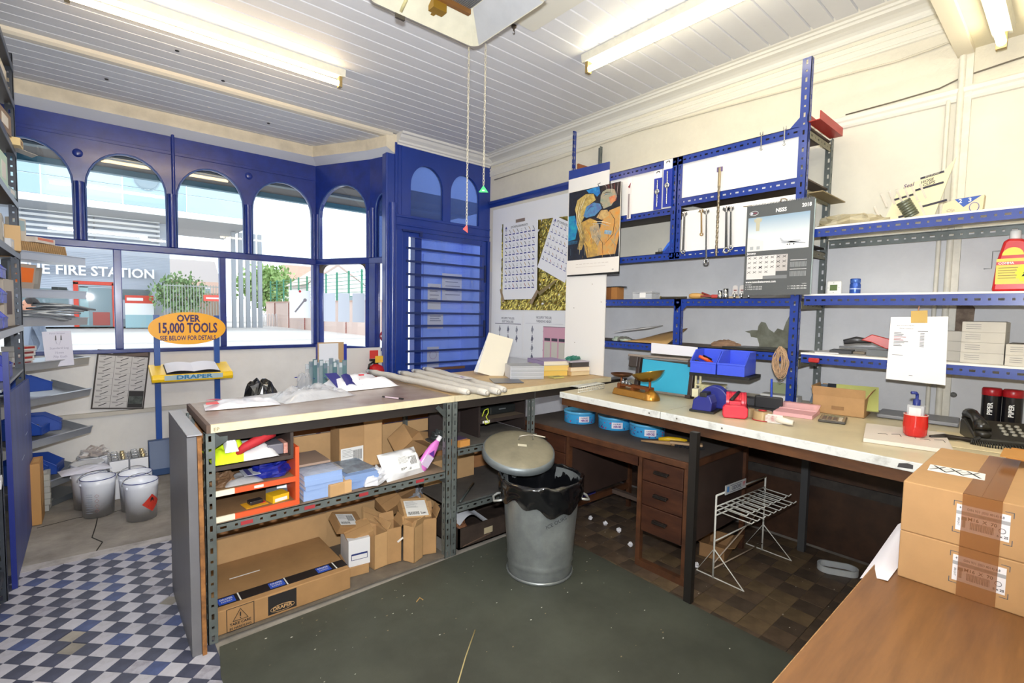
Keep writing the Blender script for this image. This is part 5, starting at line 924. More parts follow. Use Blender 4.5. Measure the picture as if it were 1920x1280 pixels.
# art calendar : a loose abstract painting of two heads in blue and ochre
ac = thing('art_calendar', 'wall calendar with a blue and ochre figure painting on the white panel', 'calendar', M=on_right(3.19, 2.976, 1.835))
W_, H_ = .555, .715
bx('backing', BLACK, ac, .0, W_, -.012, H_-.01, -.012, -.003); MB().prism([(0, 0), (W_, .005), (W_, H_-.012), (0, H_+.005)], -.003, .0).build('sheet', mat('ece6df', .5), ac)
pm = MB(); pm.box(.004, W_-.004, .125, H_-.006, 0, .0004, mat('0e0f16', .45, h2='1d2338', scale=16))
def A(x, y): return (min(W_-.004, max(.004, (x-42)/428*W_)), min(H_-.007, .125+(745-y)/600*.58))
_al = [0]
def blob(pts, c, c2, sc_=18): _al[0] += 1; z_ = .0004+.00006*_al[0]; pm.prism([A(*q) for q in pts], .0003, z_, mat(c, .45, h2=c2, scale=sc_, amt=.5))
def stroke(pts, wd, c):
    P = [Vector((*A(*q), 0)) for q in pts]; z_ = .0016+.00004*(len(pm.f) % 9); L_, R_ = [], []
    for i, q in enumerate(P):
        t_ = (P[min(i+1, len(P)-1)]-P[max(i-1, 0)]); n_ = Vector((-t_.y, t_.x, 0)).normalized()*wd*(.35 if i in (0, len(P)-1) else 1); L_.append(q+n_); R_.append(q-n_)
    for i in range(len(P)-1): pm.quad([(L_[i].x, L_[i].y, z_), (R_[i].x, R_[i].y, z_), (R_[i+1].x, R_[i+1].y, z_), (L_[i+1].x, L_[i+1].y, z_)], mat(c, .45))
blob([(195, 150), (300, 125), (310, 200), (285, 225), (255, 190), (215, 180)], '2a9ad8', '1a3f9a'); blob([(30, 350), (100, 350), (128, 460), (110, 560), (22, 572)], '22a8b8', '1f4fa8', 14); blob([(22, 572), (130, 575), (125, 600), (22, 605)], '2f6f98', '16202c')
blob([(150, 420), (230, 395), (290, 430), (305, 560), (312, 725), (215, 732), (172, 560)], 'd8ac48', '9a7a50', 22); blob([(385, 360), (470, 340), (470, 560), (440, 722), (300, 722), (300, 560), (330, 440)], 'd8903e', 'b9a06a', 22); blob([(230, 470), (300, 450), (330, 560), (300, 640), (250, 560)], 'c8a878', '8a8a80', 24)
blob([(100, 300), (120, 220), (190, 182), (255, 195), (275, 250), (240, 270), (195, 300), (182, 380), (150, 435), (118, 360)], 'd8c070', '9a7a3c', 26); blob([(120, 430), (165, 430), (200, 560), (165, 662), (130, 650), (150, 560)], 'c8a85a', '6a5a3c', 24)
blob([(200, 290), (260, 268), (312, 290), (326, 330), (270, 382), (200, 387), (175, 370)], '4a9ac0', '5a5a9a', 20); blob([(315, 225), (340, 172), (420, 190), (442, 260), (400, 322), (340, 337), (326, 305), (312, 280)], 'b9a488', '8a9a8a', 20); blob([(380, 250), (430, 240), (430, 290), (395, 310)], 'd89a6a', 'c8644a', 24)
blob([(310, 168), (340, 122), (470, 95), (470, 262), (442, 240), (430, 200), (380, 172), (335, 192)], '3a2a2a', '1a1a22', 22); blob([(285, 400), (320, 345), (370, 350), (386, 400), (330, 428)], 'd8b878', 'b08a5a', 24); blob([(355, 515), (412, 530), (402, 562), (350, 546)], '9ab8c8', '6a8aa8', 30)
for k in range(16): stroke([(240-7*k, 190+3*k), (205-6*k, 215+8*k), (150-2*k, 300+9*k), (150+1.5*k, 380+12*k)], .0018, ['e8dca8', '8a6a34', 'c8a048', 'f0e8c8'][k % 4])
for k in range(10): stroke([(330+13*k, 120-2*k), (345+11*k, 150+4*k), (350+10*k, 175+8*k)], .0014, ['1a161c', 'd8c8c8', '6a3a34', 'b84a44'][k % 4])
for (pts, c) in (([(205, 330), (235, 300), (265, 305)], '2a2a6a'), ([(330, 235), (355, 220), (385, 225)], '2a7a9a'), ([(335, 215), (360, 205), (395, 212)], '1a1418'), ([(313, 280), (330, 300), (322, 310), (338, 318)], '2a1a1a'), ([(150, 425), (230, 395), (300, 420), (320, 345)], '3a2c20'), ([(172, 560), (215, 640), (222, 730)], '3a2c20'), ([(385, 360), (430, 440), (420, 560), (350, 640)], '4a2c1c'), ([(300, 560), (340, 620), (345, 720)], '4a3424'), ([(265, 430), (330, 440), (400, 470)], 'e8dcc0'), ([(250, 445), (320, 455), (390, 490)], '9ab0b8'), ([(430, 620), (440, 560), (465, 520)], '2f8fa8'), ([(200, 480), (240, 540), (250, 620)], 'c86a2c'), ([(400, 590), (440, 650), (430, 715)], '6a8a8a'), ([(440, 250), (435, 285), (425, 290)], 'b82a2a'), ([(150, 600), (152, 660), (148, 700)], 'd8c890'), ([(70, 640), (72, 700)], '5a7a8a'), ([(195, 640), (198, 710)], 'd8c890')): stroke(pts, .0028, c)
for k in range(60):
    x, y = random.uniform(160, 460), random.uniform(400, 720); a = random.uniform(-.6, .6); l = random.uniform(20, 60); stroke([(x, y), (x+l*.5*math.sin(a)+4, y+l*.5), (x+l*math.sin(a), y+l)], .0012, ['3a2c28', 'e8d8b0', 'c8642e', 'b8883c', '7a8a80', 'e0b050'][k % 6])
pm.build('painting', None, ac, kind='stuff')
pr = MB(); [pr.rect(.10+.04*k, .13+.04*k, .085, .088, .0004, mat('c9bdb4', .6)) for k in range(9)]; pr.rect(.1, .42, .06, .062, .0004, mat('c9bdb4', .6)); text_geo(pr, '18', .02, Matrix.Translation((W_-.06, .025, .0006)), mat('6a6a6a', .6)); pr.build('month_print', None, ac)
MB().tube([(.33, H_-.006, 0), (.33, H_+.01, .012), (.36, H_+.012, .02)], .003, 6).build('hook', GREYST, ac)
# grey calendar
gc = thing('grey_calendar', 'dark grey 2018 wall calendar with an airport picture hanging on the shelving', 'calendar', M=frame((3.185, 1.43, 1.637), (0, -1, 0), (0, .018, 1)))
W_, H_ = .385, .56; GY = mat('55585a', .45); bx('sheet', GY, gc, 0, W_, 0, H_, -.006, 0); bx('page_edge', mat('9fb0b2', .5), gc, W_, W_+.004, 0, H_-.01, -.008, -.001)
sb = MB(); [sb.tube([(x, H_-.006, .001), (x, H_+.006, .001), (x, H_+.006, -.006), (x, H_-.006, -.006)], .0012, 4) for x in [W_*(.03+.0235*k) for k in range(41)]]; sb.build('spiral_binding', mat('8a8c8e', .4, .5), gc)
SKY = bpy.data.materials.new('print_sky'); SKY.use_nodes = True; _n = SKY.node_tree; _p = _n.nodes['Principled BSDF']; _p.inputs['Roughness'].default_value = .4; _co = _n.nodes.new('ShaderNodeTexCoord'); _s = _n.nodes.new('ShaderNodeSeparateXYZ'); _rp = _n.nodes.new('ShaderNodeValToRGB')
_n.links.new(_co.outputs['Object'], _s.inputs[0]); _n.links.new(_s.outputs[1], _rp.inputs[0]); _n.links.new(_rp.outputs[0], _p.inputs['Base Color']); _rp.color_ramp.elements[0].position = .32; _rp.color_ramp.elements[0].color = (*lin('eef0ec'), 1); _rp.color_ramp.elements[1].position = .50; _rp.color_ramp.elements[1].color = (*lin('7f9fba'), 1)
pc = MB(); pc.rect(.012, W_-.02, .275, .485, .0006, SKY); TWR = mat('b9b49c', .6); pc.prism([(.062, .40), (.082, .40), (.084, .455), (.06, .455)], .0008, .001, TWR); pc.prism([(.052, .455), (.092, .455), (.098, .475), (.046, .475)], .0008, .001, TWR); pc.rect(.06, .084, .475, .482, .0009, TWR)
pc.prism([(.012, .275), (.11, .275), (.11, .335), (.012, .365)], .0007, .0009, mat('dcdcd8', .6)); [pc.rect(.03+.04*k, .05+.04*k, .285, .305, .001, mat('a9adb0', .6)) for k in range(2)]
pl_ = mat('b4b8c0', .5); pc.prism([(.21, .315), (.23, .308), (.31, .312), (.325, .318), (.315, .325), (.23, .325)], .0008, .001, pl_); pc.prism([(.215, .32), (.203, .345), (.21, .345), (.232, .322)], .0008, .001, pl_); pc.prism([(.24, .315), (.345, .300), (.35, .304), (.27, .32)], .0008, .001, mat('8d929c', .5)); [pc.lathe([(0, .001), (.004, .001)], 8, INK, Matrix.Translation((x, .302, 0)), False) for x in (.25, .262, .285)]
pc.build('photo_print', None, gc)
WT = mat('e8e8e8', .5); tx = MB(); text_geo(tx, 'NSSS', .032, Matrix.Translation((.205, .512, .0008)), WT, bold=.0012, sx=.9); text_geo(tx, '2018', .03, Matrix.Translation((.345, .522, .0008)), WT, bold=.0012, sx=.85); text_geo(tx, 'January', .018, Matrix.Translation((.014, .262, .0008)), WT, 'LEFT', bold=.0006); text_geo(tx, 'www.nssocketscrews.com', .0185, Matrix.Translation((.012, .083, .0008)), WT, 'LEFT', bold=.0006, sx=.92)
text_geo(tx, 'Birmingham', .008, Matrix.Translation((.012, .066, .0008)), WT, 'LEFT'); text_geo(tx, 't:  + 44 (0) 121 523 2122', .010, Matrix.Translation((.012, .052, .0008)), WT, 'LEFT', bold=.0002); text_geo(tx, 'f:  + 44 (0) 121 523 4443', .010, Matrix.Translation((.012, .038, .0008)), WT, 'LEFT', bold=.0002)
text_geo(tx, 'London', .008, Matrix.Translation((.365, .066, .0008)), WT, 'RIGHT'); text_geo(tx, 't:  + 44 (0) 1895 435 800', .010, Matrix.Translation((.365, .052, .0008)), WT, 'RIGHT', bold=.0002); text_geo(tx, 'f:  + 44 (0) 1895 430 802', .010, Matrix.Translation((.365, .038, .0008)), WT, 'RIGHT', bold=.0002)
tx.tube([(.045+.026*math.cos(a), .512+.013*math.sin(a), .001) for a in [2*math.pi*k/20 for k in range(20)]], .0014, 4, WT, closed=True); tx.lathe([(0, .001), (.008, .001)], 12, mat('c8ccd8', .5), Matrix.Translation((.032, .512, 0)), False); tx.rect(.042, .062, .508, .516, .001, mat('8a4a5a', .5)); tx.build('lettering', None, gc)
dg = MB(); DC = mat('d9d6d4', .6); DC2 = mat('b9b4b2', .6); dg.rect(.014, .19, .12, .245, .0005, DC); dg.rect(.19, .255, .145, .245, .0005, DC2); dg.rect(.014, .115, .10, .12, .0005, DC); dg.rect(.115, .255, .10, .12, .0005, mat('7a7d80', .6))
for r_ in range(4):
    for c_ in range(7):
        if r_ == 3 and c_ > 3: continue
        x, y = .03+.0345*c_, .232-.0295*r_; hk_ = .0026 if (r_, c_) == (2, 2) else .0012; dg.tube([(x-.010, y-.006, .001), (x+.010, y+.007, .001)], hk_, 3, INK); dg.tube([(x-.009, y+.006, .001), (x+.009, y-.006, .001)], hk_, 3, INK)
for k in range(14): dg.rect(.27+.0065*k, .274+.0065*k, .165, .195, .0006, mat('8f9294', .6)); dg.rect(.27+.0065*k, .274+.0065*k, .11, .14, .0006, mat('8f9294', .6))
dg.rect(.27, .36, .205, .208, .0006, WT); dg.rect(.27, .36, .15, .153, .0006, WT); dg.build('date_grid', None, gc, kind='stuff')
MB().tube([(.20, H_, 0), (.205, H_+.015, .01), (.23, H_+.012, .02), (.24, H_+.004, .012)], .004, 6).build('hook', mat('a89a88', .4, .4), gc); MB().tube([(.0, H_+.004, -.01), (-.03, H_+.008, -.012), (.03, H_+.004, -.004)], .003, 6).build('hook', mat('a89a88', .4, .4), gc)
# ---------------------------------------------------------- hanging tools
CHR = mat('c9ccd0', .18, .95); CHD = mat('9a9ca0', .25, .9)
def spanner_tool(label, y, z0, z1, dy=0, w_=.014, mt=CHR, hook=True, ring=.017):
    L_ = z0-z1; t = thing('spanner', label, 'spanner', M=frame((XF-.016, y, z0), (0, -1, 0), (0, 0, 1)) @ Matrix.Rotation(R(dy), 4, 'Z'))
    b = MB(); b.prism([(-w_/2*.8, -ring), (w_/2*.8, -ring), (w_/2, -L_+ring), (-w_/2, -L_+ring)], -.003, .003); b.build('shaft', mt, t, bevel=.0015)
    r1 = MB(); r1.lathe([(ring*.55, -.005), (ring, -.005), (ring, .005), (ring*.55, .005), (ring*.55, -.005)], 16, M=Matrix.Translation((0, -L_, 0))); r1.build('ring_end', mt, t)
    j = MB(); r_ = ring*1.15
    for s_ in (-1, 1): j.prism([(s_*.004, -ring*1.1), (s_*r_, -.006), (s_*r_*.85, .012), (s_*.006, .004), (s_*.005, -.006)] if s_ > 0 else [(s_*.005, -.006), (s_*.006, .004), (s_*r_*.85, .012), (s_*r_, -.006), (s_*.004, -ring*1.1)], -.005, .005)
    j.build('open_jaw', mt, t)
    if hook: MB().tube([(-.03, .0, -.012), (.0, .004, .004), (.01, .003, .022), (.012, .01, .024)], .0028, 6).build('peg_hook', mat('a79c8c', .4, .4), t)
    return t
spanner_tool('dark chrome spanner hanging first from the panel edge', 1.875, 2.215, 1.952, mt=CHD, w_=.018)
spanner_tool('short brassy spanner hanging beside the long curved one', 1.75, 2.22, 2.06, 3, mt=mat('b79a6c', .3, .8), w_=.012, ring=.012)
spanner_tool('long curved ring spanner hanging lowest on the white panel', 1.712, 2.21, 1.872, 2, w_=.013, ring=.019)
spanner_tool('large chrome spanner hanging right of the long twist drill', 1.573, 2.21, 1.935, 2, w_=.020, ring=.022)
spanner_tool('chrome spanner overlapping behind the large chrome spanner', 1.543, 2.205, 1.95, 2, w_=.016, ring=.018)
spanner_tool('small spanner hanging from the top beam, left one of two', 1.37, 2.64, 2.545, 0, w_=.008, ring=.008, hook=False)
spanner_tool('small spanner hanging from the top beam, right one of two', 1.235, 2.638, 2.543, 0, w_=.008, ring=.008, hook=False)
dr = thing('long_drill_bit', 'long masonry twist drill in a hanging sleeve on the white panel', 'drill bit', M=on_right(XF-.018, 1.63, 1.905)); mb = MB()
def helix(u, v):
    z = .46*v; a = 2*math.pi*u+z*95; r = .009*(.62+.38*abs(math.cos(a-z*95*0+0)) if False else 1)
    r = .0095*(.65+.35*abs(math.cos(2*math.pi*u)))
    return (r*math.cos(a), z, r*math.sin(a))
mb.grid(helix, 12, 90, closeu=True); mb.build('flutes', mat('8b7f6c', .35, .8), dr); MB().cyl((0, .46, 0), (0, .58, 0), .0095, 12).build('shank', mat('a8997c', .35, .7), dr); bx('sleeve_card', mat('e8e4e6', .5), dr, -.018, .018, .565, .66, -.003, .003); bx('purple_band', mat('6a5a86', .5), dr, -.0185, .0185, .555, .585, -.004, .004)
MB().tube([(-.012, .655, .0), (-.01, .668, .0), (.01, .668, .0), (.012, .655, .0)], .002, 5).build('hanger_slot', mat('3c4a80', .5), dr)
def hang_pack(name, label, y, z0, z1, w_, col, body, head='f0eeee'):
    t = thing(name, label, 'tool pack', M=on_right(XF-.014, y+w_/2, z1)); H_ = z0-z1; bx('backing_card', mat(col, .4), t, 0, w_, 0, H_, -.002, .001); bx('header_card', mat(head, .5), t, 0, w_, H_*.80, H_, .001, .002); body(t, w_, H_); return t
def tapw(t, w_, H_):
    MB().cyl((w_*.5, H_*.06, .008), (w_*.5, H_*.75, .008), .005, 8).build('handle_bar', CHR, t); MB().lathe([(.008, -.006), (.02, -.006), (.02, .006), (.008, .006), (.008, -.006)], 14, M=Matrix.Translation((w_*.5, H_*.45, .009))).build('wrench_head', CHR, t)
    MB().tube([(w_*.3, H_*.93, .003), (w_*.35, H_*.965, .003), (w_*.65, H_*.965, .003), (w_*.7, H_*.93, .003)], .003, 5).build('euro_slot', BLACK, t)
hang_pack('tap_wrench_pack', 'blue packed tap wrench, the lower of the two', 2.10, 2.565, 2.28, .066, '2438a0', tapw); hang_pack('tap_wrench_pack', 'blue packed tap wrench, the taller one nearest the upright', 2.02, 2.625, 2.288, .07, '2438a0', tapw)
hang_pack('file_pack', 'slim clear packed file hanging left of the blue packs', 2.352, 2.56, 2.245, .034, 'e9e2e0', lambda t, w_, H_: (MB().cyl((w_*.5, H_*.02, .006), (w_*.5, H_*.6, .006), .005, 8).build('file', mat('8c7f80', .4, .5), t), MB().prism([(w_*.1, H_*.78), (w_*.9, H_*.88), (w_*.6, H_*.74)], .002, .003).build('logo', mat('8a2f3a', .5), t)))
t = thing('bulldog_clip', 'black bulldog clip on the front of the middle shelf', 'clip', (XF+.02, 2.084, 1.956)); bx('clip_body', BLACK, t, -.01, .01, -.035, .035, 0, .016); MB().tube([(0, -.012, .014), (0, -.012, .04), (0, .012, .04), (0, .012, .014)], .002, 5).build('clip_wire', CHR, t)
MB().prism([(0, 0), (.10, .0), (.10, .11), (.06, .075)], 0, .03, M=on_right(XF+.06, 2.09, 1.955)).build('blue_wedge', mat('2f66d0', .4), label='bright blue plastic wedge behind the blue upright', cat='plastic wedge')
# ---------------------------------------------------------- things on the eye level shelf, left of the tall post
ZL = 1.6215
t = thing('wooden_block', 'brown wooden block tool lying behind the white panel on the shelf', 'wooden block', (3.33, 2.50, ZL)); bx('block', mat('8c5a30', .6, var=.2), t, -.05, .05, .06, .14, 0, .10); bx('block', mat('a4703c', .6), t, -.06, .03, -.01, .05, 0, .10); bx('steel_bar', BLACK, t, -.05, .03, -.04, .14, .10, .108)
t = thing('clear_parts_box', 'clear plastic parts box on the eye level shelf', 'plastic box', flat(3.34, 2.26, ZL, 8)); bx('box_body', CLEAR, t, -.07, .07, -.08, .08, .0, .045); bx('lid', mat('c9cace', .3, alpha=.6), t, -.072, .072, -.082, .082, .05, .058); bx('label', LBL, t, -.0715, -.07, -.03, .02, .012, .05)
t = thing('steel_rod', 'thin dark steel rod lying on the eye level shelf', 'rod', (3.30, 2.0, ZL)); MB().cyl((0, .10, .012), (.02, -.10, .012), .008, 8).build('rod', mat('5a564c', .4, .6), t); MB().cyl((0, .105, .012), (0, .10, .012), .012, 8).build('end_nut', mat('9a8a4c', .4, .6), t)
t = thing('wooden_handled_tool', 'tool with a rounded pale wooden handle on the eye level shelf', 'hand tool', flat(3.29, 1.80, ZL, -80)); MB().lathe([(0, -.06), (.012, -.058), (.02, -.04), (.021, 0), (.016, .03), (.010, .045), (0, .045)], 16, M=Matrix.Translation((0, 0, .021)) @ Matrix.Rotation(R(90), 4, 'Y')).build('handle', mat('c89a58', .4), t); MB().cyl((.045, 0, .021), (.12, 0, .012), .009, 8).build('ferrule', mat('55504a', .4, .6), t)
t = thing('red_pliers', 'red handled small pliers between the wooden tool and the sockets', 'pliers', flat(3.28, 1.69, ZL, -75)); bx('pivot', mat('b02a22', .4), t, -.0, .045, -.016, .016, .004, .028, bevel=.005); [MB().cyl((0, s_*.006, .016), (-.07, s_*.018, .03+s_*.012), .006, 8).build('handle', mat('8a2a24', .4), t) for s_ in (-1, 1)]
for k, (y, h_, r_) in enumerate(((1.625, .055, .016), (1.585, .066, .018))):
    t = thing('steel_socket', ['shorter chrome socket standing on the eye level shelf', 'taller chrome socket standing on the eye level shelf'][k], 'socket', (3.27, y, ZL)); MB().lathe([(0, 0), (r_, 0), (r_, h_*.45), (r_*.86, h_*.5), (r_*.86, h_), (r_*.5, h_), (r_*.5, h_*.7), (0, h_*.7)], 18).build('socket_body', CHR, t); MB().lathe([(r_+.0006, h_*.15), (r_+.0006, h_*.3)], 18).build('knurl_band', CHD, t)
for k, y in enumerate((1.525, 1.478, 1.432)):
    t = thing('carded_bit', ['hex bit on a hang card nearest the sockets', 'hex bit on a hang card in the middle of three', 'hex bit on a hang card half behind the grey calendar'][k], 'bit', (3.27, y, ZL)); MB().lathe([(0, 0), (.007, 0), (.007, .022), (.004, .024), (.004, .04), (0, .04)], 10).build('bit_body', CHR, t); MB().prism([(-.018, .028), (.018, .028), (.018, .075), (.009, .086), (-.009, .086), (-.018, .075)], -.001, .001, M=on_right(.006, 0, 0)).build('hang_card', mat('c9c4c2', .5), t); MB().rect(-.010, .010, .05, .058, .0015, M=on_right(.006, 0, 0)).build('card_print', mat('8a5a5a', .5), t)
# ---------------------------------------------------------- things on the lowest shelf
ZB = 1.2845
t = thing('cardboard_envelope', 'large brown cardboard envelope leaning on the lowest shelf', 'envelope', flat(3.42, 2.20, ZB, 0)); MB().grid(lambda u, v: (-.14+.28*v-.02, .21-.40*u, .002+.115*v*(u**.7)), 8, 4).build('envelope', mat('b08c58', .8), t, solid=.004)
t = thing('white_folded_papers', 'white folded papers tucked behind the cardboard envelope', 'paper', flat(3.40, 2.33, ZB+.07, 0)); MB().grid(lambda u, v: (-.1+.2*v, .2-.33*u, .0+.045*u+.02*v), 6, 3).build('paper', mat('cfcfd4', .7), t, solid=.003)
lump('shelf_scraps', 'grey green scraps at the near end of the lowest shelf', 'scraps', Matrix.Translation((3.33, 2.47, ZB)), .14, .18, .035, [mat('a9b8ac', .6), mat('6a6a66', .6)], 51)
t = thing('black_tray', 'thin black plate lying on the lowest shelf behind the blue bins', 'plate', flat(3.40, 1.45, ZB, 3)); MB().prism([(-.12, -.26), (.12, -.24), (.13, .1), (-.10, .16)], 0, .012).build('plate', mat('2b2d2c', .35), t)
lump('brown_wood_shavings', 'brown rag behind the two blue bins', 'rag', Matrix.Translation((3.45, 1.66, ZB)), .12, .2, .045, [mat('9a7a60', .8)], 57)
def small_flat(name, label, cat, y, x, w_, d_, h_, col, rz=0): MB().box(-w_/2, w_/2, -d_/2, d_/2, 0, h_).build(name, mat(col, .5), None, bevel=.002, label=label, cat=cat).matrix_world = flat(x, y, 1.2945 if y < 1.09 else ZB, rz)
small_flat('white_paper_pad', 'white paper pad at the corner of the lower right shelf', 'paper', .99, 3.33, .16, .12, .006, 'd9d9dc', 20); small_flat('dark_notebook', 'dark notebook beside the paper pad on the lower right shelf', 'notebook', .93, 3.42, .14, .11, .02, '3a3a3c', 8); small_flat('tan_card', 'tan card lying on top of things near the dark notebook', 'card', .86, 3.47, .10, .10, .012, 'a89a84', -8); small_flat('grey_flat_case', 'flat grey case under the red stapler', 'case', .70, 3.38, .14, .17, .035, '6f7274')
st = thing('red_stapler', 'red and black hand tacker lying on the lower right shelf', 'stapler', flat(3.34, .80, 1.33, -78)); MB().tube([(-.10, 0, .035), (-.04, 0, .05), (.03, 0, .045)], .02, 10, radii=[.014, .02, .012]).build('body', mat('4a4a4c', .3, .4), st); MB().prism([(-.02, .05), (.03, .085), (.12, .06), (.13, .02), (.10, .005), (.03, .04)], -.018, .018, M=frame((0, 0, 0), (1, 0, 0), (0, 0, 1))).build('red_grip', mat('b52a1c', .35), st, bevel=.004); bx('base', mat('333436', .4), st, -.12, .10, -.012, .012, .0, .012)
# white cartons
def wcarton(label, y0, y1, z, h_, x0=3.30, x1=3.52, op=False):
    t = thing('white_carton_box', label, 'carton', (0, 0, z)); bx('box_body', mat('c9c4ba', .7, var=.05), t, x0, x1, y0, y1, 0, h_, bevel=.001); p = MB(); M = on_right(x0-.0006, y1, 0); wd = y1-y0
    for r_ in range(3): p.rect(.015, wd*.45, h_*(.72-.2*r_), h_*(.76-.2*r_), 0, mat('7a7a7c', .7), M)
    p.build('print_lines', None, t, kind='stuff')
    if op: bx('open_lid', mat('8a857c', .7), t, x0+.005, x1-.005, y0+.004, y1-.004, h_, h_+.002); bx('dark_opening', mat('4a4640', .8), t, x0+.01, x1-.01, y0+.01, y1-.01, h_+.002, h_+.004)  # dark sheet on the solid box stands for the shade inside the carton
    return t
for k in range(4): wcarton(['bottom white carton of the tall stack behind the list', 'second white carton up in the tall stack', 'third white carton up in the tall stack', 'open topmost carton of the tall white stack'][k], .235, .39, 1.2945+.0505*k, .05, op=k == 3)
for k in range(3): wcarton(['bottom white carton of the stack half hidden by the list', 'middle white carton of the stack half hidden by the list', 'top white carton of the stack half hidden by the list'][k], .395, .52, 1.2945+.0505*k, .05, 3.36, 3.56)
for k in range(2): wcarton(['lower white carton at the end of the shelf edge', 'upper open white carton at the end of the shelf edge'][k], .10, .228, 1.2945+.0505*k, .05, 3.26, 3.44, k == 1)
# list sheet hanging from the shelf
ls = thing('price_list', 'white typed price list hanging from the shelf by a yellow clip note', 'paper', M=on_right(3.205, .66, 1.185)); MB().prism([(-.005, 0), (.235, -.005), (.228, .335), (0, .328)], -.001, 0).build('sheet', mat('eeedf0', .6), ls); p = MB(); G_ = mat('6d6d74', .7)
text_geo(p, 'BOLTS & NUTS METRIC', .007, Matrix.Translation((.065, .285, .001)), G_); text_geo(p, 'SPECIAL CLEARANCE', .006, Matrix.Translation((.068, .27, .001)), G_)
for k, l in enumerate((.03, .04, .035, .05, .03, .04, .06, .045, .03, .035)): p.rect(.018, .018+l, .246-.0075*k, .249-.0075*k, .0006, mat('a55a62', .7) if k in (3, 4, 5) else G_); p.rect(.125, .142, .246-.0075*k, .249-.0075*k, .0006, G_)
p.rect(.115, .155, .256, .259, .0006, G_); p.rect(.015, .06, .13, .132, .0006, G_); p.rect(.09, .105, .028, .03, .0006, G_); p.build('typed_text', None, ls, kind='stuff')
MB().prism([(.085, .30), (.15, .302), (.148, .365), (.082, .36)], .001, .003).build('yellow_note', mat('c9a860', .7), ls); MB().cyl((.11, .36, 0), (.112, .385, -.008), .0025, 6).build('hanger_wire', mat('b07a60', .5), ls)
t = thing('red_spring_clip', 'red spring clip gripping the lower blue beam right of the post', 'clip', M=on_right(XF-.002, 1.012, 1.255)); bx('jaw', mat('b02424', .4), t, -.028, .028, -.014, .012, 0, .02, bevel=.005); bx('lower_jaw', BLACK, t, -.02, .016, -.034, -.014, .0, .018)
# coil of string on the beam
STR = mat('b89878', .8)
sg = thing('string_coil', 'hank of tan string hanging from the lower blue beam', 'string', M=on_right(XF-.012, 1.19, 1.215)); mb = MB()
for k in range(22):
    w_, h_, cx, cy, zz = .006+.040*random.random(), .06+.035*random.random(), random.uniform(-.008, .008), random.uniform(-.012, .012)+.01, random.uniform(0, .022)
    mb.tube([(cx+w_*math.cos(a)+.004*math.sin(3*a+k), cy+h_*math.sin(a), zz+.004*math.sin(2*a+k)) for a in [2*math.pi*j/18 for j in range(18)]], .0024, 5, STR, closed=True)
mb.tube([(0, -.08, .01), (-.012, -.10, .01), (0, -.115, .01), (.02, -.10, .01), (.012, -.07, .01)], .002, 5, mat('6a5a48', .8)); mb.build('strands', mat('b89878', .8), sg)
# ---------------------------------------------------------- right bay: eye level shelf
ZR = 1.6415
t = thing('thermostat', 'white thermostat with a green screen standing on the right shelf', 'thermostat', M=on_right(3.36, 1.017, ZR)); bx('case', mat('e6e6e4', .4), t, 0, .08, 0, .082, -.02, 0, bevel=.010); bx('screen', mat('5f7248', .2), t, .021, .059, .024, .058, 0, .001); p = MB(); [p.lathe([(0, .0015), (.0022, .0015)], 8, mat('7a7a7a', .5), Matrix.Translation((x, y, 0)), False) for (x, y) in ((.04, .07), (.04, .012), (.012, .04), (.068, .04))]; p.build('buttons', None, t)
t = thing('blue_can', 'small blue metal can standing beside the thermostat', 'can', (3.36, .868, ZR)); MB().lathe([(0, 0), (.026, 0), (.027, .003), (.027, .055), (.024, .062), (.024, .068)], 20).build('can_body', mat('3a5fb8', .25, .4), t); MB().lathe([(.024, .066), (.0255, .068), (.0255, .088), (.023, .09), (0, .09)], 20).build('cap', mat('4a70c4', .25, .4), t); MB().lathe([(.0274, .028), (.0274, .034)], 20).build('white_band', mat('a9b8e0', .3), t)
jc = thing('jerry_can', 'red plastic screenwash can with a yellow label and price star', 'jerrycan', M=on_right(3.28, .295, ZR)); RD = mat('c0181c', .3)
MB().prism([(0, 0), (.21, 0), (.21, .24), (.15, .24), (.135, .22), (.09, .245), (.045, .25), (.03, .235), (.012, .15)], -.11, 0).build('can_body', RD, jc, bevel=.012); MB().lathe([(.019, 0), (.02, .004), (.02, .036), (.017, .04), (0, .04)], 16, M=Matrix.Translation((.065, .25, -.055)) @ Matrix.Rotation(R(-90), 4, 'X')).build('cap', mat('dfe0e0', .4), jc)
bx('label', mat('d8c23c', .4), jc, .012, .2, .035, .155, .001, .002); bx('red_band', RD, jc, .012, .2, .125, .14, .002, .0026); MB().lathe([(0, .0024), (.036, .0024)], 16, M=Matrix.Translation((.065, .17, .0)), a0=0, a1=math.pi).build('yellow_arc', mat('e6cc3a', .4), jc)
p = MB(); text_geo(p, 'COMMA', .014, Matrix.Translation((.045, .1325, .003)), WT, bold=.0004); [p.rect(.02, .085, .11-.012*k, .113-.012*k, .0025, mat('8a7a2c', .5)) for k in range(5)]; p.build('label_print', None, jc)
star = [((.05 if k % 2 == 0 else .042)*math.cos(2*math.pi*k/28), (.05 if k % 2 == 0 else .042)*math.sin(2*math.pi*k/28)) for k in range(28)]
MB().prism([(.125+x, .085+y) for x, y in star], .003, .004).build('price_star', mat('d9f02a', .5), jc); text_geo(MB(), '\u00a39', .05, Matrix.Translation((.122, .085, .0045)), INK, bold=.0003, shear=.3).build('price_writing', None, jc)
MB().tube([(XW-.006, .36, 1.78), (XW-.03, .36, 1.78), (XW-.03, .33, 1.78), (XW-.03, .33, 1.87), (XW-.03, .30, 1.87), (XW-.006, .30, 1.87)], .002, 5).build('wire_bracket', mat('8a8c8e', .4, .5), label='thin wire bracket on the wall behind the jerrycan', cat='bracket')
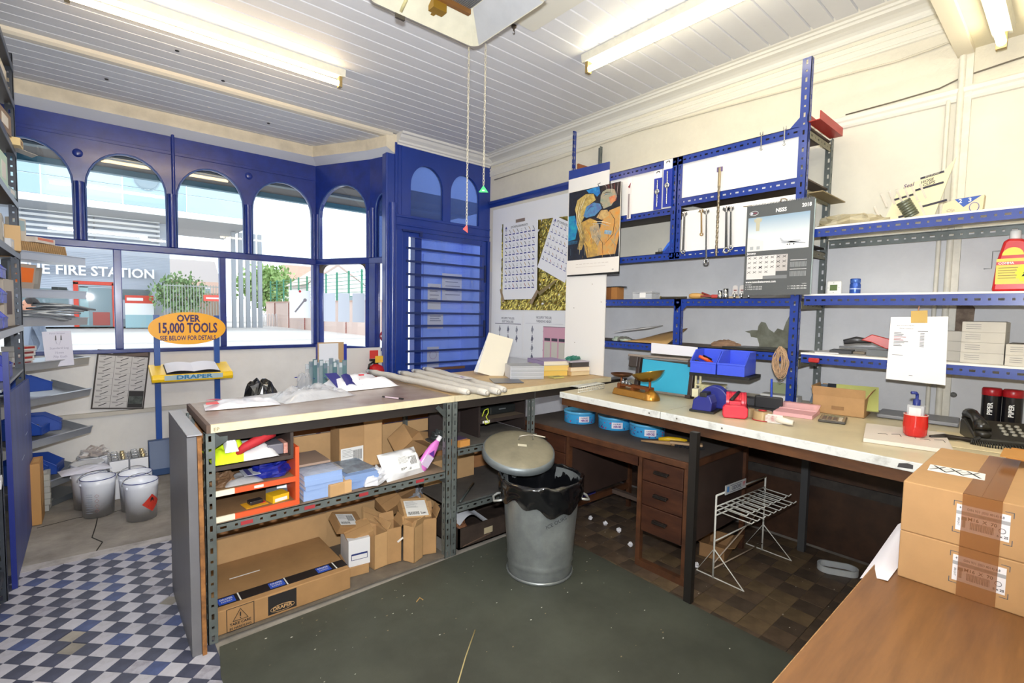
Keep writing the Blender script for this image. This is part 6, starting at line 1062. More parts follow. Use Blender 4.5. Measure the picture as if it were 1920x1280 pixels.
# ---------------------------------------------------------- right bay: top shelf
ZT = 2.0285
lump('crumpled_clear_bag', 'crumpled tan plastic bag at the end of the top white shelf', 'bag', flat(3.42, .92, ZT, 10), .2, .34, .075, [mat('cfc6ac', .35, alpha=.75), mat('b5aa8c', .35, alpha=.8)], 61, amp=.35, freq=6)
hd_ = thing('hose_clip_display', 'tilted cream hose clip display board with clear acrylic pegs', 'display board', M=frame((3.43, .775, ZT), (-.0, -1, 0), (.22, 0, 1)) @ Matrix.Translation((0, .0, 0)))
MB().prism([(0, 0), (.22, 0), (.29, .345), (.245, .275), (.115, .235), (.055, .2)], -.003, 0).build('board', mat('e6deb8', .5), hd_)
p = MB(); DK = mat('2c2a3c', .5); Mr = Matrix.Translation((.14, .2, .001)) @ Matrix.Rotation(R(12), 4, 'Z')
for (x, y, w_) in ((.02, .05, .10), (-.11, -.03, .09), (-.01, -.01, .12), (.0, -.115, .11), (-.10, -.14, .06)): p.rect(x, x+w_, y-.006, y+.006, .0004, DK, Mr)
text_geo(p, 'ZINC PLATED', .010, Mr @ Matrix.Translation((.07, .05, .001)), mat('e8e0c8', .5)); text_geo(p, 'HOSE', .022, Mr @ Matrix.Translation((.045, .025, .001)), DK, bold=.0003, shear=.2); text_geo(p, 'CLIPS', .022, Mr @ Matrix.Translation((.05, .006, .001)), DK, bold=.0003, shear=.2); text_geo(p, 'Seal', .03, Mr @ Matrix.Translation((-.035, .03, .001)), mat('5a3f6a', .5), bold=.0004, shear=.3); p.build('board_print', None, hd_)
for (x, y) in ((-.01, .04), (.015, .11), (.05, .12), (.085, .12), (.12, .12), (.15, .125), (.185, .13), (.19, .03)):
    MB().box(-.005, .005, 0, .085, -.002, .002, M=Matrix.Translation((x, y, .01)) @ Matrix.Rotation(R(20), 4, 'Z') @ Matrix.Rotation(R(38), 4, 'X')).build('acrylic_peg', ACRYL, hd_)
hcl = MB(); Mc = Matrix.Translation((.115, .075, .035)) @ Matrix.Rotation(R(28), 4, 'Z') @ Matrix.Rotation(R(-65), 4, 'X')
for k in range(7): hcl.lathe([(.030+.001*(k % 2), -.05+.014*k), (.033, -.047+.014*k), (.033, -.039+.014*k), (.030, -.037+.014*k)], 20, M=Mc); hcl.box(-.006, .010, .031, .040, -.048+.014*k, -.038+.014*k, M=Mc @ Matrix.Rotation(R(20*k % 50), 4, 'Z'))
hcl.build('hose_clips', mat('6f7468', .35, .7), hd_)
t = thing('catalogue_box', 'cut down cream carton with a blue corner, printed 2 and 3', 'carton', M=on_right(3.36, .51, ZT)); MB().prism([(0, 0), (.155, .005), (.16, .095), (.05, .09), (.005, .07)], -.06, 0).build('box_body', mat('d9c9a8', .7), t); MB().prism([(.05, .088), (.15, .094), (.085, .045)], 0.0002, .001).build('blue_triangle', mat('2a52a8', .5), t); p = MB(); text_geo(p, '2', .028, Matrix.Translation((.072, .075, .0015)), WT, bold=.0006); text_geo(p, '3', .028, Matrix.Translation((.108, .076, .0015)), WT, bold=.0006); p.tube([(.125+.018*math.cos(a), .04+.022*math.sin(a), .001) for a in [2*math.pi*k/16 for k in range(16)]], .0016, 4, mat('4a5aa8', .5), closed=True); text_geo(p, 'Clip', .02, Matrix.Translation((.035, .035, .0012)), mat('8a8478', .5), shear=.3); p.build('box_print', None, t)
# ---------------------------------------------------------- wall boards between door and shelving
bd = thing('poster_board', 'white board on the wall between the blue door and the shelving', 'board', M=on_right(XW-.008, 4.62, 0)); bx('board', mat('f2f3f6', .6), bd, 0, 1.24, .99, 2.70, -.006, 0)
GOLD = mat('c8b55a', .22, .85, bump=1.0, bscale=38)
fo = thing('gold_foil_sheet', 'crinkled gold foil sheet on the wall behind the fastener charts', 'foil', M=on_right(XW-.008, 4.44, 1.53))
MB().grid(lambda u, v: (u*1.05, v*(.985-.045*u), .006+.010*mnoise.noise(Vector((u*22, v*22, 3)))+.006*mnoise.noise(Vector((u*50, v*50, 9)))), 60, 56, smooth=False).build('foil', mat('d2bd60', .2, .9), fo)
def chart(label, M, w_, h_, rows, cols, corner=0, short=False):
    t = thing('fastener_chart', label, 'chart', M=M); MB().prism([(0, corner), (corner*.7, 0), (w_-corner, 0), (w_, corner), (w_, h_), (0, h_)], 0, .0012).build('sheet', mat('f2f3f8', .6), t); p = MB(); NB = mat('27348a', .5); GR_ = [mat('8a8c94', .5), mat('5c5e66', .5), mat('b9965a', .5), mat('a8443c', .5)]
    text_geo(p, 'JCP CONSTRUCTION PRODUCTS', .030, Matrix.Translation((w_*.48, h_*.93, .002)), mat('3a3c44', .5), bold=.0006, sx=.62); p.prism([(w_*.06, h_*.92), (w_*.12, h_*.92), (w_*.09, h_*.955)], .0014, .002, NB); text_geo(p, 'JCP', .02, Matrix.Translation((w_*.09, h_*.905, .002)), NB, bold=.0006)
    for r_ in range(rows):
        y = h_*(.835-.80*r_/rows*(.98))
        for c_ in range(cols):
            x = w_*(.06+.90*c_/cols); p.rect(x, x+w_*.075, y, y+h_*.013, .0016, NB); k = (r_*7+c_*3) % 4
            if (r_*5+c_) % 4: p.prism([(x+.006, y+h_*.065), (x+.014, y+h_*.068), (x+w_*.07, y+h_*.025), (x+w_*.06, y+h_*.02)], .0014, .0018, GR_[3 if (r_ == rows-1 and c_ % 3 == 2) else k % 3])
            else: p.rect(x+.01, x+w_*.06, y+h_*.03, y+h_*.036, .0016, GR_[0]); p.rect(x+.01, x+w_*.06, y+h_*.05, y+h_*.054, .0016, GR_[1])
    p.build('chart_print', None, t, kind='stuff'); return t
c1 = chart('large tall fastener chart taped over the gold foil', on_right(XW-.03, 4.39, 1.645, .5), .575, .87, 9, 8, .05); MB().box(.22, .37, .85, .885, .002, .004).build('packing_tape', mat('8f7d72', .5), c1); MB().prism([(-.05, .12), (-.02, .13), (.04, -.02), (.0, -.03)], .002, .003).build('packing_tape', mat('9a8468', .5), c1); MB().prism([(.575, .10), (.605, .08), (.50, -.06), (.46, -.04)], .002, .003).build('packing_tape', mat('9a8468', .5), c1)
c2 = chart('tilted fastener chart half hidden behind the art calendar', on_right(XW-.045, 3.80, 1.985, -24), .44, .56, 6, 7); MB().box(.2, .36, .60, .635, .002, .004).build('packing_tape', mat('8f7d72', .5), c2); MB().prism([(.30, -.03), (.34, -.01), (.16, -.26), (.12, -.24)], .0, .002).build('packing_tape', mat('8a7a50', .5), c2)
def parts_sheet(label, y, z, w_, h_, l1, l2, n):
    t = thing('supply_poster', label, 'poster', M=on_right(XW-.012, y, z)); bx('sheet', mat('f2f4f8', .6), t, 0, w_, 0, h_, 0, .0012); p = MB(); tk = mat('5a5c72', .6); text_geo(p, l1, .036, Matrix.Translation((w_*.5, h_*.90, .002)), tk, bold=.0004, sx=.8 if len(l1) < 18 else .66); text_geo(p, l2, .036, Matrix.Translation((w_*.5, h_*.82, .002)), tk, bold=.0004, sx=.7); p.rect(w_*.04, w_*.96, h_*.765, h_*.78, .0016, tk if n < 5 else mat('e0e2e8', .6))
    for k in range(n*2):
        x, y_ = w_*(.22+.3*(k % 3)), h_*(.64-.2*(k//3)); c_ = mat('6a6c80', .6) if k % 2 else mat('8d8f9c', .6)
        p.prism([(x-.02, y_-.02), (x+.005, y_-.03), (x+.02, y_), (x+.004, y_+.03), (x-.012, y_+.02)], .0014, .0018, c_); p.rect(x-.006, x+.006, y_-.045, y_+.04, .0016, c_)
    p.build('poster_print', None, t, kind='stuff')
parts_sheet('supply poster headed split taps and dies low on the wall board', 4.56, 1.0, .50, .48, 'WE SUPPLY TWS (UK)', 'SPLIT TAPS & DIES', 3); parts_sheet('supply poster headed threading heads low on the wall board', 4.03, 1.0, .62, .50, 'WE SUPPLY TWS (UK)', 'THREADING HEADS', 5)
t = thing('pink_chart', 'pink edged table chart pinned behind the stack of books', 'chart', M=on_right(XW-.016, 3.72, 1.0)); bx('sheet', mat('dba8bc', .6), t, 0, .33, 0, .36, 0, .001); p = MB(); [p.rect(.02+.105*k, .105+.105*k, .02, .20, .0013, mat('d5d2c8', .6)) for k in range(3)]; [p.rect(.02+.105*k, .105+.105*k, .21, .24, .0013, mat('4a4350', .6)) for k in range(3)]; p.rect(0, .33, .355, .36, .0013, INK); p.build('table_print', None, t)
# ================================================================== ON THE BENCH
ZW = .9565
BRS = mat('a8792f', .3, .75, var=.15, scale=12); CPR = mat('8a4f2a', .38, .6, var=.15, scale=12)
sc = thing('balance_scales', 'old brass kitchen balance scales with two pans on the white bench', 'scales', flat(2.74, 1.915, ZW, 82))
bp = [(x*.17, y*.055) for x, y in ((-1, -.6), (-.95, -1), (.7, -1), (.95, -1.15), (1.05, -.8), (1.05, .8), (.95, 1.15), (.7, 1), (-.95, 1), (-1, .6))]; bp = [(-x, y) for x, y in bp][::-1]
MB().prism(bp, 0, .045, top=[(x*.93, y*.85) for x, y in bp]).build('base', mat('a8762f', .4, .55, var=.2, scale=6), sc, bevel=.008)
MB().lathe([(.058, 0), (.058, .015), (.045, .045), (.022, .06), (.016, .066), (0, .066)], 24, M=Matrix.Translation((-.135, 0, 0))).build('bell_foot', BRS, sc)
bx('name_plate', mat('c9c0be', .5), sc, -.01, .05, -.0555, -.0535, .010, .03); 
for s_ in (-1, 1):
    MB().box(-.012, .012, -.03, .03, .044, .075, M=Matrix.Translation((.125*s_, 0, 0))).build('pan_bracket', CPR, sc, bevel=.003); MB().cyl((.125*s_, 0, .06), (.125*s_, 0, .115), .008, 10).build('pan_post', CPR, sc)
MB().box(-.14, .14, -.022, -.016, .062, .078).box(-.14, .14, .016, .022, .062, .078).build('beam', CPR, sc); MB().cyl((0, -.03, .05), (0, .03, .05), .014, 12).build('pivot', CPR, sc)
MB().lathe([(.0, .118), (.05, .120), (.072, .135), (.076, .142), (.073, .142), (.05, .126), (0, .123)], 28, M=Matrix.Translation((.125, 0, 0))).build('weight_pan', mat('5d3a22', .35, .6), sc)
MB().lathe([(0, 0), (.04, .006), (.075, .026), (.098, .055), (.104, .062), (.099, .062), (.072, .032), (.04, .011), (0, .005)], 32, sx=1.1, sy=.95, M=Matrix.Translation((-.12, 0, .113)) @ Matrix.Rotation(R(14), 4, 'Y')).build('scoop_pan', mat('8f7432', .25, .8, var=.15, scale=9), sc)
for k in range(3): MB().lathe([(0, 0), (.013, 0), (.013, .012+.004*k), (.005, .014+.004*k), (.006, .024+.004*k), (0, .026+.004*k)], 12, M=Matrix.Translation((.02+.03*k, .03, .078))).build('weight', CHD, sc)
# white wire leaflet tray at the bench end
wt = thing('white_wire_tray', 'small white wire tray lying where the bench meets the counter', 'wire tray', flat(2.68, 2.27, ZW, 4))
for k in range(15): x = -.15+.0215*k; MB().tube([(x, -.03, .005), (x, -.035, .04), (x, .04, .04)], .0018, 5).build('wire', WW, wt)
for (y, z) in ((-.03, .004), (-.035, .04), (.04, .04), (-.033, .022)): MB().tube([(-.155, y, z), (.155, y, z)], .0022, 5).build('rail', WW, wt)
# paper roll dispenser with turquoise sheet
rd = thing('roll_dispenser', 'dark framed paper dispenser with a turquoise sheet behind the scales', 'dispenser', M=frame((2.95, 2.06, ZW), (.1, -1, 0), (.18, 0, 1)))
BRN = mat('2e211d', .5); MB().prism([(.035, .02), (.385, .02), (.395, .22), (.03, .235)], -.004, 0).build('turquoise_sheet', mat('2f9ec0', .5), rd)
for x in (.0, .395): bx('side_arm', BRN, rd, x-.012, x+.016, -.0, .245, -.05, .01, bevel=.004); bx('foot', BRN, rd, x-.016, x+.02, 0, .02, -.10, .03)
bx('left_cap', mat('38302e', .5), rd, -.07, -.0, .17, .25, -.04, .02, bevel=.006); MB().cyl((-.08, .252, .012), (.41, .252, .012), .010, 12).build('top_bar', mat('9c9088', .35, .4), rd); bx('right_clamp', BRN, rd, .375, .44, .205, .255, -.02, .035, bevel=.004)
MB().cyl((.0, .012, .02), (.40, .012, .02), .009, 10).build('bottom_bar', mat('8d857d', .35, .4), rd); bx('yellow_edge', mat('b9b04a', .5), rd, .398, .404, .02, .23, -.006, .002)
MB().prism([(0, 0), (.365, .0), (.37, .068), (0, .078)], 0, .003, M=on_right(3.195, 2.10, 1.215)).build('white_card', mat('eceaf0', .6), label='blank white card standing behind the turquoise dispenser', cat='card')
# two blue storage bins on a black ledge
LBIN = mat('4058dc', .35)
def pbin(label, M, w_=.16, d_=.23, h_=.14, col=LBIN, name='storage_bin', group=None, fh=.5):
    t = thing(name, label, 'storage bin', M=M, group=group); e = .004; b = MB()
    b.box(-w_/2, w_/2, 0, d_, 0, e); b.box(-w_/2, w_/2, d_-e, d_, 0, h_)
    for s_ in (-1, 1):
        x0, x1 = (s_*w_/2, s_*(w_/2-e)); pts = [(0, 0), (d_, 0), (d_, h_), (d_*.38, h_), (0, h_*fh)]
        b.prism(pts if s_ > 0 else pts, min(x0, x1), max(x0, x1), M=frame((0, 0, 0), (0, 1, 0), (0, 0, 1)))
    b.build('bin_body', col, t); f = MB(); f.box(-w_/2, w_/2, -.003, e, 0, h_*fh); f.build('front_lip', col, t); MB().box(-w_/2-.003, w_/2+.003, -.006, .006, h_*fh-.008, h_*fh+.004).build('rim', col, t, bevel=.002); MB().box(-w_/2*.7, w_/2*.7, -.0045, -.003, h_*fh*.2, h_*fh*.62).build('label_holder', col, t)
    MB().tube([(-w_/2, .0, h_*fh), (-w_/2, d_*.38, h_), (-w_/2, d_, h_), (w_/2, d_, h_), (w_/2, d_*.38, h_), (w_/2, 0, h_*fh)], .004, 6, smooth=False).build('rim', col, t)
    return t
Mb = flat(2.965, 1.475, 1.137, -82)
pbin('blue storage bin with an orange tool in it, on the black ledge', Mb @ Matrix.Translation((-.085, 0, 0))); pbin('empty blue storage bin beside the hank of string', Mb @ Matrix.Translation((.085, 0, 0)))
bk_ = thing('bin_ledge', 'black ledge on a cream steel frame holding the two blue bins', 'ledge', M=Mb @ Matrix.Translation((0, 0, -.008))); bx('ledge', BLACK, bk_, -.175, .19, .01, .26, -.012, .0065); CRM = mat('c9c29c', .5); 
for x in (-.15, -.12): MB().box(x-.006, x+.006, .06, .07, -.175, -.012).build('frame_leg', CRM, bk_)
bx('frame_plate', CRM, bk_, -.13, .02, .015, .16, -.075, -.068); bx('frame_front', mat('b9b48c', .5, h2='3c3a30', scale=40, amt=.4), bk_, -.10, .02, .012, .016, -.115, -.07); bx('frame_back_leg', CRM, bk_, -.0, .012, .15, .16, -.175, -.07)
t = thing('orange_cutter', 'orange and black cutter lying in the left blue bin', 'cutter', M=Mb @ Matrix.Translation((-.11, .09, .065)) @ Euler((R(30), R(25), R(35))).to_matrix().to_4x4()); MB().tube([(-.05, 0, .02), (0, 0, .024), (.045, 0, .018)], .014, 8, radii=[.010, .015, .011]).build('body', mat('e0561c', .4), t); bx('blade_slot', BLACK, t, -.03, .03, -.005, .005, .034, .042)
# drill sharpener / tools
bs = thing('blue_chain_tool', 'dark blue plastic tool case with a rounded back on the bench', 'tool case', flat(2.70, 1.385, ZW, -78)); NV = mat('22297a', .35)
bx('sole', BLACK, bs, -.075, .06, -.10, .09, 0, .012); MB().prism([(-.06, .012), (.045, .012), (.05, .06), (.035, .10), (-.02, .10), (-.055, .07)], -.0, .105, M=frame((0, 0.0, 0), (1, 0, 0), (0, 0, 1))).build('front_block', NV, bs, bevel=.006)
MB().prism([(.085*math.cos(a)-.0, .045+.095*math.sin(a)) for a in [math.pi*k/14 for k in range(15)]]+[(-.085, .012), (.085, .012)], -.10, -.03, M=frame((0.02, 0, 0), (1, 0, 0), (0, 0, 1))).build('rear_dome', NV, bs, bevel=.006); bx('clip', BLACK, bs, -.02, .02, -.108, -.02, .09, .115, bevel=.004); bx('cream_clasp', mat('c9c4a4', .4), bs, -.085, -.05, -.03, .02, .075, .12)
rt = thing('red_power_tool', 'red plastic tool with a black label beside the blue case', 'power tool', flat(2.70, 1.23, ZW, -64)); RR = mat('c8263a', .35)
MB().prism([(-.055, .0), (.05, .0), (.062, .015), (.062, .055), (.045, .07), (-.05, .07), (-.062, .055), (-.062, .015)], 0, .05, M=frame((0, -.06, 0), (1, 0, 0), (0, 0, 1))).build('front_pack', RR, rt, bevel=.006); bx('neck', RR, rt, -.03, .03, -.06, .04, .055, .085, bevel=.004); MB().cyl((-.045, .055, .062), (.055, .055, .062), .058, 24).build('motor_drum', RR, rt)
for k in range(4): MB().lathe([(.0585, -.03+.025*k), (.0605, -.027+.025*k), (.0605, -.02+.025*k), (.0585, -.017+.025*k)], 24, M=Matrix.Translation((0, .055, .062)) @ Matrix.Rotation(R(90), 4, 'Y')).build('cooling_rib', mat('b01f30', .35), rt)
bx('black_label', BLACK, rt, .061, .0645, -.08, .02, .012, .065); p = MB(); [p.rect(-.06+.0, .01-.01*(k % 2), .052-.011*k, .056-.011*k, .0, LBL, frame((.0652, 0, 0), (0, 1, 0), (0, 0, 1))) for k in range(4)]; p.build('label_text', None, rt); MB().tube([(-.02, -.05, .088), (.0, .0, .105), (.02, .05, .12)], .010, 8).build('grip', BLACK, rt)
td = thing('tape_dispenser', 'packing tape gun with clear tape lying on the bench front', 'tape gun', flat(2.70, 1.045, ZW, -80)); MB().cyl((-.035, 0, .0), (-.035, 0, .048), .046, 28).build('tape_roll', mat('b39a74', .25, .1), td); MB().lathe([(.0, .049), (.018, .049), (.022, .052), (0, .054)], 16, M=Matrix.Translation((-.035, 0, 0))).build('red_hub', mat('b5202a', .4), td); bx('side_plate', mat('d9d4d0', .4), td, .0, .07, -.05, -.046, .0, .045); MB().lathe([(.047, 0), (.049, 0), (.049, .004), (.047, .004)], 28, M=Matrix.Translation((-.035, 0, 0))).build('red_rim', mat('b5202a', .4), td)
MB().tube([(.03, -.03, .022), (.07, -.05, .02), (.12, -.065, .018)], .016, 10, radii=[.02, .017, .013]).build('handle', mat('dcd6cc', .4), td); MB().cyl((-.105, .03, .0), (-.105, .03, .048), .024, 20).build('pinch_roller', mat('9c8462', .3), td); bx('printed_tape', mat('c9c4c0', .4, h2='a03038', scale=60, amt=.4), td, -.01, .045, -.0525, -.0505, .006, .04)
bpd = thing('black_card_reader', 'black pen holder pad standing behind the tape gun', 'holder', flat(3.05, 1.19, ZW, -80)); MB().box(-.075, .075, -.012, .012, 0, .075).build('holder_body', mat('1e1e22', .45), bpd, bevel=.008); bx('grey_case', mat('3a3b40', .4), bpd, -.20, -.085, .03, .12, 0, .045); bx('base_mat', mat('2a2a2c', .6), bpd, -.16, .09, -.10, .05, -.0, .004)
pn_ = thing('blue_pen', 'blue ballpoint pen standing in the black holder', 'pen', flat(3.05, 1.175, ZW+.05, 0)); MB().cyl((0, 0, 0), (0, .004, .13), .006, 10).build('barrel', mat('2444b0', .35), pn_); bx('clip', mat('2c50c8', .35), pn_, -.008, -.005, -.003, .003, .08, .128)
pp_ = thing('pink_note_pad', 'pink note pad with a folded cover on the bench', 'note pad', flat(3.02, 1.03, ZW, -82)); bx('pad', mat('d9a4a8', .6), pp_, -.09, .10, -.11, .11, 0, .02); MB().grid(lambda u, v: (-.09+.19*u, .02+.11*v, .022+.025*v*v), 6, 6).build('folded_cover', mat('e8b4b8', .6), pp_, solid=.002)
ca_ = thing('calculator', 'small brown grey calculator lying flat on the bench', 'calculator', flat(3.0, .84, ZW, -78)); MB().box(-.06, .06, -.09, .09, 0, .012).build('case', mat('3a342e', .4), ca_, bevel=.003); bx('face', mat('8c7e68', .4), ca_, -.055, .055, -.085, .085, .012, .014); bx('display', mat('6f7a68', .2), ca_, -.045, .045, .04, .075, .014, .0155)
for i in range(4):
    for j in range(4): MB().box(-.008, .008, -.006, .006, 0, .004, M=Matrix.Translation((-.036+.024*i, -.07+.026*j, .014))).build('key', mat('5a4a40' if i < 3 else 'b9ad98', .4), ca_)
ob = open_carton('open_bench_carton', 'open brown carton holding green and dark folders on the bench', flat(3.30, .885, ZW, -84), .25, .22, .105, CARD, (1, 1, 1, 1), .05, (78, 60, 50, 80)); MB().box(-.03, .03, -.1125, -.111, .03, .05).build('parcel_tape', CARDD, ob)
def folder(label, x, y, col, a, rz): t = thing('folder', label, 'folder', M=flat(x, y, ZW+.035, rz) @ Matrix.Rotation(R(a), 4, 'X')); MB().box(-.10, .10, 0, .16, -.003, .003).build('cover', mat(col, .5), t); MB().box(-.098, .098, 0, .155, -.006, -.003).build('pages', mat('b8b89c', .6), t)
folder('yellow green folder leaning out of the open carton', 3.25, .80, 'b4b86e', 50, -75); folder('dark folder behind the yellow green one', 3.29, .87, '2c3038', 46, -82); folder('blue grey folder at the back of the open carton', 3.30, .95, '6a7a8a', 40, -86)
t = thing('white_low_tray', 'low white and green carton behind the black pen holder', 'carton', flat(3.42, 1.27, ZW, -86)); bx('tray', mat('d2d2d0', .6), t, -.10, .12, -.05, .05, 0, .04); bx('green_panel', mat('98a07c', .6), t, -.06, .09, .05, .054, .0, .11)
def sheets(label, M, w_, d_, h_, col, name='paper_stack', pr=None):
    t = thing(name, label, 'paper', M=M); MB().box(-w_/2, w_/2, -d_/2, d_/2, 0, h_).build('sheets', mat(col, .6), t)
    if pr: p = MB(); pr(p); p.build('pen_marks', None, t)
def marks(p):
    for k in range(5): x = -.10+.05*k; p.tube([(x, -.05+.03*(k % 3), .0165), (x+.03, -.03+.03*(k % 3), .0165), (x+.035, -.05, .0165)], .0013, 3, INK)
sheets('stack of drawn on papers under the red mug', flat(2.82, .50, ZW, -78), .30, .40, .016, 'dcd2c8', pr=marks); sheets('single cream sheet running under the telephone', flat(3.0, .30, ZW, -80), .22, .36, .003, 'd9c9a4')
lp = thing('grey_laptop', 'closed grey laptop lying against the wall behind the mug', 'laptop', flat(3.43, .56, ZW, -84)); MB().box(-.17, .17, -.11, .11, 0, .022).build('shell', mat('7c7d82', .35, .3), lp, bevel=.006); MB().box(-.012, .012, -.006, .006, .022, .0225).build('badge', mat('a9a9ae', .3), lp)
# mug with pump bottle
mg_ = thing('red_mug', 'glossy red mug holding a hand gel bottle on the papers', 'mug', (2.84, .47, ZW+.0165)); RM = mat('c81e1a', .15, coat=.5)
MB().lathe([(0, 0), (.036, 0), (.043, .01), (.046, .05), (.044, .097), (.045, .1), (.041, .1), (.04, .06), (.038, .012), (0, .01)], 28).build('mug_body', RM, mg_); MB().lathe([(.041, .1), (.0455, .1005), (.0455, .097)], 28).build('pale_rim', mat('e0b8b0', .3), mg_); MB().tube([(.043, -.012, .08), (.07, -.02, .08), (.076, -.02, .05), (.066, -.018, .025), (.044, -.012, .022)], .006, 8).build('handle', RM, mg_)
gb = thing('gel_pump_bottle', 'clear pump bottle with a dark blue pump standing in the red mug', 'bottle', (2.84, .47, ZW+.0275)); MB().prism([(-.018, -.030), (.018, -.030), (.022, -.02), (.022, .02), (.018, .030), (-.018, .030), (-.022, .02), (-.022, -.02)], 0, .13).build('bottle_body', CLEAR, gb); bx('label', LBL, gb, -.0228, -.0222, -.02, .022, .06, .12); MB().lathe([(.014, .13), (.014, .155), (.006, .158), (.006, .18), (0, .18)], 14).build('pump_collar', mat('22307e', .35), gb); MB().tube([(0, 0, .178), (-.004, .004, .186), (-.018, .018, .186)], .007, 8).build('pump_head', mat('22307e', .35), gb)
# telephone
tp_ = thing('desk_telephone', 'black desk telephone with handset and coiled cord at the bench end', 'telephone', flat(3.12, .16, ZW, -70)); PH = mat('26241f', .35)
MB().prism([(-.11, .0), (.11, .0), (.11, .075), (.06, .085), (-.11, .03)], -.17, .13, M=frame((0, 0, 0), (0, 1, 0), (0, 0, 1))).build('phone_body', PH, tp_, bevel=.008)
def onslope(x, y): return Matrix.Translation((x, y, .03+(y+.11)*.324+.001)) @ Matrix.Rotation(R(17.9), 4, 'X')
for i in range(3):
    for j in range(4): MB().lathe([(0, .006), (.007, .006), (.0085, 0)], 12, M=onslope(-.055+.028*i, -.06+.026*j), sx=1.1).build('key', mat('8d8a80', .4), tp_)
for j in range(3): MB().box(-.013, .013, -.004, .004, 0, .004, M=onslope(.045, -.05+.026*j)).build('function_key', mat('cfcabc', .4), tp_)
MB().box(-.032, .032, -.018, .018, 0, .002, M=onslope(.09, -.01)).build('screen', mat('8f9c3c', .3), tp_)
hs = MB().tube([(-.14, -.09, .062), (-.142, -.05, .09), (-.142, 0, .104), (-.14, .06, .108), (-.138, .10, .10)], .022, 14, radii=[.030, .024, .020, .024, .030]).build('handset', mat('1c1a16', .25), tp_); MB().lathe([(.026, 0), (.03, .012), (.026, .024), (0, .026)], 16, M=Matrix.Translation((-.14, -.09, .035))).build('mouthpiece', mat('1c1a16', .3), hs); MB().lathe([(.026, 0), (.03, .012), (.026, .024), (0, .026)], 16, M=Matrix.Translation((-.138, .10, .07))).build('earpiece', mat('1c1a16', .3), hs)
pts = [(-.15, -.10, .03), (-.19, -.14, .015), (-.13, -.17, .012), (-.05, -.17, .014), (.04, -.16, .014), (.1, -.14, .02)]; cd = []
for k in range(260):
    f_ = k/259*(len(pts)-1); i_ = min(int(f_), len(pts)-2); q = Vector(pts[i_]).lerp(Vector(pts[i_+1]), f_-i_); a = k*1.05; cd.append((q.x, q.y+.010*math.cos(a), max(.002, q.z+.010*math.sin(a))))
MB().tube(cd, .0026, 5).build('coiled_cord', mat('201f1c', .4), tp_)
MB().tube([(2.87, .42, ZW+.02), (2.93, .38, ZW+.018), (2.96, .33, ZW+.016), (2.97, .27, ZW+.012), (3.0, .25, ZW+.006)], .012, 8, radii=[.006, .013, .009, .013, .006]).build('small_black_pouch', mat('1f1614', .4), label='slim black red tipped tool lying beside the red mug', cat='hand tool')
for k in range(2):
    t = thing('battery_pack_tin', ['black and red battery can against the wall, left one of two', 'black and red battery can against the wall, right one of two'][k], 'can', (3.42, .275-.075*k, ZW)); MB().lathe([(0, 0), (.036, 0), (.037, .004), (.037, .175)], 24).build('can_body', mat('16151a', .25), t); MB().lathe([(.037, .175), (.038, .177), (.038, .205), (.034, .212), (0, .212)], 24).build('red_top', mat('b01a24', .3), t); text_geo(MB(), 'PIPER', .026, frame((-.0385, 0, .11), (0, 0, 1), (0, 1, 0)) @ Matrix.Rotation(R(180), 4, 'X') @ Matrix.Rotation(R(180), 4, 'X'), LBL, bold=.0008).build('brand_text', None, t)
# ================================================================== ON THE COUNTER
ZK = .9895
rb = thing('red_white_packet', 'flat plastic packet with a red printed corner at the left of the counter', 'packet', flat(.60, 2.86, ZK, -6)); foldcloth(.34, .20, .035, 17, fr=5).build('packet_body', mat('dcdbe2', .25), rb); MB().prism([(-.165, -.09), (-.11, -.092), (-.115, -.02), (-.165, -.035)], .030, .0315).build('red_corner', mat('d42a24', .4), rb); MB().prism([(-.16, .03), (-.09, .02), (-.12, .06)], .032, .0335).build('red_mark', mat('a8283c', .4), rb); p = MB(); barcode(p, .0, .06, -.05, .0, .042, mat('8c8a96', .6)); p.build('print', None, rb)
cbg = thing('clear_crumpled_bag', 'crumpled clear plastic bag in the middle of the counter', 'plastic bag', flat(.97, 2.90, ZK, 8)); foldcloth(.42, .26, .075, 23, fr=6).build('film', CLEAR, cbg)
wbg = thing('white_carrier_bag', 'white carrier bag with dark blue print heaped on the counter', 'carrier bag', flat(1.36, 3.14, ZK, 4)); foldcloth(.42, .34, .10, 29, fr=4).build('bag', mat('ececf2', .35), wbg); MB().grid(lambda u, v: (-.16+.11*u+.02*v, -.15+.12*v, .035+.05*v+.01*math.sin(6*u)), 6, 5).build('blue_print', mat('2a2a72', .4), wbg); MB().grid(lambda u, v: (-.20+.08*u, -.10+.18*v, .02+.07*v), 4, 4).build('blue_print', mat('34347c', .4), wbg); bx('red_print', mat('d02a38', .4), wbg, -.045, -.015, -.10, -.08, .083, .09)
t = thing('ballpoint_pen', 'ballpoint pen lying on the brown counter top', 'pen', M=Matrix.Translation((1.32, 2.585, ZK+.005)) @ Matrix.Rotation(R(-66), 4, 'Z')); MB().cyl((-.05, 0, 0), (.05, 0, 0), .004, 8).build('barrel', mat('c9b4c0', .3), t); MB().cyl((.05, 0, 0), (.08, 0, 0), .0048, 8).build('cap', INK, t); MB().cyl((-.07, 0, 0), (-.05, 0, 0), .0046, 8).build('end_cap', INK, t)
TB = mat('c4bfb6', .45, bump=.5, bscale=50)
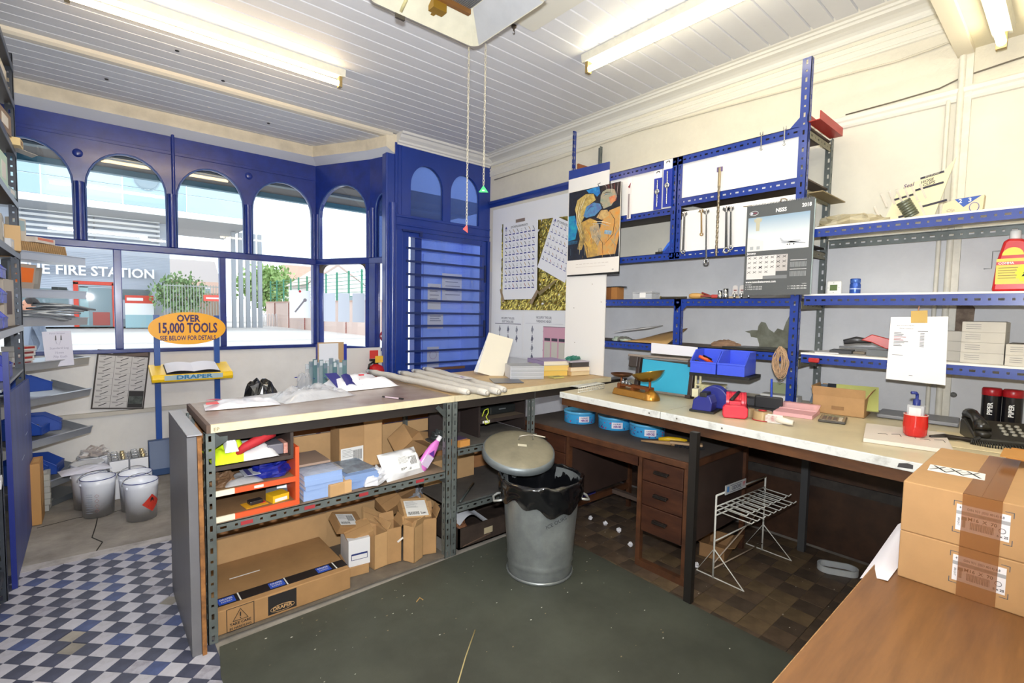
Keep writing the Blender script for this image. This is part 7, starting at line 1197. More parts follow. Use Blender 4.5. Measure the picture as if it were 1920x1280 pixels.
def wrapped(label, p0, p1, r):
    t = thing('wrapped_rod', label, 'wrapped rod'); a, b = Vector(p0), Vector(p1); n = 14; MB().tube([a.lerp(b, k/n)+Vector((0, 0, .002*math.sin(5*k))) for k in range(n+1)], r, 12, radii=[r*(.72 if k in (0, n) else .95+.08*math.sin(k*2.3)) for k in range(n+1)]).build('paper_wrap', TB, t)
    MB().tube([b+(a-b).normalized()*-.0, b+(b-a).normalized()*.012], r*.55, 8).build('folded_end', mat('b5afa4', .6), t); MB().tube([a, a+(a-b).normalized()*.05], r*.6, 10).build('plastic_tip', CLEAR, t); return t
zt = ZK+.027
wrapped('paper wrapped rod nearest the pen on the counter', (1.66, 3.62, zt), (1.715, 2.385, zt), .024); wrapped('second paper wrapped rod from the pen', (1.83, 3.42, zt), (1.795, 2.30, zt), .025)
w3_ = wrapped('third paper wrapped rod, with a white label', (1.97, 3.46, zt), (1.875, 2.29, zt), .025); wrapped('fourth paper wrapped rod, beside the grey catalogue', (2.12, 3.55, zt), (1.955, 2.33, zt), .025)
t = thing('rod_label', 'white sticker with purple print on the wrapped rods', 'sticker', M=flat(1.965, 2.80, zt+.0262, 84)); MB().box(-.09, .09, -.03, .03, 0, .001).build('paper', mat('dcd8da', .6), t); MB().rect(-.02, .03, -.008, .012, .0015).build('print', mat('7a5a9a', .6), t)
# catalogues and books at the door end
t = thing('thick_grey_catalogue', 'thick grey catalogue stack with white page edges on the counter end', 'catalogue', flat(2.60, 2.86, ZK, -28)); 
for k in range(7): bx('catalogue_copy', [mat('a4a7ae', .5), mat('b0b3ba', .5)][k % 2], t, -.13, .13, -.11, .11, .0145*k, .0145*k+.0138)
bx('page_block', mat('d9dae0', .6), t, -.134, -.13, -.105, .105, .002, .10); bx('dark_mat', mat('4a4c58', .3), thing('dark_leaflet', 'dark glossy leaflet lying in front of the grey catalogues', 'leaflet', flat(2.36, 2.78, ZK, -30)), -.12, .1, -.12, .12, 0, .003)
t = thing('document_holder', 'leaning clear document holder with cream sheets beside the door', 'document holder', M=flat(2.44, 3.10, ZK, -36) @ Matrix.Rotation(R(-14), 4, 'X') @ Matrix.Rotation(R(15), 4, 'Y')); bx('cream_sheets', mat('d2cbb9', .5), t, -.10, .11, .0, .012, .0, .34); MB().prism([(-.13, 0), (-.10, 0), (-.10, .34), (-.11, .2)], 0, .1, M=frame((0, .1, 0), (1, 0, 0), (0, 0, 1))).build('clear_side', CLEAR, t)
def bstack(spec, x, y, rz, grp):
    z = ZK
    for (label, w_, d_, h_, c1, c2) in spec:
        t = thing('book', label, 'book', flat(x+random.uniform(-.008, .008), y+random.uniform(-.008, .008), z, rz+random.uniform(-4, 4)), group=grp); bx('pages', mat(c2, .6), t, -w_/2+.003, w_/2-.003, -d_/2+.003, d_/2-.003, .002, h_-.002); cv = MB(); cv.box(-w_/2, w_/2, -d_/2, d_/2, 0, .002); cv.box(-w_/2, w_/2, -d_/2, d_/2, h_-.002, h_); cv.box(-w_/2, -w_/2+.003, -d_/2, d_/2, 0, h_); cv.build('cover', mat(c1, .5), t); z += h_
    return z
bstack([('bottom yellow paged trade book with coloured tabs', .23, .30, .045, 'd8c87c', 'dcb85c'), ('middle yellow paged trade book with coloured tabs', .23, .30, .042, 'cfc88c', 'e0c070'), ('top purple covered magazine on the yellow books', .24, .31, .035, '9a8ab0', 'e0d8c4')], 2.93, 2.92, -20, 'books stacked by the white panel')
bstack([('bottom cream paged book of the stack against the white panel', .2, .2, .035, 'c9a878', 'dcc8a0'), ('second cream paged book of the stack against the panel', .2, .2, .035, 'd0b090', 'e2d4b8'), ('black covered book on the stack against the panel', .19, .19, .04, '2e2c2e', '4a4644'), ('grey leaflet on top of the black covered book', .2, .2, .008, 'b0a8b4', 'c9c4cc')], 3.09, 2.79, -12, 'books stacked by the white panel')
for k in range(3): bx('coloured_tab', mat(['c86a6a', 'd88a4a', '9a6aa8'][k], .5), thing('page_tabs', ['red page tabs on the yellow trade books', 'orange page tabs on the yellow trade books', 'purple page tabs on the yellow trade books'][k], 'page tabs', flat(2.93, 2.92, ZK, -20)), -.1165, -.1155, -.147+.03*k, -.12+.03*k, .004, .08)
lump('green_tape_scraps', 'green plastic strips on top of the black book stack', 'strips', flat(3.10, 2.80, ZK+.119, 10), .2, .06, .03, [mat('2f7a6a', .5)], 71, amp=.5, freq=8)
t = thing('yellow_packet_flat', 'small flat yellow packet lying in front of the books', 'packet', flat(2.80, 2.70, ZK, -10)); bx('packet', mat('b9b06a', .5), t, -.05, .05, -.04, .04, 0, .012); bx('packet_print', mat('6d7048', .5), t, -.03, .04, -.03, .02, .012, .0125)
# ================================================================== LEFT SHELVING
SX = -.345
sl = thing('aisle_shelving', 'dark slotted angle shelving at the left edge of the picture', 'shelving'); DKS = mat('3a3f48', .45, .35, var=.3, scale=8); ALU = mat('9aa0aa', .35, .4)
for y in (3.45, 4.72): slotted(MB(), (SX, y, 0), (0, 0, 1), 3.15, (0, 1, 0), (-1, 0, 0), .045, .045, mt=DKS).build('post', None, sl); slotted(MB(), (SX-.42, y, 0), (0, 0, 1), 3.15, (0, 1, 0), (1, 0, 0), .045, .045, mt=DKS).build('post', None, sl)
SZ = (3.06, 2.82, 2.50, 2.16, 1.82, 1.34)
for z in SZ:
    bx('shelf_board', mat('5d5650', .6), sl, SX-.42, SX-.002, 2.6, 4.76, z, z+.012); bx('shelf_lip', ALU if z < 1.5 else mat('5a6270', .4, .4), sl, SX-.002, SX+.002, 2.6, 4.76, z-.025, z+.014)
bx('back_sheet', mat('8a857c', .7), sl, SX-.44, SX-.42, 2.6, 4.78, .1, 3.1)
bx('kick_shelf', DKS, sl, SX-.42, SX-.01, 2.6, 3.5, .12, .16); bx('side_beam', mat('6fa0b8', .5), sl, SX-.42, SX-.40, 2.6, 3.6, .35, .40)
pnl = thing('blue_side_panel', 'scuffed blue panel closing the lower end of the left shelving', 'panel'); MB().prism([(3.62, .0), (4.70, .0), (4.765, .2), (4.765, .935), (4.70, .985), (3.62, 1.03)], SX+.006, SX+.02, M=frame((0, 0, 0), (0, 1, 0), (0, 0, 1))).build('panel', mat('4a5aa0', .45, h2='3a4684', scale=3, stretch=(1, 3, .6)), pnl); MB().box(SX+.004, SX+.026, 3.58, 3.62, .0, 1.25).build('edge_post', mat('1c2a7a', .4), pnl)
for (y, z, l) in ((4.35, .66, .12), (4.1, .56, .14), (4.4, .78, .05)): MB().box(SX+.0205, SX+.021, y, y+l, z, z+.004).build('scratch', mat('c9cfe4', .6), pnl)
DB2 = mat('2a3ab0', .4)
for i, z in enumerate((1.355, 1.50, 1.645)):
    for j, y in enumerate((3.90, 4.13)): pbin(['blue picking bin in the %s row, %s, on the left shelf' % (('bottom', 'middle', 'top')[i], ('nearer', 'further')[j])][0], M=Matrix.Translation((SX-.03, y, z)) @ Matrix.Rotation(R(90), 4, 'Z'), w_=.2, d_=.16, h_=.13, col=DB2, name='picking_bin', group='picking bins on the left shelf', fh=.45)
def lbox(name, label, cat, y, x, z, w_, d_, h_, col, col2=None):
    t = thing(name, label, cat, flat(x, y, z, random.uniform(-6, 6))); MB().box(-w_/2, w_/2, -d_/2, d_/2, 0, h_).build('box_body', mat(col, .6), t, bevel=.002)
    MB().box(-w_/2*.6, w_/2*.6, -d_/2*.5, d_/2*.5, h_, h_+.001).build('top_label', mat(col2 or 'd8d4cc', .6), t); MB().box(w_/2, w_/2+.0008, -d_/2*.5, d_/2*.5, h_*.25, h_*.75).build('side_label', mat(col2 or 'd8d4cc', .6), t)
lbox('tool_carton', 'brown and black printed carton leaning at the end of the bin shelf', 'carton', 4.50, SX-.08, 1.3525, .08, .26, .30, 'b5aa9c', '4a2c26'); lbox('red_carton', 'red carton in front of the blue picking bins', 'carton', 4.53, SX-.16, 1.3525, .06, .2, .07, 'b5302a', '8f1f1c')
lbox('tan_parts_carton', 'tan carton on the shelf above the picking bins', 'carton', 4.52, SX-.04, 1.8325, .12, .16, .16, 'c2a070'); lbox('white_parts_carton', 'white packet beside the tan carton on the left shelf', 'packet', 4.32, SX-.06, 1.8325, .12, .12, .06, 'c4c6cc'); lbox('clear_jar_carton', 'grey jar carton further along the left shelf', 'carton', 4.0, SX-.08, 1.8325, .14, .2, .16, '8d8880')
lbox('pale_green_packet', 'pale green packet on the fourth shelf of the left shelving', 'packet', 4.15, SX-.07, 2.1725, .12, .25, .20, 'b8d4c0'); lbox('silver_packet', 'silver packet on the fourth shelf near the end post', 'packet', 4.45, SX-.05, 2.1725, .1, .2, .05, '9ab0b4'); lbox('yellow_small_carton', 'small cream carton overhanging the second shelf end', 'carton', 4.58, SX-.02, 2.5125, .12, .11, .05, 'd8c08c', '8a6a4a'); lbox('brown_shelf_carton', 'brown carton high on the left shelving', 'carton', 4.2, SX-.1, 2.5125, .2, .3, .12, '8a7460'); lbox('cream_top_carton', 'cream carton on the second shelf from the top', 'carton', 4.3, SX-.1, 2.8325, .18, .3, .1, 'cfc8b4'); lbox('rust_top_carton', 'rust red carton on the top left shelf', 'carton', 4.0, SX-.1, 3.0725, .2, .3, .1, 'a85a40')
t = thing('hanging_leaflet', 'small white leaflet sticking out of the second left shelf', 'leaflet', flat(SX+.03, 4.66, 2.505, 20)); MB().box(-.06, .07, -.05, .05, 0, .002, M=Matrix.Rotation(R(12), 4, 'Y')).build('sheet', mat('b9b4ac', .6), t)
bl = pbin('dark blue bin behind the blue panel on the low left shelf', Matrix.Translation((SX-.02, 4.1, 1.06)) @ Matrix.Rotation(R(90), 4, 'Z'), .3, .2, .15, DB2, 'picking_bin', None); bx('low_shelf', ALU, sl, SX-.42, SX-.005, 3.6, 4.72, 1.04, 1.055)
lbox('papers_pile', 'pile of white papers on the lower left shelf at the frame edge', 'papers', 3.44, SX-.07, .605, .14, .2, .045, 'd0d2d8'); bx('paper_shelf', mat('4a4a50', .5), sl, SX-.42, SX-.02, 2.6, 3.56, .588, .603)
# ================================================================== TRAY GONDOLA
gd = Vector((.65, .76, 0)).normalized(); gn = Vector((gd.y, -gd.x, 0)); G0 = Vector((-.385, 4.78, 0)); GL = .55
go = thing('tray_gondola', 'grey metal tray display stand with sloping trays beside the window', 'display stand', M=frame((G0.x, G0.y, 0), gd, (0, 0, 1)))   # local x along trays, y up, z to the front
TRM = mat('a5a9b0', .35, .45, var=.1, scale=6); LIP = mat('b9bdc4', .3, .5)
GZ = ((1.815, 0, .24), (1.55, 0, .24), (1.345, 6, .26), (1.03, 10, .28), (.775, 14, .30), (.47, 14, .30), (.14, 12, .30))
for (z, a, d_) in GZ:
    M = Matrix.Translation((0, z, 0)) @ Matrix.Rotation(R(a), 4, 'X'); MB().box(0, GL, -.006, 0, -d_, 0, M=M).build('tray', TRM, go); MB().box(0, GL+.02, -.006, .055, 0, .004, M=M).build('tray_lip', LIP, go); MB().box(0, GL+.02, .05, .054, 0, .014, M=M).build('lip_edge', LIP, go); MB().prism([(0, 0), (d_, 0), (d_, .05), (0, .05)], 0, .003, M=M @ frame((GL-.003, 0, 0), (0, 0, -1), (0, 1, 0))).build('tray_end', TRM, go)
MB().box(.25, .31, .0, 1.95, -.34, -.29).build('column', mat('7c8288', .4, .5), go); MB().box(.1, .5, .0, .04, -.4, .02).build('base_foot', mat('5a5f64', .5), go)
GM = frame((G0.x, G0.y, 0), gd, (0, 0, 1))
def gplace(x, z, dz=0, rz=0, up=0): return GM @ Matrix.Translation((x, z+up, dz)) @ Matrix.Rotation(R(-90), 4, 'X') @ Matrix.Rotation(R(rz), 4, 'Z')
def env(k): return
t = None
for k in range(26):
    e_ = thing('brown_envelope', 'brown envelope standing in the row on the top tray', 'envelope', M=gplace(.05+.0165*k, 1.816, -.10, 2)); e_['group'] = 'row of brown envelopes'
    if k == 0: em_ = MB().box(-.006, .006, -.06, .06, 0, .125, M=Matrix.Rotation(R(-12), 4, 'Y')).build('envelope', mat('a9885f', .8, var=.1, scale=20), e_).data
    else: o = bpy.data.objects.new('envelope', em_); C.objects.link(o); o.parent = e_
def gbox(name, label, cat, x, z, dz, w_, d_, h_, col, col2, tilt=0, rz=0):
    t = thing(name, label, cat, M=gplace(x, z, dz, rz)); M = Matrix.Rotation(R(tilt), 4, 'X'); MB().box(-w_/2, w_/2, -d_/2, d_/2, 0, h_, M=M).build('box_body', mat(col, .6), t, bevel=.002); MB().box(-w_/2*.8, w_/2*.8, -d_/2-.001, -d_/2, h_*.45, h_*.9, M=M).build('front_print', mat(col2, .5), t); return t
gbox('white_card_box', 'pale card box standing behind the brown envelopes', 'carton', .16, 1.945, -.13, .10, .05, .16, 'c4beb4', '9ab0b8'); gbox('orange_white_box', 'white and orange box lying over the brown envelopes', 'carton', .30, 1.945, -.11, .2, .10, .04, 'd8d0c8', 'd87a5a', 0, 12); gbox('tan_corner_box', 'tan box at the shelf end beside the envelopes', 'carton', .03, 1.945, -.08, .12, .1, .09, 'c8ac84', 'b89a70')
ob_ = gbox('orange_printed_pack', 'orange printed product pack standing on the second tray', 'product pack', .12, 1.551, -.08, .15, .03, .23, 'a8988c', 'e8701c', 10); gbox('grey_backing_card', 'grey card standing behind the orange pack', 'card', .22, 1.551, -.16, .24, .006, .22, '9a948c', 'a8a29a', 10); gbox('flag_label_strip', 'low clear strip box with a coloured flag sticker', 'strip box', .28, 1.551, -.02, .46, .012, .05, 'b9b4ac', 'c8c4bc'); gbox('dark_glass_cube', 'small dark wedge block at the end of the second tray', 'block', .45, 1.551, -.10, .08, .05, .08, '5a6468', '4a5458')
for k in range(9):
    t = thing('grey_magazine', ['lowest grey magazine of the untidy heap on the third tray', 'second grey magazine up in the untidy heap', 'third grey magazine up in the untidy heap', 'fourth grey magazine up in the untidy heap', 'fifth grey magazine up in the untidy heap', 'sixth grey magazine up in the untidy heap', 'seventh grey magazine up in the untidy heap', 'eighth grey magazine up in the untidy heap', 'topmost grey magazine of the untidy heap'][k], 'magazine', M=gplace(.20+.035*k-.02*(k % 3), 1.395+.012*k, -.08+.015*(k % 3), -15+8*(k % 4)), group='heap of grey magazines'); MB().grid(lambda u, v: ((u-.5)*.30, (v-.5)*.2, .012*math.sin(3*u+k)-.05*max(0, u-.6)), 6, 3).build('cover', mat(['8d9298', 'aab0b6', '6f747c', 'c4c8cc'][k % 4], .4), t, solid=.011)
for k in range(4): gbox('red_white_carton', ['lowest red and white carton on the fourth tray', 'second red and white carton on the fourth tray', 'third red and white carton on the fourth tray', 'top red and white carton on the fourth tray'][k], 'carton', .13+.01*k, 1.05+.036*k, -.14, .16, .10, .034, 'd0ccc8', 'a8322c' if k % 2 else '7a2a2c')
sn = thing('paper_sign', 'white paper sign about cards hanging from the third tray', 'sign', M=frame((-.275, 4.985, 1.03), (.9, .43, 0), (.02, 0, 1)) @ Matrix.Translation((.0, 0, .02))); MB().prism([(.02, 0), (.19, .005), (.175, .27), (0, .265)], -.001, 0).build('sheet', mat('dcdcec', .6), sn); p = MB(); G2 = mat('9a9ab4', .6)
p.prism([(.075, .20), (.085, .20), (.083, .235), (.077, .235)], .0006, .001, mat('6a6a70', .6)); p.prism([(.108, .20), (.118, .20), (.116, .235), (.110, .235)], .0006, .001, mat('6a6a70', .6)); p.tube([(.08, .20, .001), (.085, .175, .001), (.1, .165, .001), (.112, .2, .001)], .001, 3, G2)
text_geo(p, 'Standard Leg', .022, Matrix.Translation((.1, .14, .001)), G2); text_geo(p, '75mm', .022, Matrix.Translation((.1, .105, .001)), G2); text_geo(p, '70p Each', .024, Matrix.Translation((.105, .075, .001)), G2); text_geo(p, 'Fence Stripper', .016, Matrix.Translation((.09, .25, .001)), G2); p.build('sign_print', None, sn)
def gbin(label, x, z, dz, rz, w_=.18, d_=.22, h_=.11, fill=None, col=mat('2348a0', .4)):
    M = gplace(x, z, dz, rz); b = pbin(label, M, w_, d_, h_, col, 'picking_bin', 'picking bins on the tray stand')
    if fill: lump('bin_contents', fill, 'fittings', M @ Matrix.Translation((0, d_*.55, .006)), w_*.8, d_*.7, h_*.55, [mat('8a8678', .5), mat('4a463e', .5), mat('b5b0a0', .5)], x*31+z, amp=.5, freq=8)
gbin('blue bin on the tray below the paper sign', .30, .86, -.08, 60, .17, .3, .12, 'dark fittings in the bin below the paper sign'); 
gbin('blue bin nearest the post on the sixth tray', .08, .545, -.03, 20, .15, .22, .12, 'fittings in the nearest bin of the sixth tray'); gbin('middle blue bin on the sixth tray', .22, .545, -.03, 25, .15, .22, .12, 'fittings in the middle bin of the sixth tray'); gbin('far blue bin on the sixth tray', .38, .545, -.06, 40, .16, .24, .12, 'fittings in the far bin of the sixth tray')
gbin('near blue bin on the bottom tray', .16, .21, -.03, 15, .2, .24, .14, 'fittings in the near bin of the bottom tray'); gbin('far blue bin on the bottom tray', .38, .21, -.08, 30, .2, .24, .13)
lbox('floor_carton_stack', 'tall tan carton standing on the floor beside the blue panel', 'carton', 4.66, -.30, .0, .05, .22, .42, 'b98a52', 'c89c64')
for k in range(6): lbox('white_flat_pack', ['lowest flat white pack beside the tan floor carton', 'second flat white pack up beside the tan floor carton', 'third flat white pack up beside the tan floor carton', 'fourth flat white pack up beside the tan floor carton', 'fifth flat white pack up beside the tan floor carton', 'top flat white pack beside the tan floor carton'][k], 'pack', 4.90, -.29, .045*k, .09, .16, .043, 'a8a8a4', 'c4c4c0')
# ================================================================== ALONG THE WINDOW
ps = thing('tool_poster', 'grey product poster with a dark border taped to the white riser', 'poster', M=frame((-.01, 5.70, .575), (1, 0, -.115), (.12, 0, 1))); bx('border', mat('3a3230', .6), ps, 0, .38, 0, .535, 0, .001); bx('panel', mat('cfcdcd', .6), ps, .012, .368, .012, .485, .001, .0016); p = MB(); DKp = mat('3c3a3c', .6)
for x in (.13, .25): p.rect(x-.001, x+.001, .012, .485, .002, DKp)
for i in range(3):
    for j in range(9):
        y = .02+.052*j; x = .018+.12*i
        if i == 2 and j < 3: continue
        p.rect(x, x+.112, y-.003, y-.002, .002, DKp); p.prism([(x+.03, y+.01), (x+.036, y+.006), (x+.09, y+.034), (x+.084, y+.038)], .0018, .0022, [DKp, mat('7a7a7c', .6), mat('55555a', .6)][(i+j) % 3]); p.rect(x+.004, x+.045, y+.038, y+.042, .002, DKp)
p.rect(.255, .366, .014, .17, .002, mat('2a2829', .6)); p.rect(.26, .36, .05, .12, .0022, mat('5c6460', .6, h2='2f3432', scale=25)); text_geo(p, 'dormer', .03, Matrix.Translation((.07, .51, .0018)), mat('d8d4d0', .6), bold=.0006); p.prism([(.15, .49), (.36, .535), (.37, .50), (.2, .487)], .0012, .0016, mat('6a5a54', .6)); p.build('poster_print', None, ps, kind='stuff')
# catalogue lectern
cs = thing('catalogue_stand', 'blue post catalogue stand with a yellow shelf and oval sign', 'display stand', (.42, 5.36, 0)); CBL = mat('1f4fa0', .35)
for x in (.035, .50): bx('post', CBL, cs, x-.022, x+.022, 0.02, .06, .26, 1.42)
MB().prism([(-.10, 0), (.02, 0), (.04, .02), (.04, .30), (-.02, .30), (-.10, .06)], -.05, .57, M=frame((0, 0, 0), (0, 1, 0), (0, 0, 1))).build('base', mat('35507c', .4), cs, bevel=.006); text_geo(MB().box(-.03, .32, -.028, .028, 0, .002, mat('9aa4ae', .5), frame((.18, -.055, .20), (1, 0, 0), (0, .30, 1))), 'TOOLS', .05, frame((.28, -.056, .20), (1, 0, 0), (0, .30, 1)) @ Matrix.Translation((0, 0, .0035)), mat('4a5a74', .5), bold=.001).build('base_plate', None, cs)
YL = mat('ffd21a', .35); sh_ = MB().prism([(-.22, .84), (-.235, .87), (-.22, .905), (.06, .975), (.06, .94)], -.03, .585, M=frame((0, 0, 0), (0, 1, 0), (0, 0, 1))).build('yellow_shelf', YL, cs, bevel=.008)
Ms = frame((.28, -.232, .88), (1, 0, 0), (0, -.2, 1)); p = MB(); p.rect(-.22, .22, -.022, .022, .004, mat('b9cfd8', .5), Ms); text_geo(p, 'DRAPER', .05, Ms @ Matrix.Translation((0, 0, .006)), mat('3f86b8', .5), bold=.0016, sx=1.5); p.build('shelf_lettering', None, sh_)
OV = MB().prism([(.30*math.cos(a), .148*math.sin(a)) for a in [2*math.pi*k/40 for k in range(40)]], -.006, 0, M=on_front(.27, -.01, 1.30)).build('oval_sign', mat('ffb414', .4), cs); p = MB(); PU = mat('3c1f5c', .5); Mo = on_front(.27, -.01, 1.30)
text_geo(p, 'OVER', .085, Mo @ Matrix.Translation((0, .088, .001)), PU, bold=.003, sx=.82); text_geo(p, '15,000 TOOLS', .125, Mo @ Matrix.Translation((-.003, .0, .001)), PU, bold=.004, sx=.60); text_geo(p, 'SEE BELOW FOR DETAILS', .058, Mo @ Matrix.Translation((-.0, -.09, .001)), PU, bold=.0012, sx=.66); p.build('sign_lettering', None, OV)
cg = thing('open_catalogue', 'large open catalogue lying on the yellow shelf', 'book', M=Matrix.Translation((.70, 5.28, .925)) @ Matrix.Rotation(R(14), 4, 'X'))
for s_ in (-1, 1): MB().grid(lambda u, v: (s_*.20*u, -.13+.24*v, .03+.02*math.sin(u*2.6)-.012*u), 8, 2).build('page', mat('e4e4ec', .6), cg); MB().box(min(0, s_*.205), max(0, s_*.205), -.135, .115, .002, .02).build('page_block', mat('3a3638', .6), cg)
# buckets
BW = mat('eef2fb', .3); BRM = mat('2a3580', .4)
def bucket(label, x, y, rz, lid=False, h_=.27, r_=.10, deco=None):
    t = thing('white_bucket', label, 'bucket', flat(x, y, 0, rz)); MB().lathe([(0, .004), (r_*.86, .004), (r_*.87, 0), (r_*.98, h_*.82), (r_, h_*.84), (r_, h_), (r_-.003, h_), (r_*.95, h_*.8), (r_*.84, .012), (0, .012)], 32).build('bucket_body', BW, t); MB().lathe([(r_, h_-.004), (r_+.003, h_-.001), (r_+.001, h_+.002), (r_-.003, h_)], 32).build('rim', BRM, t)
    MB().tube([((r_+.008)*math.cos(a), .03-(.03)*math.cos(a)*0+(r_*.25)*math.sin(a)*1.0, h_*.94+.05*math.sin(a)) for a in [math.pi*k/14 for k in range(15)]], .0022, 5).build('wire_handle', CHD, t)
    for s_ in (-1, 1): MB().lathe([(0, .008), (.008, .006), (.01, 0)], 10, M=frame((s_*r_, 0, h_*.88), (0, s_, 0), (0, 0, 1))).build('handle_ear', BW, t)
    if lid: MB().lathe([(0, h_+.003), (r_*.8, h_+.004), (r_*.95, h_+.008), (r_+.002, h_+.006), (r_+.002, h_-.006)], 32).build('lid', mat('e0e4ec', .35), t)
    if deco: deco(t, r_, h_)
    return t
def flame(t, r_, h_):
    a0 = -math.pi/2; p = MB(); RDc = mat('c8382a', .5); s_ = .062; n = 8
    def P(u, v): a = a0+u/(r_*.94+.002); return ((r_*.945+.0016)*math.cos(a), (r_*.945+.0016)*math.sin(a), h_*.44+v)
    for i in range(n):
        u0, u1 = -s_+2*s_*i/n, -s_+2*s_*(i+1)/n; p.quad([P(u0, -(s_-abs(u0))), P(u1, -(s_-abs(u1))), P(u1, s_-abs(u1)), P(u0, s_-abs(u0))], RDc)
    p.build('hazard_diamond', None, t); p = MB()
    def P2(u, v): q = P(u, v); return (q[0]*1.006, q[1]*1.006, q[2])
    p.quad([P2(-.012, .015), P2(.012, .015), P2(.010, .03), P2(.0, .042), P2(-.010, .03)], INK); p.quad([P2(-.014, .009), P2(.014, .009), P2(.014, .012), P2(-.014, .012)], INK); p.quad([P2(-.034, -.008), P2(.034, -.008), P2(.034, -.003), P2(-.034, -.003)], mat('7a1f1a', .6)); p.quad([P2(-.026, -.02), P2(.026, -.02), P2(.026, -.015), P2(-.026, -.015)], mat('7a1f1a', .6)); p.build('flame_print', None, t)
def ghs(t, r_, h_):
    p = MB()
    for k in range(4):
        z = h_*(.2+.13*k); a = -math.pi/2-.45; q = frame(((r_*.93+.003)*math.cos(a), (r_*.93+.003)*math.sin(a), z), (-math.sin(a), math.cos(a), 0), (0, 0, 1)); p.tube([(.012*math.cos(b), .012*math.sin(b), 0) for b in (0, math.pi/2, math.pi, 3*math.pi/2)], .0012, 3, mat('b87a78', .6), q, closed=True)
    for k in range(9): a = -math.pi/2-.9; q = frame(((r_*.93+.003)*math.cos(a), (r_*.93+.003)*math.sin(a), h_*(.15+.06*k)), (-math.sin(a), math.cos(a), 0), (0, 0, 1)); p.rect(-.02, .02, 0, .003, 0, mat('9aa0ac', .6), q)
    p.build('warning_print', None, t, kind='stuff')
def green(t, r_, h_): a = -math.pi/2-.5; MB().rect(-.006, .006, 0, .14, 0, M=frame(((r_*.93+.003)*math.cos(a), (r_*.93+.003)*math.sin(a), h_*.2), (-math.sin(a), math.cos(a), 0), (0, 0, 1))).build('green_stripe', mat('8aa860', .5), t)
bucket('white bucket with a red flammable diamond in front of the counter end', .250, 4.28, 35, deco=flame); bucket('white bucket with small warning diamonds in the front row', .02, 4.54, 20, deco=ghs); bucket('white bucket with a green stripe behind the diamond bucket', .232, 4.508, 30, deco=green)
bucket('white lidded bucket with a white bag lying on its lid', -.03, 4.76, 10, True); bucket('white lidded bucket at the back of the bucket group', -.035, 4.98, 10, True); bucket('white lidded bucket with a crumpled paper on it', .0, 5.19, 0, True)
lump('paper_on_bucket', 'crumpled printed paper on the furthest white bucket', 'paper', Matrix.Translation((.0, 5.19, .28)), .18, .16, .06, [mat('d4d2d2', .6), mat('b0a8a6', .6)], 81, amp=.5, freq=6); t = thing('white_bag_on_bucket', 'flat white plastic bag draped over a bucket lid', 'bag', flat(-.05, 4.74, .281, 10)); foldcloth(.28, .17, .03, 44, fr=5).build('film', mat('dfe0ee', .3), t)
# rectangular tins
for i in range(2):
    for j in range(3):
        lab_ = ('nearest', 'second', 'third')[j]+' white cleaner tin in the '+('left', 'right')[i]+' row of tins'
        t = thing('cleaner_tin', lab_, 'tin', flat(.145+.125*i, 4.83+.085*j, 0, 6), group='white cleaner tins'); MB().box(-.058, .058, -.038, .038, 0, .30).build('tin_body', mat('eceef4', .35), t, bevel=.004); MB().box(-.057, .057, -.037, .037, .30, .306).build('tin_top', CHR, t); MB().lathe([(0, .02), (.014, .02), (.015, 0)], 14, M=Matrix.Translation((.03, 0, .306))).build('screw_cap', mat('c4b48c', .25, .8), t); MB().tube([(-.04, 0, .306), (-.038, 0, .326), (-.002, 0, .326), (0, 0, .306)], .004, 6).build('carry_handle', CHR, t)
        if j == 0: p = MB(); text_geo(p, 'CLEANER 1', .02, frame((-.02, -.039, .21), (1, 0, 0), (0, 0, 1)), INK, bold=.0005, sx=.7); [p.rect(-.05, .03, .19-.01*k, .192-.01*k, 0, mat('9aa0a8', .6), frame((0, -.039, 0), (1, 0, 0), (0, 0, 1))) for k in range(4)]; p.build('tin_print', None, t, kind='stuff')
# behind the counter: leaflet rack, extinguisher, sack
lr = thing('leaflet_rack', 'blue framed floor rack of plastic sleeved parts behind the counter', 'display rack', (1.30, 4.30, 0)); 
for x in (.20, .435): bx('post', mat('23349a', .4), lr, x-.014, x+.014, .0, .03, 0, 1.19)
bx('header_card', mat('b0906a', .7), lr, .19, .42, -.004, 0, .93, 1.21); bx('header_sheet', mat('d9dce6', .6), lr, .20, .37, -.007, -.004, .96, 1.20); bx('foot', mat('23349a', .4), lr, .1, .5, -.15, .15, 0, .03)
for z in (.84, .92): 
    for x in (.0, .09, .18, .27, .36): MB().tube([(x+.04, 0, z), (x+.02, -.16, z)], .003, 5).build('prong', mat('23349a', .4), lr)
    MB().tube([(.0, .0, z), (.45, 0, z)], .004, 5).build('cross_bar', mat('23349a', .4), lr)
ORD = 'first second third fourth fifth sixth seventh eighth ninth tenth eleventh twelfth'.split()
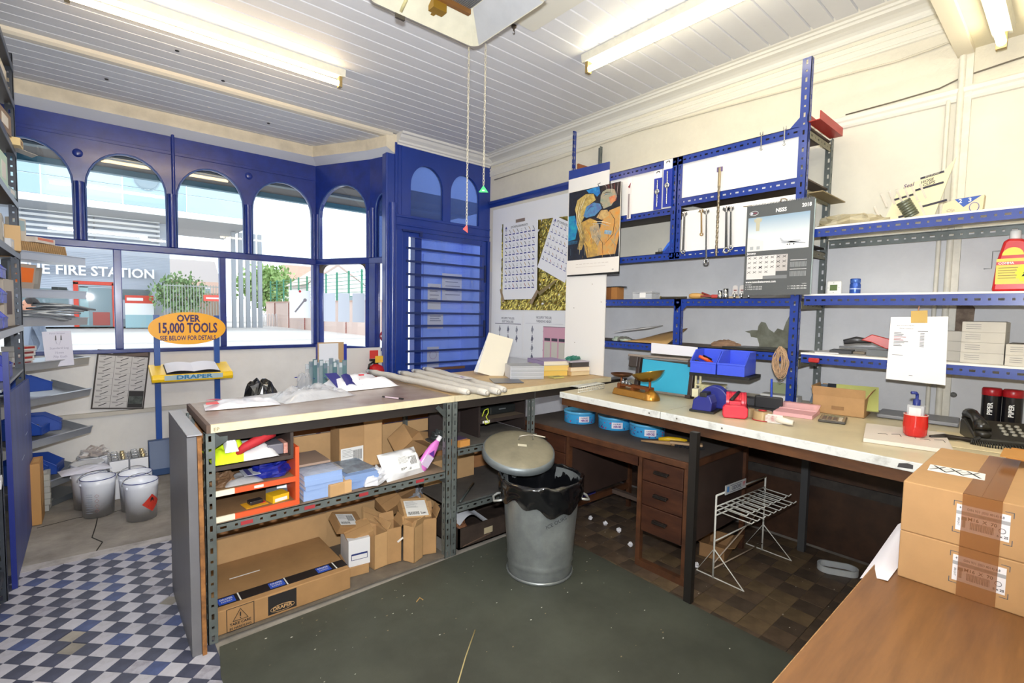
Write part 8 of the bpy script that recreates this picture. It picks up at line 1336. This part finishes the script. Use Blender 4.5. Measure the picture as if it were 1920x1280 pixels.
for k in range(12):
    t = thing('sleeved_part', ORD[k]+' sleeved part from the left on the blue leaflet rack', 'sleeved part', M=Matrix.Translation((1.37+.028*k, 4.20-.012*(k % 3), .80)) @ Matrix.Rotation(R(20-3*k), 4, 'Z'), group='sleeved parts on the leaflet rack'); hh = .24+.05*((k*7) % 5)/5; MB().box(-.018, .018, -.004, .004, 0, hh).build('sleeve', [CLEAR, mat('8fa0a8', .25), mat('5f8088', .3)][k % 3], t); MB().box(-.012, .012, -.0055, -.0042, hh*.82, hh*.97).build('header', mat('7a8a9a' if k % 2 else 'c8d0d8', .5), t)
lump('clear_bag_on_rack', 'clear bag hanging at the left of the blue leaflet rack', 'plastic bag', Matrix.Translation((1.33, 4.15, .84)), .12, .1, .13, [mat('c9ccd2', .25, alpha=.55)], 91)
bx('board', mat('d8d6d4', .5), thing('white_display_board', 'white board leaning behind the fire extinguisher', 'board', (1.75, 4.66, 0)), 0, .50, 0, .012, 0, 1.12)
fe = thing('fire_extinguisher', 'red fire extinguisher standing by the blue corner post', 'fire extinguisher', (2.13, 4.52, 0)); MB().lathe([(0, 0), (.08, 0), (.085, .01), (.085, .90), (.07, .945), (.03, .965), (.022, .97), (0, .97)], 28).build('cylinder', mat('b5141c', .25), fe); MB().lathe([(.022, .965), (.026, .975), (.026, 1.0), (0, 1.005)], 14).build('valve', mat('2a2420', .4), fe); bx('lever', mat('1f1c1c', .4), fe, -.06, .06, -.015, .015, 1.0, 1.02); bx('yellow_tag', mat('e0b43a', .5), fe, -.02, .06, -.035, -.03, .985, 1.05); MB().tube([(-.03, -.01, .99), (-.075, -.02, .97), (-.09, -.02, .9)], .01, 8).build('hose', BLACK, fe); text_geo(MB(), 'WATER', .03, frame((0, -.0865, .86), (1, 0, 0), (0, 0, 1)), mat('d8b0b0', .5)).build('label_text', None, fe); bx('red_card', mat('c83a34', .5), fe, -.04, .05, .05, .052, 1.02, 1.10)
lump('black_sack', 'black plastic sack bulging above the back of the counter', 'sack', Matrix.Translation((.88, 3.60, .0)), .34, .32, 1.0, [mat('141416', .2, coat=.4)], 101, nu=32, nv=16, amp=.10, freq=3)
